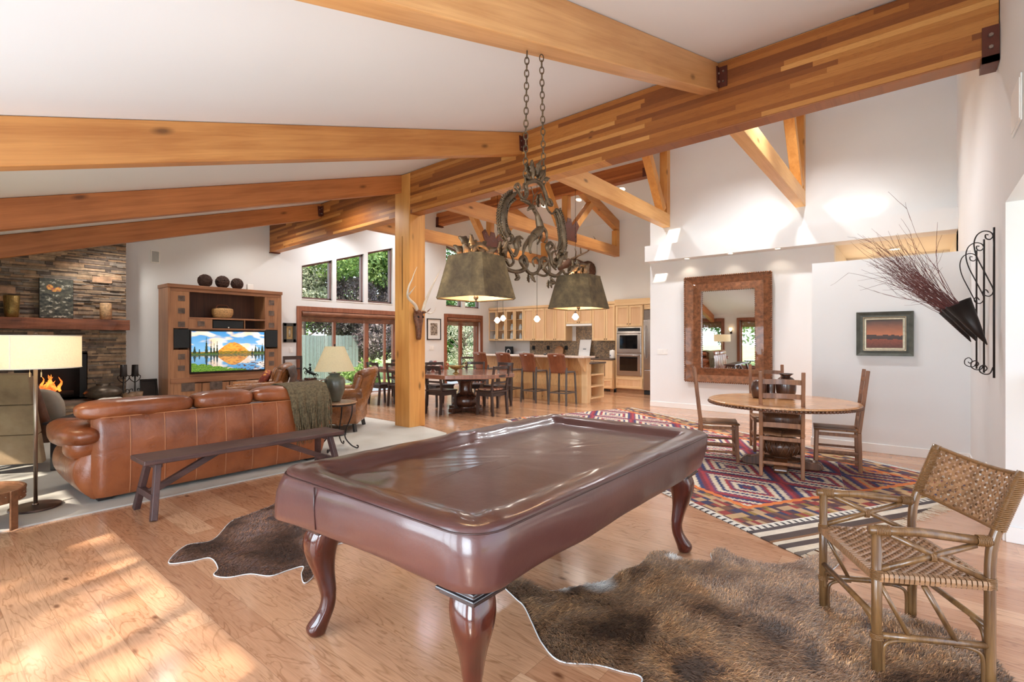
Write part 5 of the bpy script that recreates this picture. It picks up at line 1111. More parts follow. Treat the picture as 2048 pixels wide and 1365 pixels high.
def puff(c, r, seed, k=3., n=40, wr=.02, fx=1.):
    m = M(); m.ball(c, 1., n, r, None, k); c = Vector(c)
    v2 = []
    for p in m.v:
        p = Vector(p); d = (p-c); s = seed*7.3
        e = abs(d.y)/r[1] if r[1] > r[0] else abs(d.x)/r[0]
        w = wr*(noise.fractal(Vector((p.x*5+s, p.y*5, p.z*5)), 1, 2, 3)+.8*e**3*math.sin(d.x*60+nz(p.y*9, p.z*9, s)*5)*.35)
        v2.append(tuple(p+d.normalized()*w))
    m.v = v2; return m
bx = [onX(x, 800, -5.55).y for x in (150, 386, 504, 652)]
for i in range(3):
    a, b = bx[i], bx[i+1]; zt_ = .79+.01*i
    m = puff((-5.60, (a+b)/2, zt_), (.17, (b-a)/2-.002, .088), i+1, 3.4, 48, .014); m.build('back_cushion', SOF, so, smooth=True)
for i in range(3):
    a = lerp(SY0+.12, SY1-.12, i/3); b = lerp(SY0+.12, SY1-.12, (i+1)/3); puff((-6.08, (a+b)/2, .46), (.36, (b-a)/2-.004, .09), i+5, 4, 32, .008).build('seat_cushion', SOF, so, smooth=True)
for s, y in ((-1, SY0), (1, SY1)):
    prof = spline([(0, .03, .045), (0, .0, .05), (0, -.07, .12), (0, -.125, .24), (0, -.12, .36), (0, -.06, .44), (0, -.02, .52), (0, .06, .62), (0, .14, .5), (0, .14, .2), (0, .14, .05)], 5, False)
    if s == 1: prof = [Vector((0, p.y*.7, p.z)) for p in prof]
    m = M(); L = len(prof)
    def arm(u, v):
        p = prof[min(L-1, int(round(v*(L-1))))]; x = lerp(SX-.02, -6.42, u); k = 1-.12*(abs(2*u-1)**6); yy = .06+(p.y-.06)*k
        return Vector((x-.05*(.5-abs(.5-v))*(1 if u < .1 else 0), y+yy if s == -1 else y-yy, p.z*(.98 if k < 1 else 1)+.006*nz(x*5, v*8)))
    m.grid(arm, 26, L); n0 = 0
    m.f.append(tuple(range(L))); m.f.append(tuple(range(25*L, 26*L))[::-1])
    o = m.build('arm', SOF, so, smooth=True)
    cy = y-s*-.10*-1 if 0 else (y-.09 if s < 0 else y+.05)
    puff((-5.88, (SY0-.045) if s < 0 else cy, .585), (.48, .165 if s < 0 else .12, .105), 9+s, 2.6, 40, .02).build('arm_pad', SOF, so, smooth=True)
    m2 = puff((-5.62, cy+.06*(1 if s < 0 else -1), .49), (.16, .13, .11), 12+s, 2.3, 30, .012); m2.build('arm_pad', SOF, so, smooth=True)
for y in (SY0+.1, SY1-.1):
    for x in (SX-.08, -6.3): B('foot', BLACKM, so, x-.05, y-.05, .012, x+.04, y+.05, .05)
# throw blanket with fringe
THR = plain('chenille_throw', S(110, 96, 70), .95, 0, .45, 45, 1., 160)
th = thing('throw_blanket', 'olive brown knitted throw with long fringe draped over the sofa end', 'blanket', (-5.5, 2.75, .8))
ya, yb = onX(566, 800, -5.45).y, onX(652, 800, -5.45).y
prof = spline([(-5.90, 0, .60), (-5.82, 0, .80), (-5.72, 0, .895), (-5.58, 0, .905), (-5.44, 0, .87), (-5.395, 0, .78), (-5.39, 0, .66), (-5.385, 0, .56), (-5.39, 0, .47)], 5)
def thr(u, v):
    i = v*(len(prof)-1); a = prof[int(i)]; b = prof[min(len(prof)-1, int(i)+1)]; p = a.lerp(b, i-int(i)); w = v*v
    y = lerp(ya+.12*w, yb-.02*w, u); f = .018*math.sin(u*26+2*nz(u*4, v*3))*w+.008*nz(u*20, v*20)
    return Vector((p.x+f+.012*w, y+.01*nz(v*8, u*6), p.z+(.01*nz(u*9, 3))+.05*w*(u-.5)))
m = M(); m.grid(thr, 70, 60); o = m.build('cloth', THR, th, smooth=True); q = o.modifiers.new('t', 'SOLIDIFY'); q.thickness = .012; q.offset = 1
m = M(); rf_ = random.Random(5)
for row, (v0, L0) in enumerate(((1., .2), (.86, .2), (.74, .16))):
    for i in range(52):
        u = (i+.5)/52; p = thr(u, v0)+Vector((.012+.004*row, 0, 0)); L = L0*rf_.uniform(.7, 1.2); a = rf_.gauss(0, .012)
        m.tube([p, p+Vector((.004, a*.5, -L*.5)), p+Vector((rf_.uniform(-.002, .012), a+rf_.gauss(0, .008), -L))], [.0055, .005, .003], 4)
for i in range(14):
    p = thr(1., rf_.uniform(.45, 1.)); m.tube([p, p+Vector((.0, .03, -.06)), p+Vector((.01, .035, -.2))], [.005, .004, .003], 4)
o = m.build('fringe', THR, th)
t = thing('white_cushion', 'corner of a white cushion showing over the left end of the sofa', 'cushion', (-6.3, 1.4, .55)); p = onX(202, 791, -6.25)
puff((-6.2, p.y+.06, .685), (.06, .14, .16), 3, 3.5, 24, .01).build('pillow', plain('white_linen', S(232, 228, 220), .8), t, smooth=True)
# ---------- bench
BEN = wood('bench_wood', S(88, 60, 54), S(50, 34, 34), 1, 2., .42, bump=.25); BENZ = wood('bench_leg', S(84, 58, 54), S(48, 34, 36), 2, 2., .45, bump=.2)
be = thing('plank_bench', 'long rustic dark wooden plank bench behind the sofa', 'bench', (-4.82, 2.05, 0))
M().grid(lambda u, v: Vector((lerp(-5.0, -4.635, v)+.006*nz(u*14, v*3), lerp(1.19, 2.93, u), .465+.003*nz(u*9, v*4))), 50, 8).build('x', BEN, be)
bpy.data.objects.remove(bpy.data.objects['x'])
m = M(); m.box(-5.0, 1.19, .425, -4.635, 2.93, .465); m.build('plank', BEN, be, bev=.008)
for y, dy in ((1.30, -.06), (2.80, .06)):
    for s in (-1, 1): M().bar((-4.82+s*.225, y+dy, 0), (-4.82+s*.11, y, .425), .06, .045, (0, 1, 0)).build('leg', BENZ, be, bev=.005)
    M().bar((-5.0, y+dy*.65, .17), (-4.64, y+dy*.65, .17), .05, .05, (0, 0, 1)).build('cross_rail', BENZ, be, bev=.004); B('top_cleat', BENZ, be, -4.95, y-.03, .385, -4.69, y+.03, .425, .004)
for y, e in ((1.27, 1), (2.83, -1)): M().bar((-4.82, y, .17), (-4.82, y+e*.52, .42), .045, .05).build('diagonal_brace', BEN, be, bev=.004)
# ---------- floor lamp
NICK = plain('brushed_nickel', S(150, 132, 116), .32, .9, .1)
lp = onZ(72, 1020); LX, LY = lp.x-.02, lp.y
fl = thing('floor_lamp', 'floor lamp with a wide lit cream drum shade and two pull chains', 'floor lamp', (LX, LY, 0))
M().lathe([(0, .013), (.165, .013), (.17, .018), (.165, .03), (.02, .036), (0, .036)], (LX, LY, 0), 48).build('base', plain('bronze_base', S(92, 74, 66), .3, .7, .2), fl, smooth=False)
m = M(); m.cyl((LX, LY, .03), (LX, LY, 1.46), .0135, 16); m.cyl((LX, LY, .034), (LX, LY, .05), .02, 16); m.cyl((LX, LY, 1.45), (LX, LY, 1.475), .01, 12); m.build('pole', NICK, fl, smooth=True)
SH1 = trans('lamp_linen', S(238, 226, 200), .8, .45, .16, S(255, 232, 190)); d_ = Vector((-RY, RX, 0))
m = M(); vs = []; n = 64; RS = .292
m.add([(LX+RS*math.cos(2*PI*i/n), LY+RS*math.sin(2*PI*i/n), z) for z in (1.178, 1.443) for i in range(n)], [(i, (i+1) % n, n+(i+1) % n, n+i) for i in range(n)]); m.build('lamp_shade', SH1, fl, smooth=True)
m = M(); 
for z in (1.178, 1.443): m.tube([(LX+RS*math.cos(2*PI*i/n), LY+RS*math.sin(2*PI*i/n), z) for i in range(n)], .004, 5, closed=True)
m.tube([(LX-RS, LY, 1.44), (LX+RS, LY, 1.44)], .003, 5); ag = math.atan2(-(LY), -(LX))-.52; m.box(0, -.004, 1.178, .002, .004, 1.443, m=Matrix.Translation((LX, LY, 0)) @ Matrix.Rotation(ag, 4, 'Z') @ Matrix.Translation((RS, 0, 0))); m.build('shade_trim', plain('trim_tape', S(236, 230, 218), .7), fl)
PCH = plain('pull_brass', S(206, 176, 130), .4, .4)
for s in (-1, 1):
    q = Vector((LX, LY, 1.19))+Vector((RX, RY, 0))*s*.048; m = M(); m.tube([q, q+Vector((0, 0, -.075))], .0012, 4); m.tube([q+Vector((0, 0, -.05)), q+Vector((0, 0, -.09))], .005, 8); m.build('pull_chain', PCH, fl)
LBU = emis('lamp_bulb', S(255, 226, 180), 2.); M().ball((LX+.05, LY, 1.3), .03, 12).build('bulb', LBU, fl, smooth=True); M().ball((LX-.05, LY, 1.3), .03, 12).build('bulb', LBU, fl, smooth=True)
L = bpy.data.lights.new('lamp_light', 'POINT'); L.energy = 10; L.color = (1, .8, .55); L.shadow_soft_size = .05; lo = bpy.data.objects.new('lamp_light', L); COL.objects.link(lo); lo.location = (LX, LY, 1.32)
# drum stand at the left edge
DR = plain('riveted_band', S(128, 88, 60), .45, .3, .35, 18); DRC = Vector((-5.34, .37, 0))
t = thing('drum_stool', 'low round drum stool with riveted bands at the left edge', 'stool', tuple(DRC)); m = M(); m.lathe([(.225, .215), (.245, .215), (.245, .285), (.225, .285)], DRC, 48); m.tube([DRC+Vector((.238*math.cos(a), .238*math.sin(a), .292)) for a in [2*PI*i/48 for i in range(48)]], .012, 6, closed=True); m.build('band', DR, t, smooth=False)
m = M(); m.lathe([(0, .265), (.225, .265), (.225, .28), (0, .285)], DRC, 40); m.build('seat', plain('slate_blue_top', S(96, 104, 116), .3), t)
for k in range(4):
    a = math.atan2(RY, RX)+k*PI/2; d = Vector((math.cos(a), math.sin(a), 0)); s = Vector((-d.y, d.x, 0)); m = M(); c_ = DRC+d*.25; m.bar(c_+Vector((0, 0, .012)), c_+Vector((0, 0, .30)), .055, .014, d); m.build('leg', DR, t, bev=.003)
RVT = plain('rivet_tin', S(206, 196, 180), .3, .8)
for k in range(40): a = 2*PI*k/40; M().ball(DRC+Vector((.247*math.cos(a), .247*math.sin(a), .235+.03*(k % 2))), .004, 5).build('rivet', RVT, t)
# ---------- reclining wooden armchair at far left
SUE = leather('worn_suede', S(150, 128, 100), S(110, 88, 66), .75, 2.5, .15, S(168, 148, 122)); DKL = leather('dark_leather', S(104, 64, 44), S(66, 40, 30), .35, 3., .3); BKW = plain('black_wood', S(46, 44, 46), .35, 0, .2, coat=.3)
t = thing('wooden_armchair', 'black-framed reclining armchair with a worn tan suede back at the far left', 'armchair', (0, 0, 0))
for s in (-1, 1):
    B('back_leg', BKW, t, s*.36-.035, .28, 0, s*.36+.035, .36, .52, .005); B('front_leg', BKW, t, s*.36-.035, -.38, 0, s*.36+.035, -.30, .52, .005); M().bar((s*.36, -.42, .545), (s*.36, .46, .515), .11, .03).build('arm_rest', BKW, t, bev=.006); B('side_rail', BKW, t, s*.36-.015, -.36, .2, s*.36+.015, .34, .36, .004)
m = M(); m.bar((0, .24, .30), (0, .62, 1.02), .64, .13, (0, .9, -.45)); o = m.build('back_cushion', DKL, t, bev=.05, seg=4, smooth=True)
m = M(); mt = Matrix.Translation((0, .46, .12)) @ Matrix.Rotation(R(-14), 4, 'X')
for k in range(3): m.box(-.335, -.03, k*.325+.003, .335, .04, (k+1)*.325-.003, m=mt)
o = m.build('suede_back', SUE, t, bev=.012, seg=3)
m = M(); m.box(-.33, -.36, .30, .33, .26, .46); m.build('seat_cushion', DKL, t, bev=.05, seg=4)
AC = Vector((-7.66, .95, .012)); ACR = -125; place(t, AC, R(ACR))
t = thing('linen_pillow', 'pale grey linen pillow standing in the black-framed armchair', 'cushion', (0, 0, 0)); m = puff((0, 0, 0), (.26, .07, .21), 2, 3.6, 24, .012); m.xf(Matrix.Rotation(R(-22), 4, 'X')); m.build('pillow', plain('linen', S(176, 166, 150), .85), t, smooth=True)
t.matrix_basis = Matrix.Translation(AC) @ Matrix.Rotation(R(ACR), 4, 'Z') @ Matrix.Translation((-.06, .10, .66))
# ---------- leather club chairs
CLB = leather('club_leather', S(160, 104, 58), S(104, 62, 34), .28, 3., .25, S(166, 112, 70), coat=.3)
def club(label, loc, deg):
    t = thing('club_chair', label, 'armchair', (0, 0, 0), 0, 'brown leather club chairs'); w = .40
    m = M()
    def bk(u, v):
        x = lerp(-w, w, u); z = lerp(.12, .92, v); y = .36+.30*max(0, (z-.2)/.72)**1.1+.05*math.sin(PI*v)-.0; e = abs(2*u-1); return Vector((x*(1-.12*v*v), y-.14*e**3, z-.05*e**4*v))
    m.grid(bk, 24, 20); m.grid(lambda u, v: bk(1-u, v)+Vector((0, -.13, .01)), 24, 20)
    m.tube([bk(i/23, 1)+Vector((0, -.065, 0)) for i in range(24)], .068, 12); m.tube([bk(0, i/19)+Vector((0, -.065, 0)) for i in range(20)], .06, 10); m.tube([bk(1, i/19)+Vector((0, -.065, 0)) for i in range(20)], .06, 10)
    m.build('back', CLB, t, smooth=True)
    puff((0, .33, .66), (.30, .10, .25), 4, 3.5, 28, .01).xf(Matrix.Translation((0, .08, 0))).build('back_cushion', CLB, t, smooth=True)
    for s in (-1, 1):
        m = M(); P = spline([(s*(w-.02), .50, .60), (s*w, .2, .58), (s*w, -.15, .56), (s*w, -.38, .54)], 5); m.tube(P, .085, 14); m.box(s*(w-.07), -.38, .14, s*(w+.05), .42, .56); m.build('arm', CLB, t, smooth=True, bev=.02)
    puff((0, -.05, .40), (.33, .36, .10), 6, 4, 28, .008).build('seat_cushion', CLB, t, smooth=True); m = M(); m.box(-w+.05, -.36, .12, w-.05, .42, .34); m.build('base', CLB, t, bev=.02)
    for sx in (-1, 1):
        for sy in (-.3, .36): M().bar((sx*.34, sy*1.06, .0), (sx*.32, sy, .13), .045, .045).build('foot', BKW, t)
    place(t, loc, R(deg)); return t
club('brown leather club chair beside the round lamp table, its curved back to the right', (-7.15, 4.35, .012), -45)
club('brown leather club chair with a hide over its back, beside the TV cabinet', (-9.35, 4.05, .012), -28)
HID = plain('hide_throw', S(70, 52, 44), .6, 0, .8, 12); t = thing('hide_throw', 'dark streaked hide thrown over the back of the far club chair', 'throw', (-9, 5.1, .9))
m = M(); mt = Matrix.Translation((-9.35, 4.05, -.03)) @ Matrix.Rotation(R(-28), 4, 'Z')
def ht(u, v):
    x = lerp(-.36, .36, u); P = [(.40, .56), (.47, .76), (.50, .93), (.58, 1.0), (.70, .97), (.74, .82), (.70, .62)]; i = v*(len(P)-1); a = P[int(i)]; b = P[min(len(P)-1, int(i)+1)]; f = i-int(i); return mt @ Vector((x, lerp(a[0], b[0], f)+.01*nz(u*8, v*8)-.14*abs(2*u-1)**3*.8, lerp(a[1], b[1], f)-.05*abs(2*u-1)**4))
m.grid(ht, 20, 26); o = m.build('hide', HID, t, smooth=True); q = o.modifiers.new('t', 'SOLIDIFY'); q.thickness = .012
t = thing('patterned_cushion', 'rust and gold patterned square cushion in the far club chair', 'cushion', (0, 0, 0)); RG = NT('rust_gold'); _q = RG.n('TexVoronoi', {'Vector': RG.obj(), 'Scale': 14.}); RG.set(Base_Color=RG.ramp(_q, [(0, S(210, 150, 60)), (.3, S(150, 70, 46)), (.55, S(120, 52, 40)), (.8, S(190, 140, 80))], 'CONSTANT'), Roughness=.85)
m = puff((0, 0, 0), (.24, .075, .22), 2, 3.6, 24, .008); m.xf(Matrix.Rotation(R(-25), 4, 'X') @ Matrix.Rotation(R(12), 4, 'Y')); m.build('pillow', RG.m, t, smooth=True)
t.matrix_basis = Matrix.Translation((-9.35, 4.05, -.03)) @ Matrix.Rotation(R(-28), 4, 'Z') @ Matrix.Translation((-.02, .16, .68))
# small side table with the horse bronze
hp = onZ(621, 759, .62); t = thing('side_table', 'small dark side table with a scalloped top between the club chairs', 'side table', (hp.x, hp.y, .012))
m = M(); m.lathe([(0, .595), (.3, .595), (.31, .605), (.3, .618), (0, .618)], (hp.x, hp.y, 0), 40); m.build('tabletop', VES, t)
for k in range(3): a = k*2.09+.4; M().tube(spline([(hp.x+.12*math.cos(a), hp.y+.12*math.sin(a), .6), (hp.x+.05*math.cos(a), hp.y+.05*math.sin(a), .3), (hp.x+.24*math.cos(a), hp.y+.24*math.sin(a), .024)], 6), .013, 8).build('leg', BLACKM, t, smooth=True)
hz = .62; t = thing('horse_figurine', 'little dark bronze of a rearing horse and rider on the far side table', 'figurine', (hp.x, hp.y, hz)); HB_ = plain('dark_bronze', S(36, 44, 40), .35, .6, .2); k = 1.35
u_ = Vector((RX, RY, 0)); P_ = lambda a, z: Vector((hp.x, hp.y, hz))+u_*a*k+Vector((0, 0, z*k))
B('plinth', VES, t, hp.x-.09, hp.y-.09, hz-.001, hp.x+.09, hp.y+.09, hz+.03, .004)
m = M(); m.tube([P_(.07, .07), P_(.03, .09), P_(-.03, .115), P_(-.05, .13)], [.02, .032, .03, .02], 10); m.tube([P_(-.05, .13), P_(-.075, .165), P_(-.09, .17), P_(-.115, .15)], [.02, .014, .014, .007], 8)
for a in ([P_(.07, .08), P_(.085, .05), P_(.07, .02)], [P_(.05, .08), P_(.05, .05), P_(.06, .02)], [P_(-.05, .12), P_(-.09, .11), P_(-.085, .08)], [P_(-.04, .11), P_(-.07, .085), P_(-.06, .06)]): m.tube(a, [.014, .008, .006], 7)
m.tube([P_(.08, .09), P_(.11, .07), P_(.115, .035)], [.01, .009, .003], 6); m.tube([P_(-.0, .13), P_(-.005, .19)], [.02, .018], 8); m.ball(P_(-.005, .215), .02, 10); m.lathe([(0, 0), (.035, 0), (.03, .004), (.015, .01), (.012, .022), (0, .022)], P_(-.005, .222), 12); m.tube([P_(0, .18), P_(-.04, .16)], .008, 6); m.tube([P_(0, .13), P_(-.02, .07)], .01, 6); m.build('horse_and_rider', HB_, t, smooth=True)
# ---------- round iron lamp table and pot lamp
q = onZ(672, 804, .62); t = thing('lamp_table', 'round side table with a pale wood top on curled iron legs', 'side table', (q.x, q.y, .012))
m = M(); m.lathe([(0, .60), (.245, .60), (.26, .607), (.26, .617), (.25, .622), (0, .622)], (q.x, q.y, 0), 48); m.build('tabletop', wood('burl_top', S(186, 150, 118), S(150, 112, 82), 0, 1., .2, coat=.4), t)
m = M(); m.tube([(q.x+.235*math.cos(2*PI*i/40), q.y+.235*math.sin(2*PI*i/40), .592) for i in range(40)], .012, 6, closed=True); m.tube([(q.x+.12*math.cos(2*PI*i/40), q.y+.12*math.sin(2*PI*i/40), .2) for i in range(40)], .008, 6, closed=True); m.lathe([(0, .195), (.12, .195), (.12, .203), (0, .203)], (q.x, q.y, 0), 24); m.build('iron_ring', BLACKM, t)
for k in range(4):
    a = -.9+k*PI/2; f = lambda r_, z: (q.x+r_*math.cos(a), q.y+r_*math.sin(a), z); M().tube(spline([f(.21, .59), f(.2, .45), f(.13, .26), f(.12, .16), f(.19, .07), f(.25, .035), f(.28, .03), f(.285, .055), f(.265, .06)], 5), .0085, 8).build('leg', BLACKM, t, smooth=True)
t = thing('table_lamp', 'grey-green pottery table lamp with a tapered cream shade on the iron table', 'table lamp', (q.x, q.y, .622))
qx, qy = q.x-.03, q.y-.0
m = M(); m.lathe([(p.x, p.z) for p in spline([(.0, 0, .623), (.065, 0, .623), (.085, 0, .66), (.12, 0, .76), (.128, 0, .85), (.115, 0, .92), (.075, 0, .955), (.06, 0, .965), (.075, 0, .98), (.08, 0, .99), (.0, 0, .99)], 4)], (qx, qy, 0), 32); m.build('base', plain('grey_green_glaze', S(88, 92, 82), .3, 0, .25, 10, coat=.2), t, smooth=True)
n = 56; SH2 = trans('lamp_parchment', S(222, 208, 172), .7, .45, .12, S(255, 236, 190))
m = M(); m.add([(qx+r_*math.cos(2*PI*i/n), qy+r_*math.sin(2*PI*i/n), z) for r_, z in ((.25, 1.015), (.118, 1.33)) for i in range(n)], [(i, (i+1) % n, n+(i+1) % n, n+i) for i in range(n)]); m.build('lamp_shade', SH2, t, smooth=True)
m = M(); m.tube([(qx, qy, .98), (qx, qy, 1.34)], .007, 8); m.ball((qx, qy, 1.35), .012, 8); m.tube([(qx-.118, qy, 1.325), (qx+.118, qy, 1.325)], .003, 5); m.build('stem', BLACKM, t, smooth=True)
# ---------- skull mask with long horns on the post
MSK = plain('carved_mask', S(108, 66, 44), .45, .1, .55, 26, .6, 60); HORN = plain('pale_horn', S(210, 198, 180), .4, 0, .15, 8)
t = thing('horned_skull', 'carved brown animal skull mask with long pale horns hung on the post', 'wall decor', (-6.29, 5.29, 1.65)); X0 = -6.285
pc = onX(833, 650, X0+.08); yc = 5.30; 
m = M(); prof = [(1.90, .045, .03), (1.87, .085, .06), (1.80, .10, .08), (1.72, .085, .085), (1.64, .06, .085), (1.54, .045, .08), (1.46, .042, .07), (1.42, .035, .05)]; n = 20; vs = []; fs = []
for z, hw, dp in prof:
    for k in range(n): a = 2*PI*k/n; vs.append((X0+.012+dp*.9*max(-.1, math.cos(a))+.004, yc+hw*math.sin(a), z))
for i in range(len(prof)-1):
    for k in range(n): fs.append((i*n+k, i*n+(k+1) % n, (i+1)*n+(k+1) % n, (i+1)*n+k))
fs += [tuple(range(n)), tuple(range((len(prof)-1)*n, len(prof)*n))]; m.add(vs, fs); m.build('skull', MSK, t, smooth=True)
for s in (-1, 1):
    m = M(); m.tube(spline([(X0+.05, yc+s*.06, 1.86), (X0+.09, yc+s*.13, 1.88), (X0+.11, yc+s*.19, 1.94)], 4), taper(range(9), .022, .002), 8); m.build('ear', MSK, t, smooth=True)
    m = M(); m.ball((X0+.085, yc+s*.048, 1.79), .018, 10); m.build('eye_socket', BLACKM, t, smooth=True)
hornL = [(834, 620), (830, 610), (818, 598), (815, 588), (818, 572), (824, 560), (828, 548), (834, 534)]
hornR = [(846, 622), (850, 606), (856, 592), (862, 578), (870, 562), (877, 548), (883, 536)]
for H, tine in ((hornL, [(817, 590), (824, 582), (831, 572)]), (hornR, [(848, 620), (858, 627), (868, 624), (872, 614)])):
    P = spline([onX(x, y, X0+.10+.03*i) for i, (x, y) in enumerate(H)], 5); Q = spline([onX(x, y, X0+.14+.02*i) for i, (x, y) in enumerate(tine)], 5); m = M(); m.tube(P, taper(P, .028, .003), 10); m.tube(Q, taper(Q, .014, .002), 8); m.build('horn', HORN, t, smooth=True)
# ---------- dining tables and chairs
ESP = plain('espresso_wood', S(62, 48, 44), .35, 0, .2, 8, coat=.2); DTW = planks('dining_top', 0, 1, .2, 3., [(0, S(134, 92, 74)), (1, S(158, 112, 90))], .08, coat=.9, gap=.004)
def dchair(label, loc, deg, group='dark dining chairs', first=[None]):
    if first[0] is not None:
        return dup(first[0], loc, R(deg), label, group)
    t = thing('dining_chair', label, 'chair', (0, 0, 0), 0, group); w = .20
    for s in (-1, 1):
        M().bar((s*w, .21, 0), (s*w, .17, .45), .04, .045, (0, 1, 0)).bar((s*w, .17, .45), (s*(w+.005), .25, .93), .04, .035, (0, 1, 0)).build('back_post', ESP, t, bev=.004)
        M().bar((s*w, -.2, 0), (s*w, -.19, .43), .042, .042, (0, 1, 0)).build('front_leg', ESP, t, bev=.004)
    for z, h in ((.9, .06), (.74, .04), (.62, .035)):
        m = M(); m.grid(lambda u, v: Vector((lerp(-w, w, u), .17+(z-.45)*.17+.03*math.sin(PI*u), z+(v-.5)*h)), 9, 2); o = m.build('back_rail', ESP, t); q = o.modifiers.new('t', 'SOLIDIFY'); q.thickness = .02
    B('seat', ESP, t, -.235, -.23, .43, .235, .2, .46, .012); m = M(); m.box(-w, -.21, .36, w, -.19, .43); m.box(-w, .15, .36, w, .17, .43); m.box(-w-.01, -.2, .36, -w+.01, .17, .43); m.box(w-.01, -.2, .36, w+.01, .17, .43); m.build('apron', ESP, t)
    place(t, loc, R(deg)); first[0] = t; return t
def octa(cx, cy, r, z0, z1, m, rot=0, sx=1, sy=1):
    P = [(cx+sx*r*math.cos(PI/8+k*PI/4+rot)/math.cos(PI/8)*.98, cy+sy*r*math.sin(PI/8+k*PI/4+rot)/math.cos(PI/8)*.98) for k in range(8)]; return m.prism(P, (0, 0, z1-z0), (0, 0, z0))
def dtable(label, cx, cy, r, ped):
    t = thing('dining_table', label, 'table', (cx, cy, 0), 0, 'pedestal dining tables'); octa(cx, cy, r, .70, .78, M()).build('tabletop', DTW, t, bev=.012)
    B('support', ESP, t, cx-.5*r, cy-.08, .62, cx+.5*r, cy+.08, .70, .01); B('support', ESP, t, cx-.08, cy-.5*r, .621, cx+.08, cy+.5*r, .70, .01)
    m = M(); m.lathe([(p.x, p.z) for p in spline([(.2, 0, .62), (.15, 0, .58), (.13, 0, .5), (.14, 0, .4), (.18, 0, .34), (.24, 0, .31), (.27, 0, .24), (.26, 0, .16), (.2, 0, .11), (.2, 0, .08)], 4)], (cx, cy, 0), 28); m.build('pedestal', VES, t, smooth=True)
    M().bar((cx-.42, cy, .05), (cx+.42, cy, .05), .12, .08).build('foot', VES, t, bev=.015); M().bar((cx, cy-.42, .05), (cx, cy+.42, .05), .12, .08).build('foot', VES, t, bev=.015); return t
TC = (-6.98, 7.12); dtable('eight-sided thick wooden dining table with a carved bulb pedestal right of the post', *TC, .96, 1)
dchair('dark dining chair with a striped pad at the right end of the eight-sided table', (-6.28, 7.13, 0), -92)
dchair('dark dining chair just right of the post with its back to us', (-7.16, 6.62, 0), 182)
dchair('dark dining chair on the far left of the eight-sided table, near the glass door', (-8.05, 7.42, 0), 78)
dchair('dark dining chair on the far side of the eight-sided table, left of the bowl', (-7.65, 8.02, 0), 28)
dchair('dark dining chair across the eight-sided table, in front of the leftmost bar stools', (-6.98, 8.10, 0), -4)
dchair('dark dining chair standing alone by the narrow glass door', (-10.2, 10.6, 0), 60)
t = thing('seat_pad', 'striped red and tan pad tied on the right-hand dining chair', 'cushion', (-6.3, 7.13, .46)); SP = NT('pad_stripe'); _s = SP.math('FRACT', SP.math('MULTIPLY', SP.xyz(SP.obj())[1], 12.)); SP.set(Base_Color=SP.ramp(_s, [(0, S(176, 120, 96)), (.35, S(112, 60, 66)), (.6, S(200, 160, 130))], 'CONSTANT'), Roughness=.9); puff((-6.32, 7.13, .485), (.2, .2, .028), 3, 4, 24, .006).build('pad', SP.m, t, smooth=True)
t = thing('footed_bowl', 'footed bronze bowl with curled handles in the middle of the dining table', 'bowl', (-6.95, 7.0, .78)); b = onZ(912, 748, .78); b = Vector((b.x, b.y, .781)); m = M(); m.lathe([(0, 0), (.07, 0), (.05, .015), (.02, .04), (.025, .07), (.1, .1), (.15, .15), (.145, .155), (.09, .11), (0, .09)], b, 28); m.build('body', GOLD, t, smooth=True)
for s in (-1, 1): M().tube(spline([b+Vector((RX*s*.13, RY*s*.13, .13)), b+Vector((RX*s*.2, RY*s*.2, .17)), b+Vector((RX*s*.19, RY*s*.19, .22)), b+Vector((RX*s*.15, RY*s*.15, .19))], 5), .006, 6).build('handle', GOLD, t, smooth=True)
# second table further left
T2 = (-9.25, 7.55); dtable('second dining table seen left of the post, in front of the wide glass doors', *T2, .80, 0)
dchair('dark dining chair left of the post, the one nearest the brown club chair', (-9.25, 6.78, 0), 176)
dchair('dark dining chair tight against the left edge of the post', (-8.64, 6.85, 0), 190)
dchair('dark dining chair on the far side of the second table, silhouetted on the glass', (-9.95, 7.9, 0), 65)
for k, (x, y) in enumerate(((858, 741), (866, 739), (874, 741), (881, 739), (862, 736), (870, 736))):
    p = onZ(x, y, .80); t = thing('woven_sphere', 'small dark decorative sphere in the cluster on the dining table beside the post', 'ornament', (p.x, p.y, .78), 0, 'dark spheres on the dining table'); M().ball((p.x, p.y, .78+.055+(.07 if k > 3 else 0)), .055, 10).build('ball', plain('ball_red' if k % 2 else 'ball_dk', S(120, 50, 40) if k % 2 else S(60, 50, 56), .5, 0, .5, 20), t, smooth=True)
p = onX(580, 722, -11.0); t = thing('dining_chair', 'low dark chair half hidden behind the far club chair under the abstract picture', 'chair', (-10.85, 5.62, 0)); m = M()
for y in (5.42, 5.82): m.bar((-10.98, y, .012), (-10.98, y, 1.06), .035, .035)
m.build('back_post', ESP, t); m = M(); m.box(-10.99, 5.42, .98, -10.97, 5.82, 1.06); m.box(-10.99, 5.42, .75, -10.97, 5.82, .79); m.build('back_rail', ESP, t); B('seat', ESP, t, -10.98, 5.4, .43, -10.6, 5.84, .46); m = M(); m.bar((-10.63, 5.43, .012), (-10.63, 5.43, .43), .035); m.bar((-10.63, 5.81, .012), (-10.63, 5.81, .43), .035); m.build('front_leg', ESP, t)
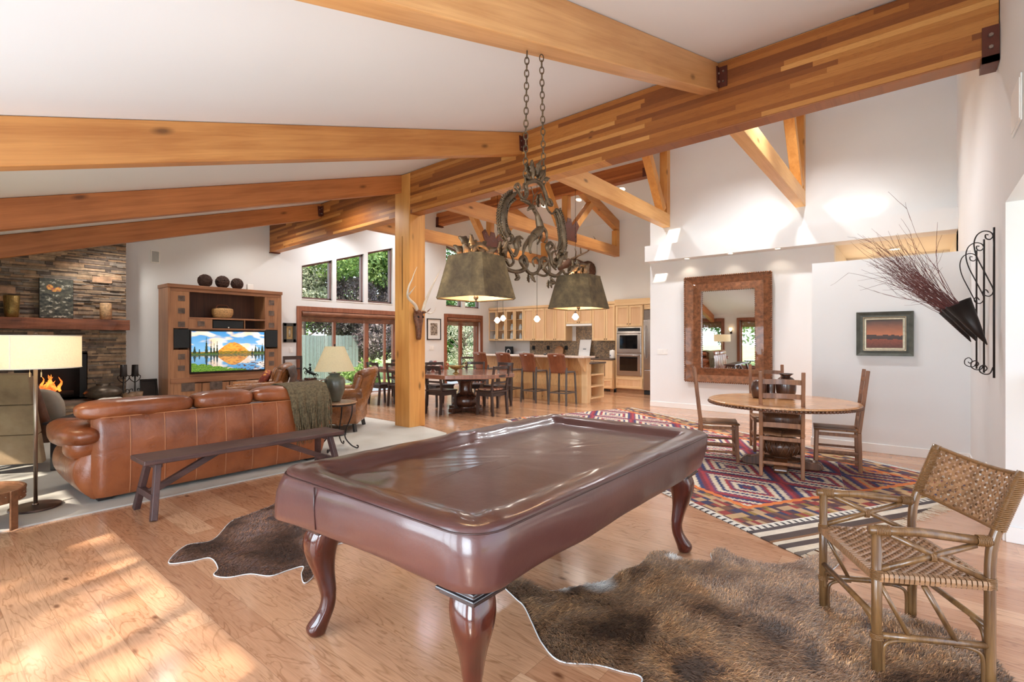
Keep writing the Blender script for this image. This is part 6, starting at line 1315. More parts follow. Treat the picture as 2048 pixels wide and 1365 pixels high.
# ---------- kitchen
STEEL = plain('stainless', S(186, 178, 172), .25, .9, .06, 3); GRAN = plain('granite', S(96, 84, 76), .25, 0, .6, 60, coat=.3); PINK = plain('pale_stone', S(206, 186, 172), .25, 0, .12, 20, coat=.3); KNOB = plain('dark_knob', S(50, 40, 34), .4, .5)
MAPLEP = wood('maple_panel', S(224, 184, 142), S(212, 168, 124), 2, .8, .38, bump=.02)
def door(par, x0, x1, z0, z1, y, glass=False, knob=None, mat=None):
    m = M(); w = .055 if x1-x0 > .2 else .04; mat = mat or MAPLE
    m.box(x0, y-.02, z0, x0+w, y, z1); m.box(x1-w, y-.02, z0, x1, y, z1); m.box(x0+w, y-.02, z0, x1-w, y, z0+w); m.box(x0+w, y-.02, z1-w, x1-w, y, z1)
    o = m.build('door', mat, par, bev=.002)
    if not glass: B('door_panel', MAPLEP, o, x0+w, y-.006, z0+w, x1-w, y, z1-w)
    if glass: B('glass_pane', GLASS, o, x0+w, y-.012, z0+w, x1-w, y-.009, z1-w)
    if knob: M().ball((knob[0], y-.032, knob[1]), .014, 8).build('knob', KNOB, o, smooth=True)
    return o
YU = 12.45; kx = lambda x: onY(x, 690, YU).x
ZU0, ZU1, ZU2 = 1.405, 2.40, 2.50
def upper(label, pa, pb, z0, glass=False, mid=None):
    x0, x1 = kx(pa), kx(pb); t = thing('wall_cabinet', label, 'cabinet', ((x0+x1)/2, YU, z0), 0, 'maple upper kitchen cabinets'); xm = (x0+x1)/2 if mid is None else kx(mid)
    m = M()
    if glass: m.box(x0, YU+.002, z0, x0+.02, YK-.002, ZU1+.02); m.box(x1-.02, YU+.002, z0, x1, YK-.002, ZU1+.02); m.box(x0, YU+.002, z0, x1, YK-.002, z0+.025); m.box(x0, YU+.002, ZU1, x1, YK-.002, ZU1+.02); m.box(x0, YK-.02, z0, x1, YK-.002, ZU1)
    else: m.box(x0+.001, YU+.002, z0, x1-.001, YK-.002, ZU1+.02)
    m.build('carcase', MAPLE, t)
    if glass: m = M(); [m.box(x0+.02, YU+.03, z, x1-.02, YK-.02, z+.018) for z in (1.74, 2.08)]; m.build('shelf', MAPLEX, t)
    door(t, x0+.006, xm-.004, z0+.01, ZU1, YU, glass, (xm-.035, z0+.05)); door(t, xm+.004, x1-.006, z0+.01, ZU1, YU, glass, (xm+.035, z0+.05)); return t
upper('glass-fronted maple wall cabinet at the far left corner', 977, 1011.5, ZU0, True); upper('second glass-fronted maple wall cabinet, right of the corner one', 1011.5, 1048, ZU0, True)
upper('solid two-door maple wall cabinet next to the glass ones', 1048, 1089.5, ZU0); upper('solid two-door maple wall cabinet just left of the hood', 1089.5, 1132, ZU0); upper('short maple cabinet over the range hood', 1132, 1184.5, 1.90); upper('tall-door maple wall cabinet between hood and ovens', 1184.5, 1230.5, ZU0, False, 1212)
t = thing('crown_moulding', 'maple crown moulding along the top of the wall cabinets', 'moulding', (kx(1100), YU, ZU1)); B('moulding', MAPLEX, t, kx(976), YU-.03, ZU1+.022, kx(1230.5), YK-.002, ZU2, .01)
t = thing('range_hood', 'slim white range hood under the short cabinet', 'hood', (kx(1158), YU, 1.82)); B('body', TRIMW, t, kx(1133), YU-.02, 1.84, kx(1184), YK-.002, 1.897, .004)
GLW = plain('glassware', S(206, 214, 216), .15, 0, .1)
for k, (pa, z, w, h) in enumerate(((984, 1.43, .05, .2), (989, 1.43, .045, .16), (1000, 1.43, .05, .22), (1005, 1.43, .04, .18), (1018, 1.43, .07, .3), (1024, 1.43, .06, .26), (1035, 1.43, .05, .22), (1041, 1.43, .05, .2), (1018, 1.758, .06, .2), (1024, 1.758, .05, .16), (1035, 1.758, .06, .18), (1041, 1.758, .05, .2), (1002, 1.758, .05, .17), (1036, 2.098, .07, .2), (1020, 2.098, .07, .2))):
    x = kx(pa); t = thing('glass_jar', 'pale glassware on the %s shelf of the %s glass cabinet' % ({1.43: 'bottom', 1.758: 'middle', 2.098: 'top'}[z], 'corner' if pa < 1011 else 'second'), 'glassware', (x, YU+.16, z), 0, 'glassware in the glass cabinets %s %s' % (z, pa < 1011)); t['group'] = 'glassware on the %s shelf, %s cabinet' % ({1.43: 'bottom', 1.758: 'middle', 2.098: 'top'}[z], 'corner' if pa < 1011 else 'second'); M().lathe([(0, z), (w*.8, z), (w, z+.02), (w*.9, z+h*.7), (w*.5, z+h*.8), (w*.55, z+h), (0, z+h)], (x, YU+.16, 0), 14).build('body', GLW, t, smooth=True)
# backsplash
SPL = NT('mosaic_tile'); _v = SPL.obj(); _b = SPL.n('TexVoronoi', {'Vector': _v, 'Scale': 34.}, 1); SPL.set(Base_Color=SPL.mix(.35, SPL.ramp(SPL.xyz(_b)[0], [(0, S(112, 92, 72)), (.3, S(166, 130, 92)), (.6, S(134, 112, 90)), (.8, S(186, 152, 112))], 'CONSTANT'), S(120, 104, 86)), Roughness=.3)
t = thing('tile_backsplash', 'brown mosaic tile backsplash behind the cooktop', 'backsplash', (kx(1140), YK, .92)); m = M(); a0 = onY(1060, 690, YK).x; m.box(a0, YK-.012, .925, kx(1231)-.02, YK-.001, ZU0-.002); m.box(kx(1133)+.12, YK-.012, ZU0-.002, kx(1184), YK-.001, 1.83); m.build('tiles', SPL.m, t)
for k, px_ in enumerate((1068, 1097, 1133)):
    x = onY(px_, 700, YK).x; z = onY(px_, 696, YK).z; t = thing('black_outlet', ['black outlet on the mosaic, leftmost of three', 'black outlet on the mosaic, middle one beside the round tray', 'black outlet on the mosaic, right one under the hood'][k], 'outlet', (x, YK-.02, z)); B('plate', BLK, t, x-.05, YK-.03, z-.06, x+.05, YK-.0125, z+.06)
# counter and base cabinets along the wall
YC = 12.15; XC1 = onY(1230.5, 740, 12.3).x
t = thing('wall_worktop', 'dark granite worktop along the kitchen wall', 'worktop', (-8.5, YC, .9)); B('slab', GRAN, t, XL+.005, YC-.03, .88, XC1, YK-.014, .92, .004)
xs = [XL+.02, -10.2, -9.3, -8.4, -7.6, -6.95, XC1]
blab = ['corner', 'second from the corner', 'third from the corner', 'left of the cooktop', 'under the cooktop']
for k in range(6):
    a, b = xs[k], xs[k+1]; t = thing('base_cabinet', 'maple base cabinet with a small built-in steel drawer left of the wall ovens' if k == 5 else 'maple base cabinet hidden behind the island, '+blab[k], 'cabinet', ((a+b)/2, YC, 0), 0, 'maple base cabinets'); B('carcase', MAPLE, t, a+.001, YC+.003, .1, b-.001, YK-.003, .878); B('toe_kick', plain('toe', S(150, 110, 76), .5), t, a, YC+.05, 0, b, YC+.07, .1)
    if k == 5:
        door(t, a+.01, b-.01, .11, .36, YC, mat=MAPLEX); B('drawer_panel', MAPLE, t, a+.01, YC-.018, .37, b-.01, YC, .87, .003)
        s = B('steel_drawer', STEEL, t, a+.06, YC-.03, .44, a+.36, YC-.019, .80, .004); B('control_strip', BLK, s, a+.16, YC-.036, .52, a+.27, YC-.031, .76)
        m = M(); [m.box(a+.05+.05*i, YC+.035, .03, a+.085+.05*i, YC+.049, .08) for i in range(9)]; m.build('toe_vent', BLK, t)
    else: door(t, a+.01, (a+b)/2-.005, .11, .87, YC); door(t, (a+b)/2+.005, b-.01, .11, .87, YC)
# oven tower and fridge
YO = 12.27; ox = lambda x: onY(x, 690, YO).x; oz = lambda y: onY(1255, y, YO).z
x0, x1 = ox(1231), ox(1286.5); t = thing('oven_cabinet', 'tall maple cabinet housing the double ovens', 'cabinet', ((x0+x1)/2, YO, 0))
B('carcase', MAPLE, t, x0, YO+.003, .12, x1, YK-.003, 2.50); B('toe_kick', plain('toe2', S(150, 110, 76), .5), t, x0, YO+.05, 0, x1, YK-.01, .12); B('moulding', MAPLEX, t, x0-.02, YO-.03, oz(611), x1+.3, YK-.003, 2.52, .008)
xm = (x0+x1)/2; door(t, x0+.02, xm-.004, oz(653), oz(611)-.01, YO, knob=(xm-.04, oz(650)+.02)); door(t, xm+.004, x1-.02, oz(653), oz(611)-.01, YO, knob=(xm+.04, oz(650)+.02)); door(t, x0+.02, x1-.02, .14, oz(756), YO, mat=MAPLEX)
t = thing('double_oven', 'stainless steel double wall oven with two dark glass doors', 'oven', (xm, YO, oz(753))); a, b = x0+.045, x1-.045
B('body', STEEL, t, a, YO-.012, oz(752.5), b, YO+.0, oz(655)); B('control_panel', BLK, t, a+.04, YO-.02, oz(663), b-.04, YO-.012, oz(656.5))
for zt_, zb_, wa, wb in ((665, 706, 671, 698), (708.5, 751, 714, 742)):
    o = B('door', STEEL, t, a+.005, YO-.04, oz(zb_), b-.005, YO-.013, oz(zt_), .006); B('window', plain('oven_glass', S(16, 16, 18), .06, coat=.5), o, a+.1, YO-.043, oz(wb), b-.1, YO-.0405, oz(wa)); M().tube([(a+.04, YO-.045, oz(zt_+2.2)), (a+.05, YO-.085, oz(zt_+2.2)), (b-.05, YO-.085, oz(zt_+2.2)), (b-.04, YO-.045, oz(zt_+2.2))], .012, 8).build('handle', STEEL, o, smooth=True)
xf0, xf1 = ox(1288), -4.46; t = thing('refrigerator', 'stainless refrigerator half hidden by the white wall', 'refrigerator', ((xf0+xf1)/2, YO, 0)); zf = oz(642)
B('body', STEEL, t, xf0, YO+.01, .01, xf1, YK-.01, 2.03); B('door', STEEL, t, xf0+.005, YO-.05, oz(738), xf1-.02, YO+.008, zf, .01, 'upper door'); B('door', STEEL, t, xf0+.005, YO-.05, .12, xf1-.02, YO+.008, oz(739), .01, 'freezer drawer'); B('grille', BLK, t, xf0+.01, YO-.02, .01, xf1-.02, YO+.01, .11)
M().tube(spline([(xf0+.07, YO-.05, .95), (xf0+.07, YO-.11, 1.0), (xf0+.07, YO-.12, 1.4), (xf0+.07, YO-.11, 1.75), (xf0+.07, YO-.05, 1.8)], 5), .014, 8).build('handle', STEEL, t, smooth=True); B('top_grille', plain('grey_louvre', S(130, 120, 112), .4, .5), t, xf0+.01, YO-.02, zf+.02, xf1-.02, YO+.01, oz(622))
t = thing('wall_cabinet', 'maple cabinet above the refrigerator', 'cabinet', (xf0, YO, 2.2)); B('carcase', MAPLE, t, xf0-.0, YO+.003, oz(621), xf1, YK-.003, oz(611)-.003); door(t, xf0+.01, (xf0+xf1)/2, oz(621)+.01, oz(611)-.01, YO)
# things on the wall worktop
def onct(px_): return onY(px_, 700, 12.6).x
x = onct(1166.5); t = thing('white_board', 'white framed board leaning on the backsplash behind the cooktop', 'board', (x, 12.68, .92)); w = .19; zt_ = onY(1166, 680, 12.65).z; m = M(); m.hexa([Vector(p) for p in ((x-w, 12.62, .923), (x+w, 12.62, .923), (x+w, 12.64, .923), (x-w, 12.64, .923), (x-w, 12.74, zt_), (x+w, 12.74, zt_), (x+w, 12.76, zt_), (x-w, 12.76, zt_))]); m.build('board', TRIMW, t, bev=.004); m = M(); m.box(x-.05, 12.672, 1.12, x+.05, 12.69, 1.18); m.build('plaque', plain('plaque', S(150, 154, 156), .5), t)
x = onct(1114); t = thing('round_tray', 'round wooden tray propped on the worktop', 'tray', (x, 12.7, .92)); m = M(); m.lathe([(0, -.01), (.16, -.01), (.17, .0), (.16, .015), (.14, .005), (0, .005)], (x, 12.71, 1.085), 28, Matrix.Rotation(R(80), 4, 'X')); m.build('tray', wood('tray_wood', S(190, 140, 96), S(150, 100, 64), 0, 2.), t)
x = onct(1017); t = thing('arched_sign', 'small black box sign with a white horseshoe arch on the worktop', 'sign', (x, 12.6, .92)); B('box', BLK, t, x-.15, 12.6, .922, x+.15, 12.66, 1.22); M().tube([(x+.07*math.cos(a), 12.595, 1.05+.08*math.sin(a)) for a in [R(-20+220*i/16) for i in range(17)]], .014, 6).build('arch', TRIMW, t)
x = onY(1225, 700, 12.45).x; t = thing('white_canister', 'white patterned canister at the right end of the worktop', 'canister', (x, 12.45, .92)); M().lathe([(0, .922), (.075, .922), (.08, .94), (.08, 1.12), (.07, 1.14), (.02, 1.15), (0, 1.165)], (x, 12.45, 0), 20).build('body', OUTL, t, smooth=True); M().ball((x-.03, 12.375, 1.0), .018, 8).build('motif', plain('blue_motif', S(60, 80, 120), .5), t)
t = thing('gas_cooktop', 'black cooktop on the kitchen worktop', 'cooktop', (-7.4, 12.4, .92)); B('plate', BLK, t, -7.9, 12.2, .921, -7.05, 12.62, .935, .003); m = M(); [m.lathe([(.03, .936), (.06, .936), (.06, .945), (.03, .945)], (x, y, 0), 12) for x in (-7.75, -7.48, -7.2) for y in (12.3, 12.5)]; m.build('burner', BLACKM, t)
# ---------- island with raised bar
YI = 9.70; XI0, XI1 = -8.75, -5.70
t = thing('kitchen_island', 'long maple island with a raised bar and an open shelf end', 'island', (-7.2, 10.0, 0))
B('front_panel', planks('island_panel', 2, 0, .45, 9., [(0, S(214, 166, 110)), (1, S(226, 180, 124))], .35, gap=.004), t, XI0, YI, .0, XI1-.15, YI+.06, 1.02); B('end_post', MAPLE, t, XI1-.15, YI-.02, .0, XI1, YI+.13, 1.02, .004); m = M(); m.box(XI0, YI+.06, .1, XI1-.32, YI+.75, .87); m.build('carcase', MAPLE, t)
for px_ in (1084, 1133, 1168):
    x = onY(px_, 740, YI).x; M().prism([(0, 1.02), (-.27, 1.02), (-.25, .96), (-.05, .72), (0, .70)], (.045, 0, 0), (x, YI, 0), (0, 1, 0), (0, 0, 1)).build('corbel', MAPLE, t, bev=.004)
xs0, xs1, ys0, ys1 = XI1-.32, XI1+.0, YI+.131, YI+.75
m = M(); m.box(xs0, ys0, .08, xs1, ys0+.02, .875); m.box(xs0, ys1-.02, .08, xs1, ys1, .875); m.box(xs0, ys0, .08, xs0+.01, ys1, .875); m.build('shelf_case', MAPLE, t)
for z in (.08, .345, .61): B('shelf', MAPLE, t, xs0, ys0+.02, z, xs1+.005, ys1-.02, z+.035, .003)
B('plinth', MAPLE, t, XI0, YI+.061, .0, xs1-.06, ys1-.05, .08)
B('lower_worktop', GRAN, t, XI0, YI+.08, .876, XI1+.03, YI+.80, .915, .004); B('bar_riser', MAPLE, t, XI0, YI+.061, .915, XI1-.16, YI+.1, 1.02)
B('bar_top', PINK, t, XI0-.05, 9.38, 1.021, XI1+.1, YI+.17, 1.062, .01)
for k, (px_, z, nm, lab, c_) in enumerate(((1043, 1.062, 'bar_ornament', 'small green sprig lying on the bar between stools', S(120, 120, 70)), (1090, 1.062, 'bar_ornament', 'little dark bird ornament on the bar behind the third stool', S(50, 46, 44)))):
    x = onY(px_, 710, 9.6).x; t = thing(nm, lab, 'ornament', (x, 9.6, z)); m = M(); m.ball((x, 9.6, z+.025), .03, 10, (1.6, .8, .75)); m.tube([(x+.03, 9.6, z+.03), (x+.07, 9.6, z+.06)], [.014, .006], 6); m.build('body', plain('orn%d' % k, c_, .5), t, smooth=True)
# bar stools
STB = wood('stool_back', S(140, 84, 56), S(112, 62, 40), 2, 1., .3, coat=.3); GMT = plain('grey_metal', S(104, 98, 94), .4, .5, .15)
def stool():
    t = thing('bar_stool', 'x', 'bar stool', (0, 0, 0), 0, 'bar stools along the island'); w = .20
    m = M(); m.grid(lambda u, v: Vector((lerp(-w, w, u)*(1+.07*v), .20+.11*v**1.4+.03*math.cos(PI*(u-.5)), lerp(.70, 1.12, v)+.012*math.sin(PI*u)*v)), 12, 10); o = m.build('backrest', STB, t, smooth=True); q = o.modifiers.new('t', 'SOLIDIFY'); q.thickness = .014; q.offset = 0
    m = M(); [m.box(-.03+.024*i, .308, 1.075, -.018+.024*i, .345, 1.087) for i in range(3)]; m.build('slot', TRIMW, t)
    B('seat', GMT, t, -w-.005, -.21, .70, w+.005, .21, .735, .008)
    for sx in (-1, 1):
        M().bar((sx*(w+.02), -.22, 0), (sx*w, -.19, .70), .034, .034, (0, 1, 0)).build('leg', GMT, t, bev=.003); M().bar((sx*(w+.02), .24, 0), (sx*(w), .2, .82), .036, .034, (0, 1, 0)).build('leg', GMT, t, bev=.003)
    m = M(); z = .27; m.bar((-w, -.21, z), (w, -.21, z), .03, .025); m.bar((-w, .22, z), (w, .22, z), .03, .025); m.bar((-w-.01, -.21, z), (-w-.01, .22, z), .03, .025); m.bar((w+.01, -.21, z), (w+.01, .22, z), .03, .025); m.build('footrest', GMT, t); return t
s0 = stool(); sl = ['rightmost bar stool, nearest the shelf end of the island', 'second bar stool from the right, under the stag ring light', 'third bar stool from the right at the island', 'leftmost bar stool, its top catching cool window light']
for k, x in enumerate((-6.05, -6.81, -7.54, -8.28)):
    o = s0 if k == 0 else dup(s0); o['label'] = sl[k]; place(o, (x, 9.22, 0), R(180+(4, -3, 2, 0)[k]))
# pendants
PG = emis('lit_glass', S(255, 232, 214), 1.6); 
plab = ['leftmost faceted glass pendant over the island', 'second faceted glass pendant, overlapping the leftmost', 'third faceted glass pendant hanging below the stag ring', 'rightmost faceted glass pendant below the far metal shade']
for k, (x, y, Y_) in enumerate(((994.5, 641, 9.6), (1006, 637, 10.1), (1074, 638.5, 9.7), (1151, 634, 9.7))):
    p = onY(x, y, Y_); t = thing('glass_pendant', plab[k], 'pendant light', tuple(p), 0, 'glass pendants over the island'); m = M(); m.lathe([(0, -.075), (.03, -.07), (.085, -.01), (.05, .055), (.018, .08), (0, .08)], p, 7); m.build('globe', PG, t); m = M(); m.tube([p+Vector((0, 0, .08)), Vector((p.x, p.y, zc(p.x, p.y)-.001))], .005, 6); m.build('cord', BLACKM, t); M().lathe([(0, .075), (.02, .075), (.02, .11), (0, .115)], p, 10).build('cap', NICK, t)
    L = bpy.data.lights.new('pendant_light', 'POINT'); L.energy = 8; L.color = (1, .9, .8); L.shadow_soft_size = .09; lo = bpy.data.objects.new('pendant_light', L); COL.objects.link(lo); lo.location = p-Vector((0, 0, .14))
# elk mount
ELK = plain('elk_fur', S(96, 66, 50), .85, 0, .4, 30, .8, 120); c = onY(1168, 545, YK); t = thing('elk_mount', 'mounted elk head with spreading antlers high on the kitchen wall', 'mounted head', tuple(c))
m = M(); P = spline([(c.x+.1, YK-.01, c.z-.0), (c.x+.06, YK-.25, c.z+.02), (c.x-.05, YK-.5, c.z+.16), (c.x-.1, YK-.62, c.z+.2)], 5); m.tube(P, taper(P, .33, .14), 16); m.tube([(c.x-.1, YK-.6, c.z+.22), (c.x-.2, YK-.8, c.z+.12), (c.x-.28, YK-.93, c.z+.02)], [.13, .09, .06], 12); m.build('neck_and_head', ELK, t, smooth=True)
for s in (-1, 1):
    m = M(); m.tube([(c.x-.1+s*.08, YK-.6, c.z+.3), (c.x-.1+s*.22, YK-.56, c.z+.36)], [.05, .01], 8); m.build('ear', ELK, t, smooth=True)
    bs = Vector((c.x-.1+s*.06, YK-.62, c.z+.32)); A_ = spline([bs, bs+Vector((s*.25, .0, .08)), bs+Vector((s*.5, .1, .2)), bs+Vector((s*.62, .25, .5))], 5); m = M(); m.tube(A_, taper(A_, .035, .008), 8)
    for i, (dx, dz) in ((3, (.05, .25)), (6, (.02, .34)), (10, (.0, .34)), (13, (.1, .2))): q = A_[i]; m.tube([q, q+Vector((s*dx, -.06, dz*.6)), q+Vector((s*(dx-.05), -.08, dz))], [.022, .015, .003], 7)
    m.build('antler', plain('antler', S(134, 112, 92), .55, 0, .25), t, smooth=True)
# ---------- recessed lights
CAN = emis('downlight_lens', S(255, 236, 208), 5.)
def can(label, p, nrm, energy, col=(1, .86, .68), size=.11, spot=True, blend=.6, ang=110, grp='recessed ceiling lights'):
    nrm = Vector(nrm).normalized(); t = thing('recessed_light', label, 'light', tuple(p), 0, grp); a = nrm.orthogonal().normalized(); b = nrm.cross(a); r_ = size/2
    ring = lambda r2, d: [Vector(p)+nrm*d+(a*math.cos(2*PI*i/24)+b*math.sin(2*PI*i/24))*r2 for i in range(24)]
    m = M(); m.add(ring(r_+.02, .001)+ring(r_+.018, .006)+ring(r_, .006)+ring(r_, .002), [(k*24+i, k*24+(i+1) % 24, (k+1)*24+(i+1) % 24, (k+1)*24+i) for k in range(3) for i in range(24)]); m.build('trim_ring', TRIMW, t)
    m = M(); m.add(ring(r_, .003), [tuple(range(24))]); m.build('lens', CAN, t)
    L = bpy.data.lights.new('spotlight', 'SPOT'); L.energy = energy; L.color = col; L.spot_size = R(ang); L.spot_blend = blend; L.shadow_soft_size = .06; lo = bpy.data.objects.new('spotlight', L); COL.objects.link(lo); lo.location = Vector(p)+nrm*.02; lo.rotation_euler = (Vector((0, 0, -1)).rotation_difference(nrm)).to_euler()
def ceilp(x, y): return Vector((x, y, zc(x, y)))
for k, (x, y) in enumerate(((-5.73, 11.44), (-7.02, 11.48), (-8.11, 11.41), (-9.32, 11.4))):
    can(['rightmost recessed light on the kitchen ceiling slope', 'second recessed light from the right on the kitchen slope', 'third recessed light from the right on the kitchen slope', 'leftmost recessed light on the kitchen slope'][k], ceilp(x, y), (0, -SL, -1), 150, (1, .93, .84), size=.15)
can('recessed light in the ceiling just above the third rafter, left of the post', ceilp(-5.27, 4.09), (0, SL, -1), 90, (1, .93, .84), size=.14)
for x, y, z, l in ((1373.8, 517.3, 3.07, 'left'), (1461, 507, 3.07, 'middle'), (1555.5, 497.3, 3.07, 'right')):
    p = onZ(x, y, z); can('small downlight under the ledge above the mirror, %s of three' % l, (p.x, max(9.97, min(10.14, p.y)), z-.001), (0, 0, -1), 5, size=.09, ang=120, grp='downlights under the ledge')
p = onZ(1790, 498.5, 3.08); can('recessed light in the warm passage ceiling behind the twigs', (p.x, p.y, 3.079), (0, 0, -1), 300, (1, .88, .72), .15, ang=165)
# ---------- sconce between the near windows
t = thing('glass_sconce', 'small glowing wall sconce between the windows seen in the mirror', 'wall light', (-5.83, YN, 1.55)); B('back_plate', BLACKM, t, -5.87, YN+.002, 1.45, -5.79, YN+.02, 1.6, .004); M().lathe([(.02, 1.55), (.05, 1.60), (.06, 1.70), (.045, 1.70), (.03, 1.6)], (-5.83, YN+.08, 0), 16).build('glass', emis('sconce_glow', S(255, 220, 170), 3.), t, smooth=True)
# trestle table seen in the mirror
t = thing('trestle_table', 'round coffee table on a crossed black trestle seen in the mirror', 'table', (-4.6, .0, 0)); m = M(); m.lathe([(0, .40), (.42, .40), (.42, .43), (0, .43)], (-4.75, -.35, 0), 40); m.build('tabletop', VES, t)
for s in (-1, 1):
    for q in (-1, 1): M().bar((-4.75+s*.25, -.35+q*.3, 0), (-4.75+s*.25, -.35-q*.22, .40), .05, .04, (1, 0, 0)).build('leg', BKW, t)
# ---------- right-hand wooden counter
q = onX(2025, 745, .62); t = thing('wood_counter', 'end of a pale wooden counter in the opening of the right wall', 'counter', (.9, 4.0, 1.0)); zt_ = 1.205
P0_ = onZ(2025, 745, 1.2)
m = M(); m.box(.66, 4.0, 1.165, 1.6, 4.868, 1.20); m.build('slab', wood('counter_wood', S(196, 168, 146), S(160, 130, 108), 0, 1., .3), t, bev=.004); B('bracket', TRIMW, t, .9, 4.4, .95, 1.0, 4.868, 1.164)
# ---------- garden
GR = NT('lawn'); _v = GR.obj(); GR.set(Base_Color=GR.ramp(GR.noise(_v, 3., 5, .7), [(.3, S(92, 124, 60)), (.5, S(150, 170, 96)), (.7, S(186, 188, 130))]), Roughness=.9)
for nm, b in (('ground', (-60, -40, -.35, -11.35, 45, -.15)), ('ground', (-11.35, -40, -.35, 20, -1.25, -.15))): struct(M().box(*b).build(nm, GR.m))
PAT = plain('patio_stone', S(196, 190, 182), .8, 0, .1, 3); struct(M().box(-13.4, 4.5, -.15, -11.32, 13, -.04).build('floor_patio', PAT))
def leafmat(name, c1, c2, c3):
    t = NT(name); f = t.noise(t.obj(), 1.1, 3, .6); g = t.n('TexWhiteNoise', [t.n('NewGeometry', out=8)], 0) if 0 else t.noise(t.obj(), 30., 1)
    col = t.ramp(t.math('ADD', t.math('MULTIPLY', f, .5), t.math('MULTIPLY', g, .5)), [(.35, c1), (.5, c2), (.66, c3)]); t.set(Base_Color=col, Roughness=.5); tr = t.n('BsdfTranslucent', [col]); t.t.links.new(t.n('MixShader', [.35, t.bs.outputs[0], tr]), t.out.inputs[0]); return t.m
LF1 = leafmat('leaf_green', S(70, 104, 50), S(132, 160, 84), S(204, 216, 150)); LF2 = leafmat('leaf_purple', S(58, 44, 56), S(112, 96, 98), S(190, 180, 172)); LF3 = leafmat('leaf_silver', S(104, 112, 92), S(182, 184, 160), S(232, 228, 206)); LF4 = leafmat('leaf_red', S(116, 34, 30), S(160, 60, 44), S(120, 130, 70)); LF5 = leafmat('leaf_dark', S(34, 64, 30), S(72, 112, 46), S(136, 160, 84))
BARK = plain('bark', S(110, 96, 86), .85, 0, .3, 8)
def foliage(par, blobs, n, ls, mat):
    """leaf blades scattered through a set of ellipsoids"""
    vols = np.array([b[3]*b[4]*b[5] for b in blobs]); pr = vols/vols.sum(); idx = rng.choice(len(blobs), n, p=pr); Bm = np.array(blobs); u = rng.normal(size=(n, 3)); u /= np.linalg.norm(u, axis=1)[:, None]; r_ = rng.uniform(.35, 1, n)**.5
    c = Bm[idx, :3]+u*r_[:, None]*Bm[idx, 3:6]; a = rng.normal(size=(n, 3)); a /= np.linalg.norm(a, axis=1)[:, None]; b = np.cross(a, rng.normal(size=(n, 3))); b /= np.linalg.norm(b, axis=1)[:, None]; s = ls*rng.uniform(.6, 1.4, n)[:, None]
    V = np.stack([c-a*s, c-b*s*.5, c+a*s, c+b*s*.5], 1).reshape(-1, 3); iv = np.array(wm(par).inverted()); V = V+iv[:3, 3]
    me = bpy.data.meshes.new('foliage'); me.vertices.add(4*n); me.vertices.foreach_set('co', V.ravel()); me.loops.add(4*n); me.loops.foreach_set('vertex_index', np.arange(4*n, dtype=np.int32)); me.polygons.add(n); me.polygons.foreach_set('loop_start', np.arange(n, dtype=np.int32)*4); me.update(calc_edges=True); me.materials.append(mat); o = bpy.data.objects.new('foliage', me); COL.objects.link(o); o.parent = par; return o
def tree(label, x, y, h, r_, mat, n=9000, ls=.07, low=.35, cat='tree', group='garden trees'):
    z0 = -.15; t = thing('garden_tree' if cat == 'tree' else 'garden_shrub', label, cat, (x, y, z0), 0, group); m = M(); P = spline([(x, y, z0), (x+.1, y+.1, z0+h*.3), (x-.1, y, z0+h*.75)], 4); m.tube(P, taper(P, .06+h*.012, .03), 8)
    for k in range(7): a = k*.9+x; b = Vector((x, y, z0+h*(.3+.06*k))); m.tube([b, b+Vector((math.cos(a)*r_*.5, math.sin(a)*r_*.5, h*.12)), b+Vector((math.cos(a)*r_*.85, math.sin(a)*r_*.85, h*.2))], [.04, .025, .01], 5)
    m.build('trunk', BARK, t, smooth=True); bl = []
    for k in range(16): a = rng.uniform(0, 2*PI); q = rng.uniform(.1, .75)*r_; bl.append((x+q*math.cos(a), y+q*math.sin(a), z0+h*rng.uniform(low, .92), r_*rng.uniform(.3, .5), r_*rng.uniform(.3, .5), h*rng.uniform(.08, .16)))
    foliage(t, bl, n, ls, mat); return t
tree('tall light green tree filling the leftmost high window', -17.5, 9.2, 8.2, 2.7, LF1, 14000, .085, .5)
tree('green tree outside the middle high window', -18.0, 12.6, 8.8, 2.6, LF1, 13000, .085, .5)
tree('dark dense tree outside the tall high window nearest the post', -16.8, 13.8, 8.4, 2.2, LF5, 13000, .075, .5)
tree('purple-leaved tree behind the wide glass doors', -17.2, 11.6, 4.2, 1.9, LF2, 14000, .06, .25)
tree('silver-leaved tree at the left of the wide glass doors', -17.6, 9.0, 4.6, 1.7, LF3, 12000, .06, .3)
tree('second purple-leaved tree right of the first', -16.6, 13.0, 4.4, 1.7, LF2, 13000, .06, .25)
tree('red-leaved shrub near the post side of the glass doors', -17.0, 14.6, 3.2, 1.2, LF4, 9000, .055, .1, 'shrub', 'garden shrubs')
tree('bright green tree outside the narrow glass door', -17.0, 18.8, 4.6, 1.8, LF5, 13000, .07, .15); tree('pale bare-branched shrub outside the narrow glass door', -15.2, 15.4, 3.2, .9, LF3, 3500, .05, .1, 'shrub', 'garden shrubs')
tree('far green tree behind the fence', -24, 16, 7.0, 3.2, LF1, 14000, .1, .15); tree('far green tree left behind the fence', -24, 11, 8.0, 3.2, LF1, 14000, .1, .15); tree('far dark tree right behind the fence', -24, 22, 5.0, 3.0, LF5, 14000, .1, .15)
for k, (x, y, h) in enumerate(((-14.6, 10.1, 1.0), (-14.2, 11.6, .85), (-14.9, 12.2, .9), (-14.0, 9.2, .8))):
    tree(['leafy green border plant under the purple trees, leftmost', 'leafy green border plant in the middle of the bed', 'leafy green border plant, rightmost in the bed', 'low green border plant by the fence'][k], x, y, h, .55, LF1, 2500, .04, .1, 'plant', 'border plants')
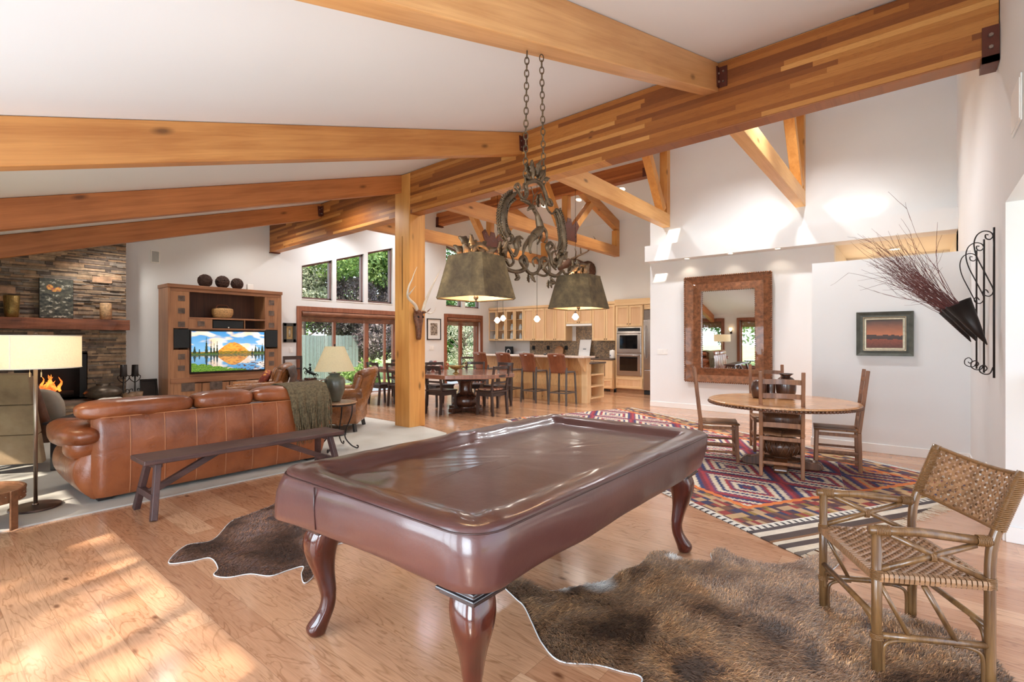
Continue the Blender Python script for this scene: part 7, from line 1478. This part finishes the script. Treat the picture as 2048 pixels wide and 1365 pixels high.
# trees beyond the near windows, for the mirror and the dappled sun
tree('garden tree outside the window behind the camera, left', -9.3, -7.5, 6.5, 2.3, LF5, 9000, .08, .15); tree('garden tree outside the window behind the camera, right', -5.8, -8.5, 6.5, 2.3, LF1, 9000, .08, .15)
for k, (x, y, h) in enumerate(((-2.2, -5.2, 6.2), (.6, -5.8, 6.6), (-3.9, -6.4, 6.4))):
    tree(['airy garden tree outside the window behind the camera, centre', 'airy garden tree outside the window behind the camera, far right', 'airy garden tree behind the centre one'][k], x, y, h, 1.9, LF1, 1500, .10, .3)
FN = planks('fence_boards', 2, 1, .14, 9., [(0, S(120, 134, 132)), (1, S(146, 156, 152))], .8, gap=.012, gapc=.8, knot=False)
t = thing('board_fence', 'weathered grey-blue board fence outside the glass doors', 'fence', (-16.2, 9, -.15)); m = M(); rs = random.Random(2)
for k in range(40): y = 5.0+k*.145; m.box(-16.2, y, -.15, -16.17, y+.138, 1.6+rs.uniform(-.01, .01))
m.build('boards', FN, t); m = M(); m.box(-16.24, 5, .2, -16.2, 10.8, .3); m.box(-16.24, 5, 1.2, -16.2, 10.8, 1.3); m.build('rail', FN, t)
# ---------- light
W = bpy.data.worlds.new('sky'); SC.world = W; W.use_nodes = True; nt = W.node_tree; nt.nodes.clear(); o = nt.nodes.new('ShaderNodeOutputWorld'); bg = nt.nodes.new('ShaderNodeBackground'); tc = nt.nodes.new('ShaderNodeTexCoord'); sp = nt.nodes.new('ShaderNodeSeparateXYZ'); cr = nt.nodes.new('ShaderNodeValToRGB')
nt.links.new(tc.outputs[0], sp.inputs[0]); nt.links.new(sp.outputs[2], cr.inputs[0]); nt.links.new(cr.outputs[0], bg.inputs[0]); nt.links.new(bg.outputs[0], o.inputs[0])
cr.color_ramp.elements[0].position = 0.; cr.color_ramp.elements[0].color = (.80, .86, .92, 1); cr.color_ramp.elements[1].position = .5; cr.color_ramp.elements[1].color = (.62, .76, .98, 1); bg.inputs[1].default_value = 3.2
def sun(): 
    L = bpy.data.lights.new('sun', 'SUN'); L.energy = 9.; L.angle = R(1.); L.color = (1, .9, .76); o = bpy.data.objects.new('sun', L); COL.objects.link(o); d = Vector((-.33, .94, -.80)); o.rotation_euler = Vector((0, 0, -1)).rotation_difference(d.normalized()).to_euler()
sun()
def area(name, loc, d, sx, sy, e, col):
    L = bpy.data.lights.new(name, 'AREA'); L.shape = 'RECTANGLE'; L.size = sx; L.size_y = sy; L.energy = e; L.color = col; o = bpy.data.objects.new(name, L); COL.objects.link(o); o.location = loc; o.rotation_euler = Vector(d).to_track_quat('-Z', 'Y').to_euler(); return o
# daylight fill: unseen lamps added at the glass to even the brightness
area('window_fill', ((NW[2][0]+NW[2][1])/2, YN-.16, 1.05), (0, 1, 0), 2.4, 1.8, 160, (.74, .87, 1.)); area('window_fill', (-.28, YN-.16, 1.05), (0, 1, 0), 1.2, 1.8, 135, (.74, .87, 1.))
area('window_fill', (XL-.3, 7.25, 1.05), (1, 0, 0), 2.6, 1.9, 0, (.86, .93, 1.))
# fill spots without fixtures, added under the hidden high ceiling to even the brightness
k = 0
for x in (-1.3, -2.4, -4.9, -7.6, -10.2):
    for y in (6.6, 8.6):
        if -3.6 < x < -2.8: continue
        L = bpy.data.lights.new('spotlight', 'SPOT'); L.energy = 175; L.color = (.95, .97, 1.); L.spot_size = R(140); L.spot_blend = .7; L.shadow_soft_size = .07; lo = bpy.data.objects.new('spotlight', L); COL.objects.link(lo); lo.location = ceilp(x, y)-Vector((0, 0, .03))
for k, (x, y, l) in enumerate(((-10.1, 2.0, 'added recessed fill light over the raised hearth, above the farthest rafter'), (-10.0, 4.2, 'added recessed fill light over the media cabinet, above the farthest rafter'), (-7.7, 2.2, 'added recessed fill light over the sofa between the two farthest rafters'), (-7.7, 4.4, 'added recessed fill light over the club chairs between the two farthest rafters'))):
    can(l, ceilp(x, y), (0, SL, -1), 75, (1, .95, .88), .13, ang=150)  # extra ceiling lights, added only to brighten the left wall and stone
for k, px_ in enumerate((1557, 1740)):
    x = onY(px_, 420, YA-.1).x; t = thing('ledge_uplight', ['small puck light on top of the ledge, above the mirror side', 'small puck light on top of the ledge, above the passage'][k], 'light', (x, YA-.14, 3.40), 0, 'puck lights on the ledge'); M().lathe([(0, 3.401), (.035, 3.401), (.035, 3.42), (.028, 3.42), (0, 3.415)], (x, YA-.14, 0), 20).build('housing', TRIMW, t); M().lathe([(0, 3.417), (.027, 3.417), (.027, 3.4185), (0, 3.4185)], (x, YA-.14, 0), 20).build('lens', CAN, t)
    L = bpy.data.lights.new('uplight', 'SPOT'); L.energy = 5; L.color = (1, .95, .88); L.spot_size = R(150); L.spot_blend = .8; L.shadow_soft_size = .03; lo = bpy.data.objects.new('uplight', L); COL.objects.link(lo); lo.location = (x, YA-.16, 3.44); lo.rotation_euler = (PI, 0, 0)
# ---------- camera
cam = bpy.data.cameras.new('camera'); cam.sensor_width = 36; cam.lens = FL/2048*36; cam.clip_start = .05; cam.clip_end = 200; cam.shift_y = 0
co = bpy.data.objects.new('camera', cam); COL.objects.link(co); co.location = (0, 0, EYE); co.rotation_euler = (PI/2, 0, math.atan2(RY, RX)); SC.camera = co
SC.view_settings.view_transform = 'Standard'; SC.view_settings.look = 'None'; SC.view_settings.gamma = 1; SC.view_settings.use_curve_mapping = False; SC.view_settings.exposure = .15
SC.cycles.use_denoising = True; SC.cycles.max_bounces = 8; SC.cycles.diffuse_bounces = 5; SC.cycles.glossy_bounces = 4; SC.cycles.transparent_max_bounces = 12; SC.cycles.sample_clamp_indirect = 6; SC.cycles.caustics_reflective = False; SC.cycles.caustics_refractive = False
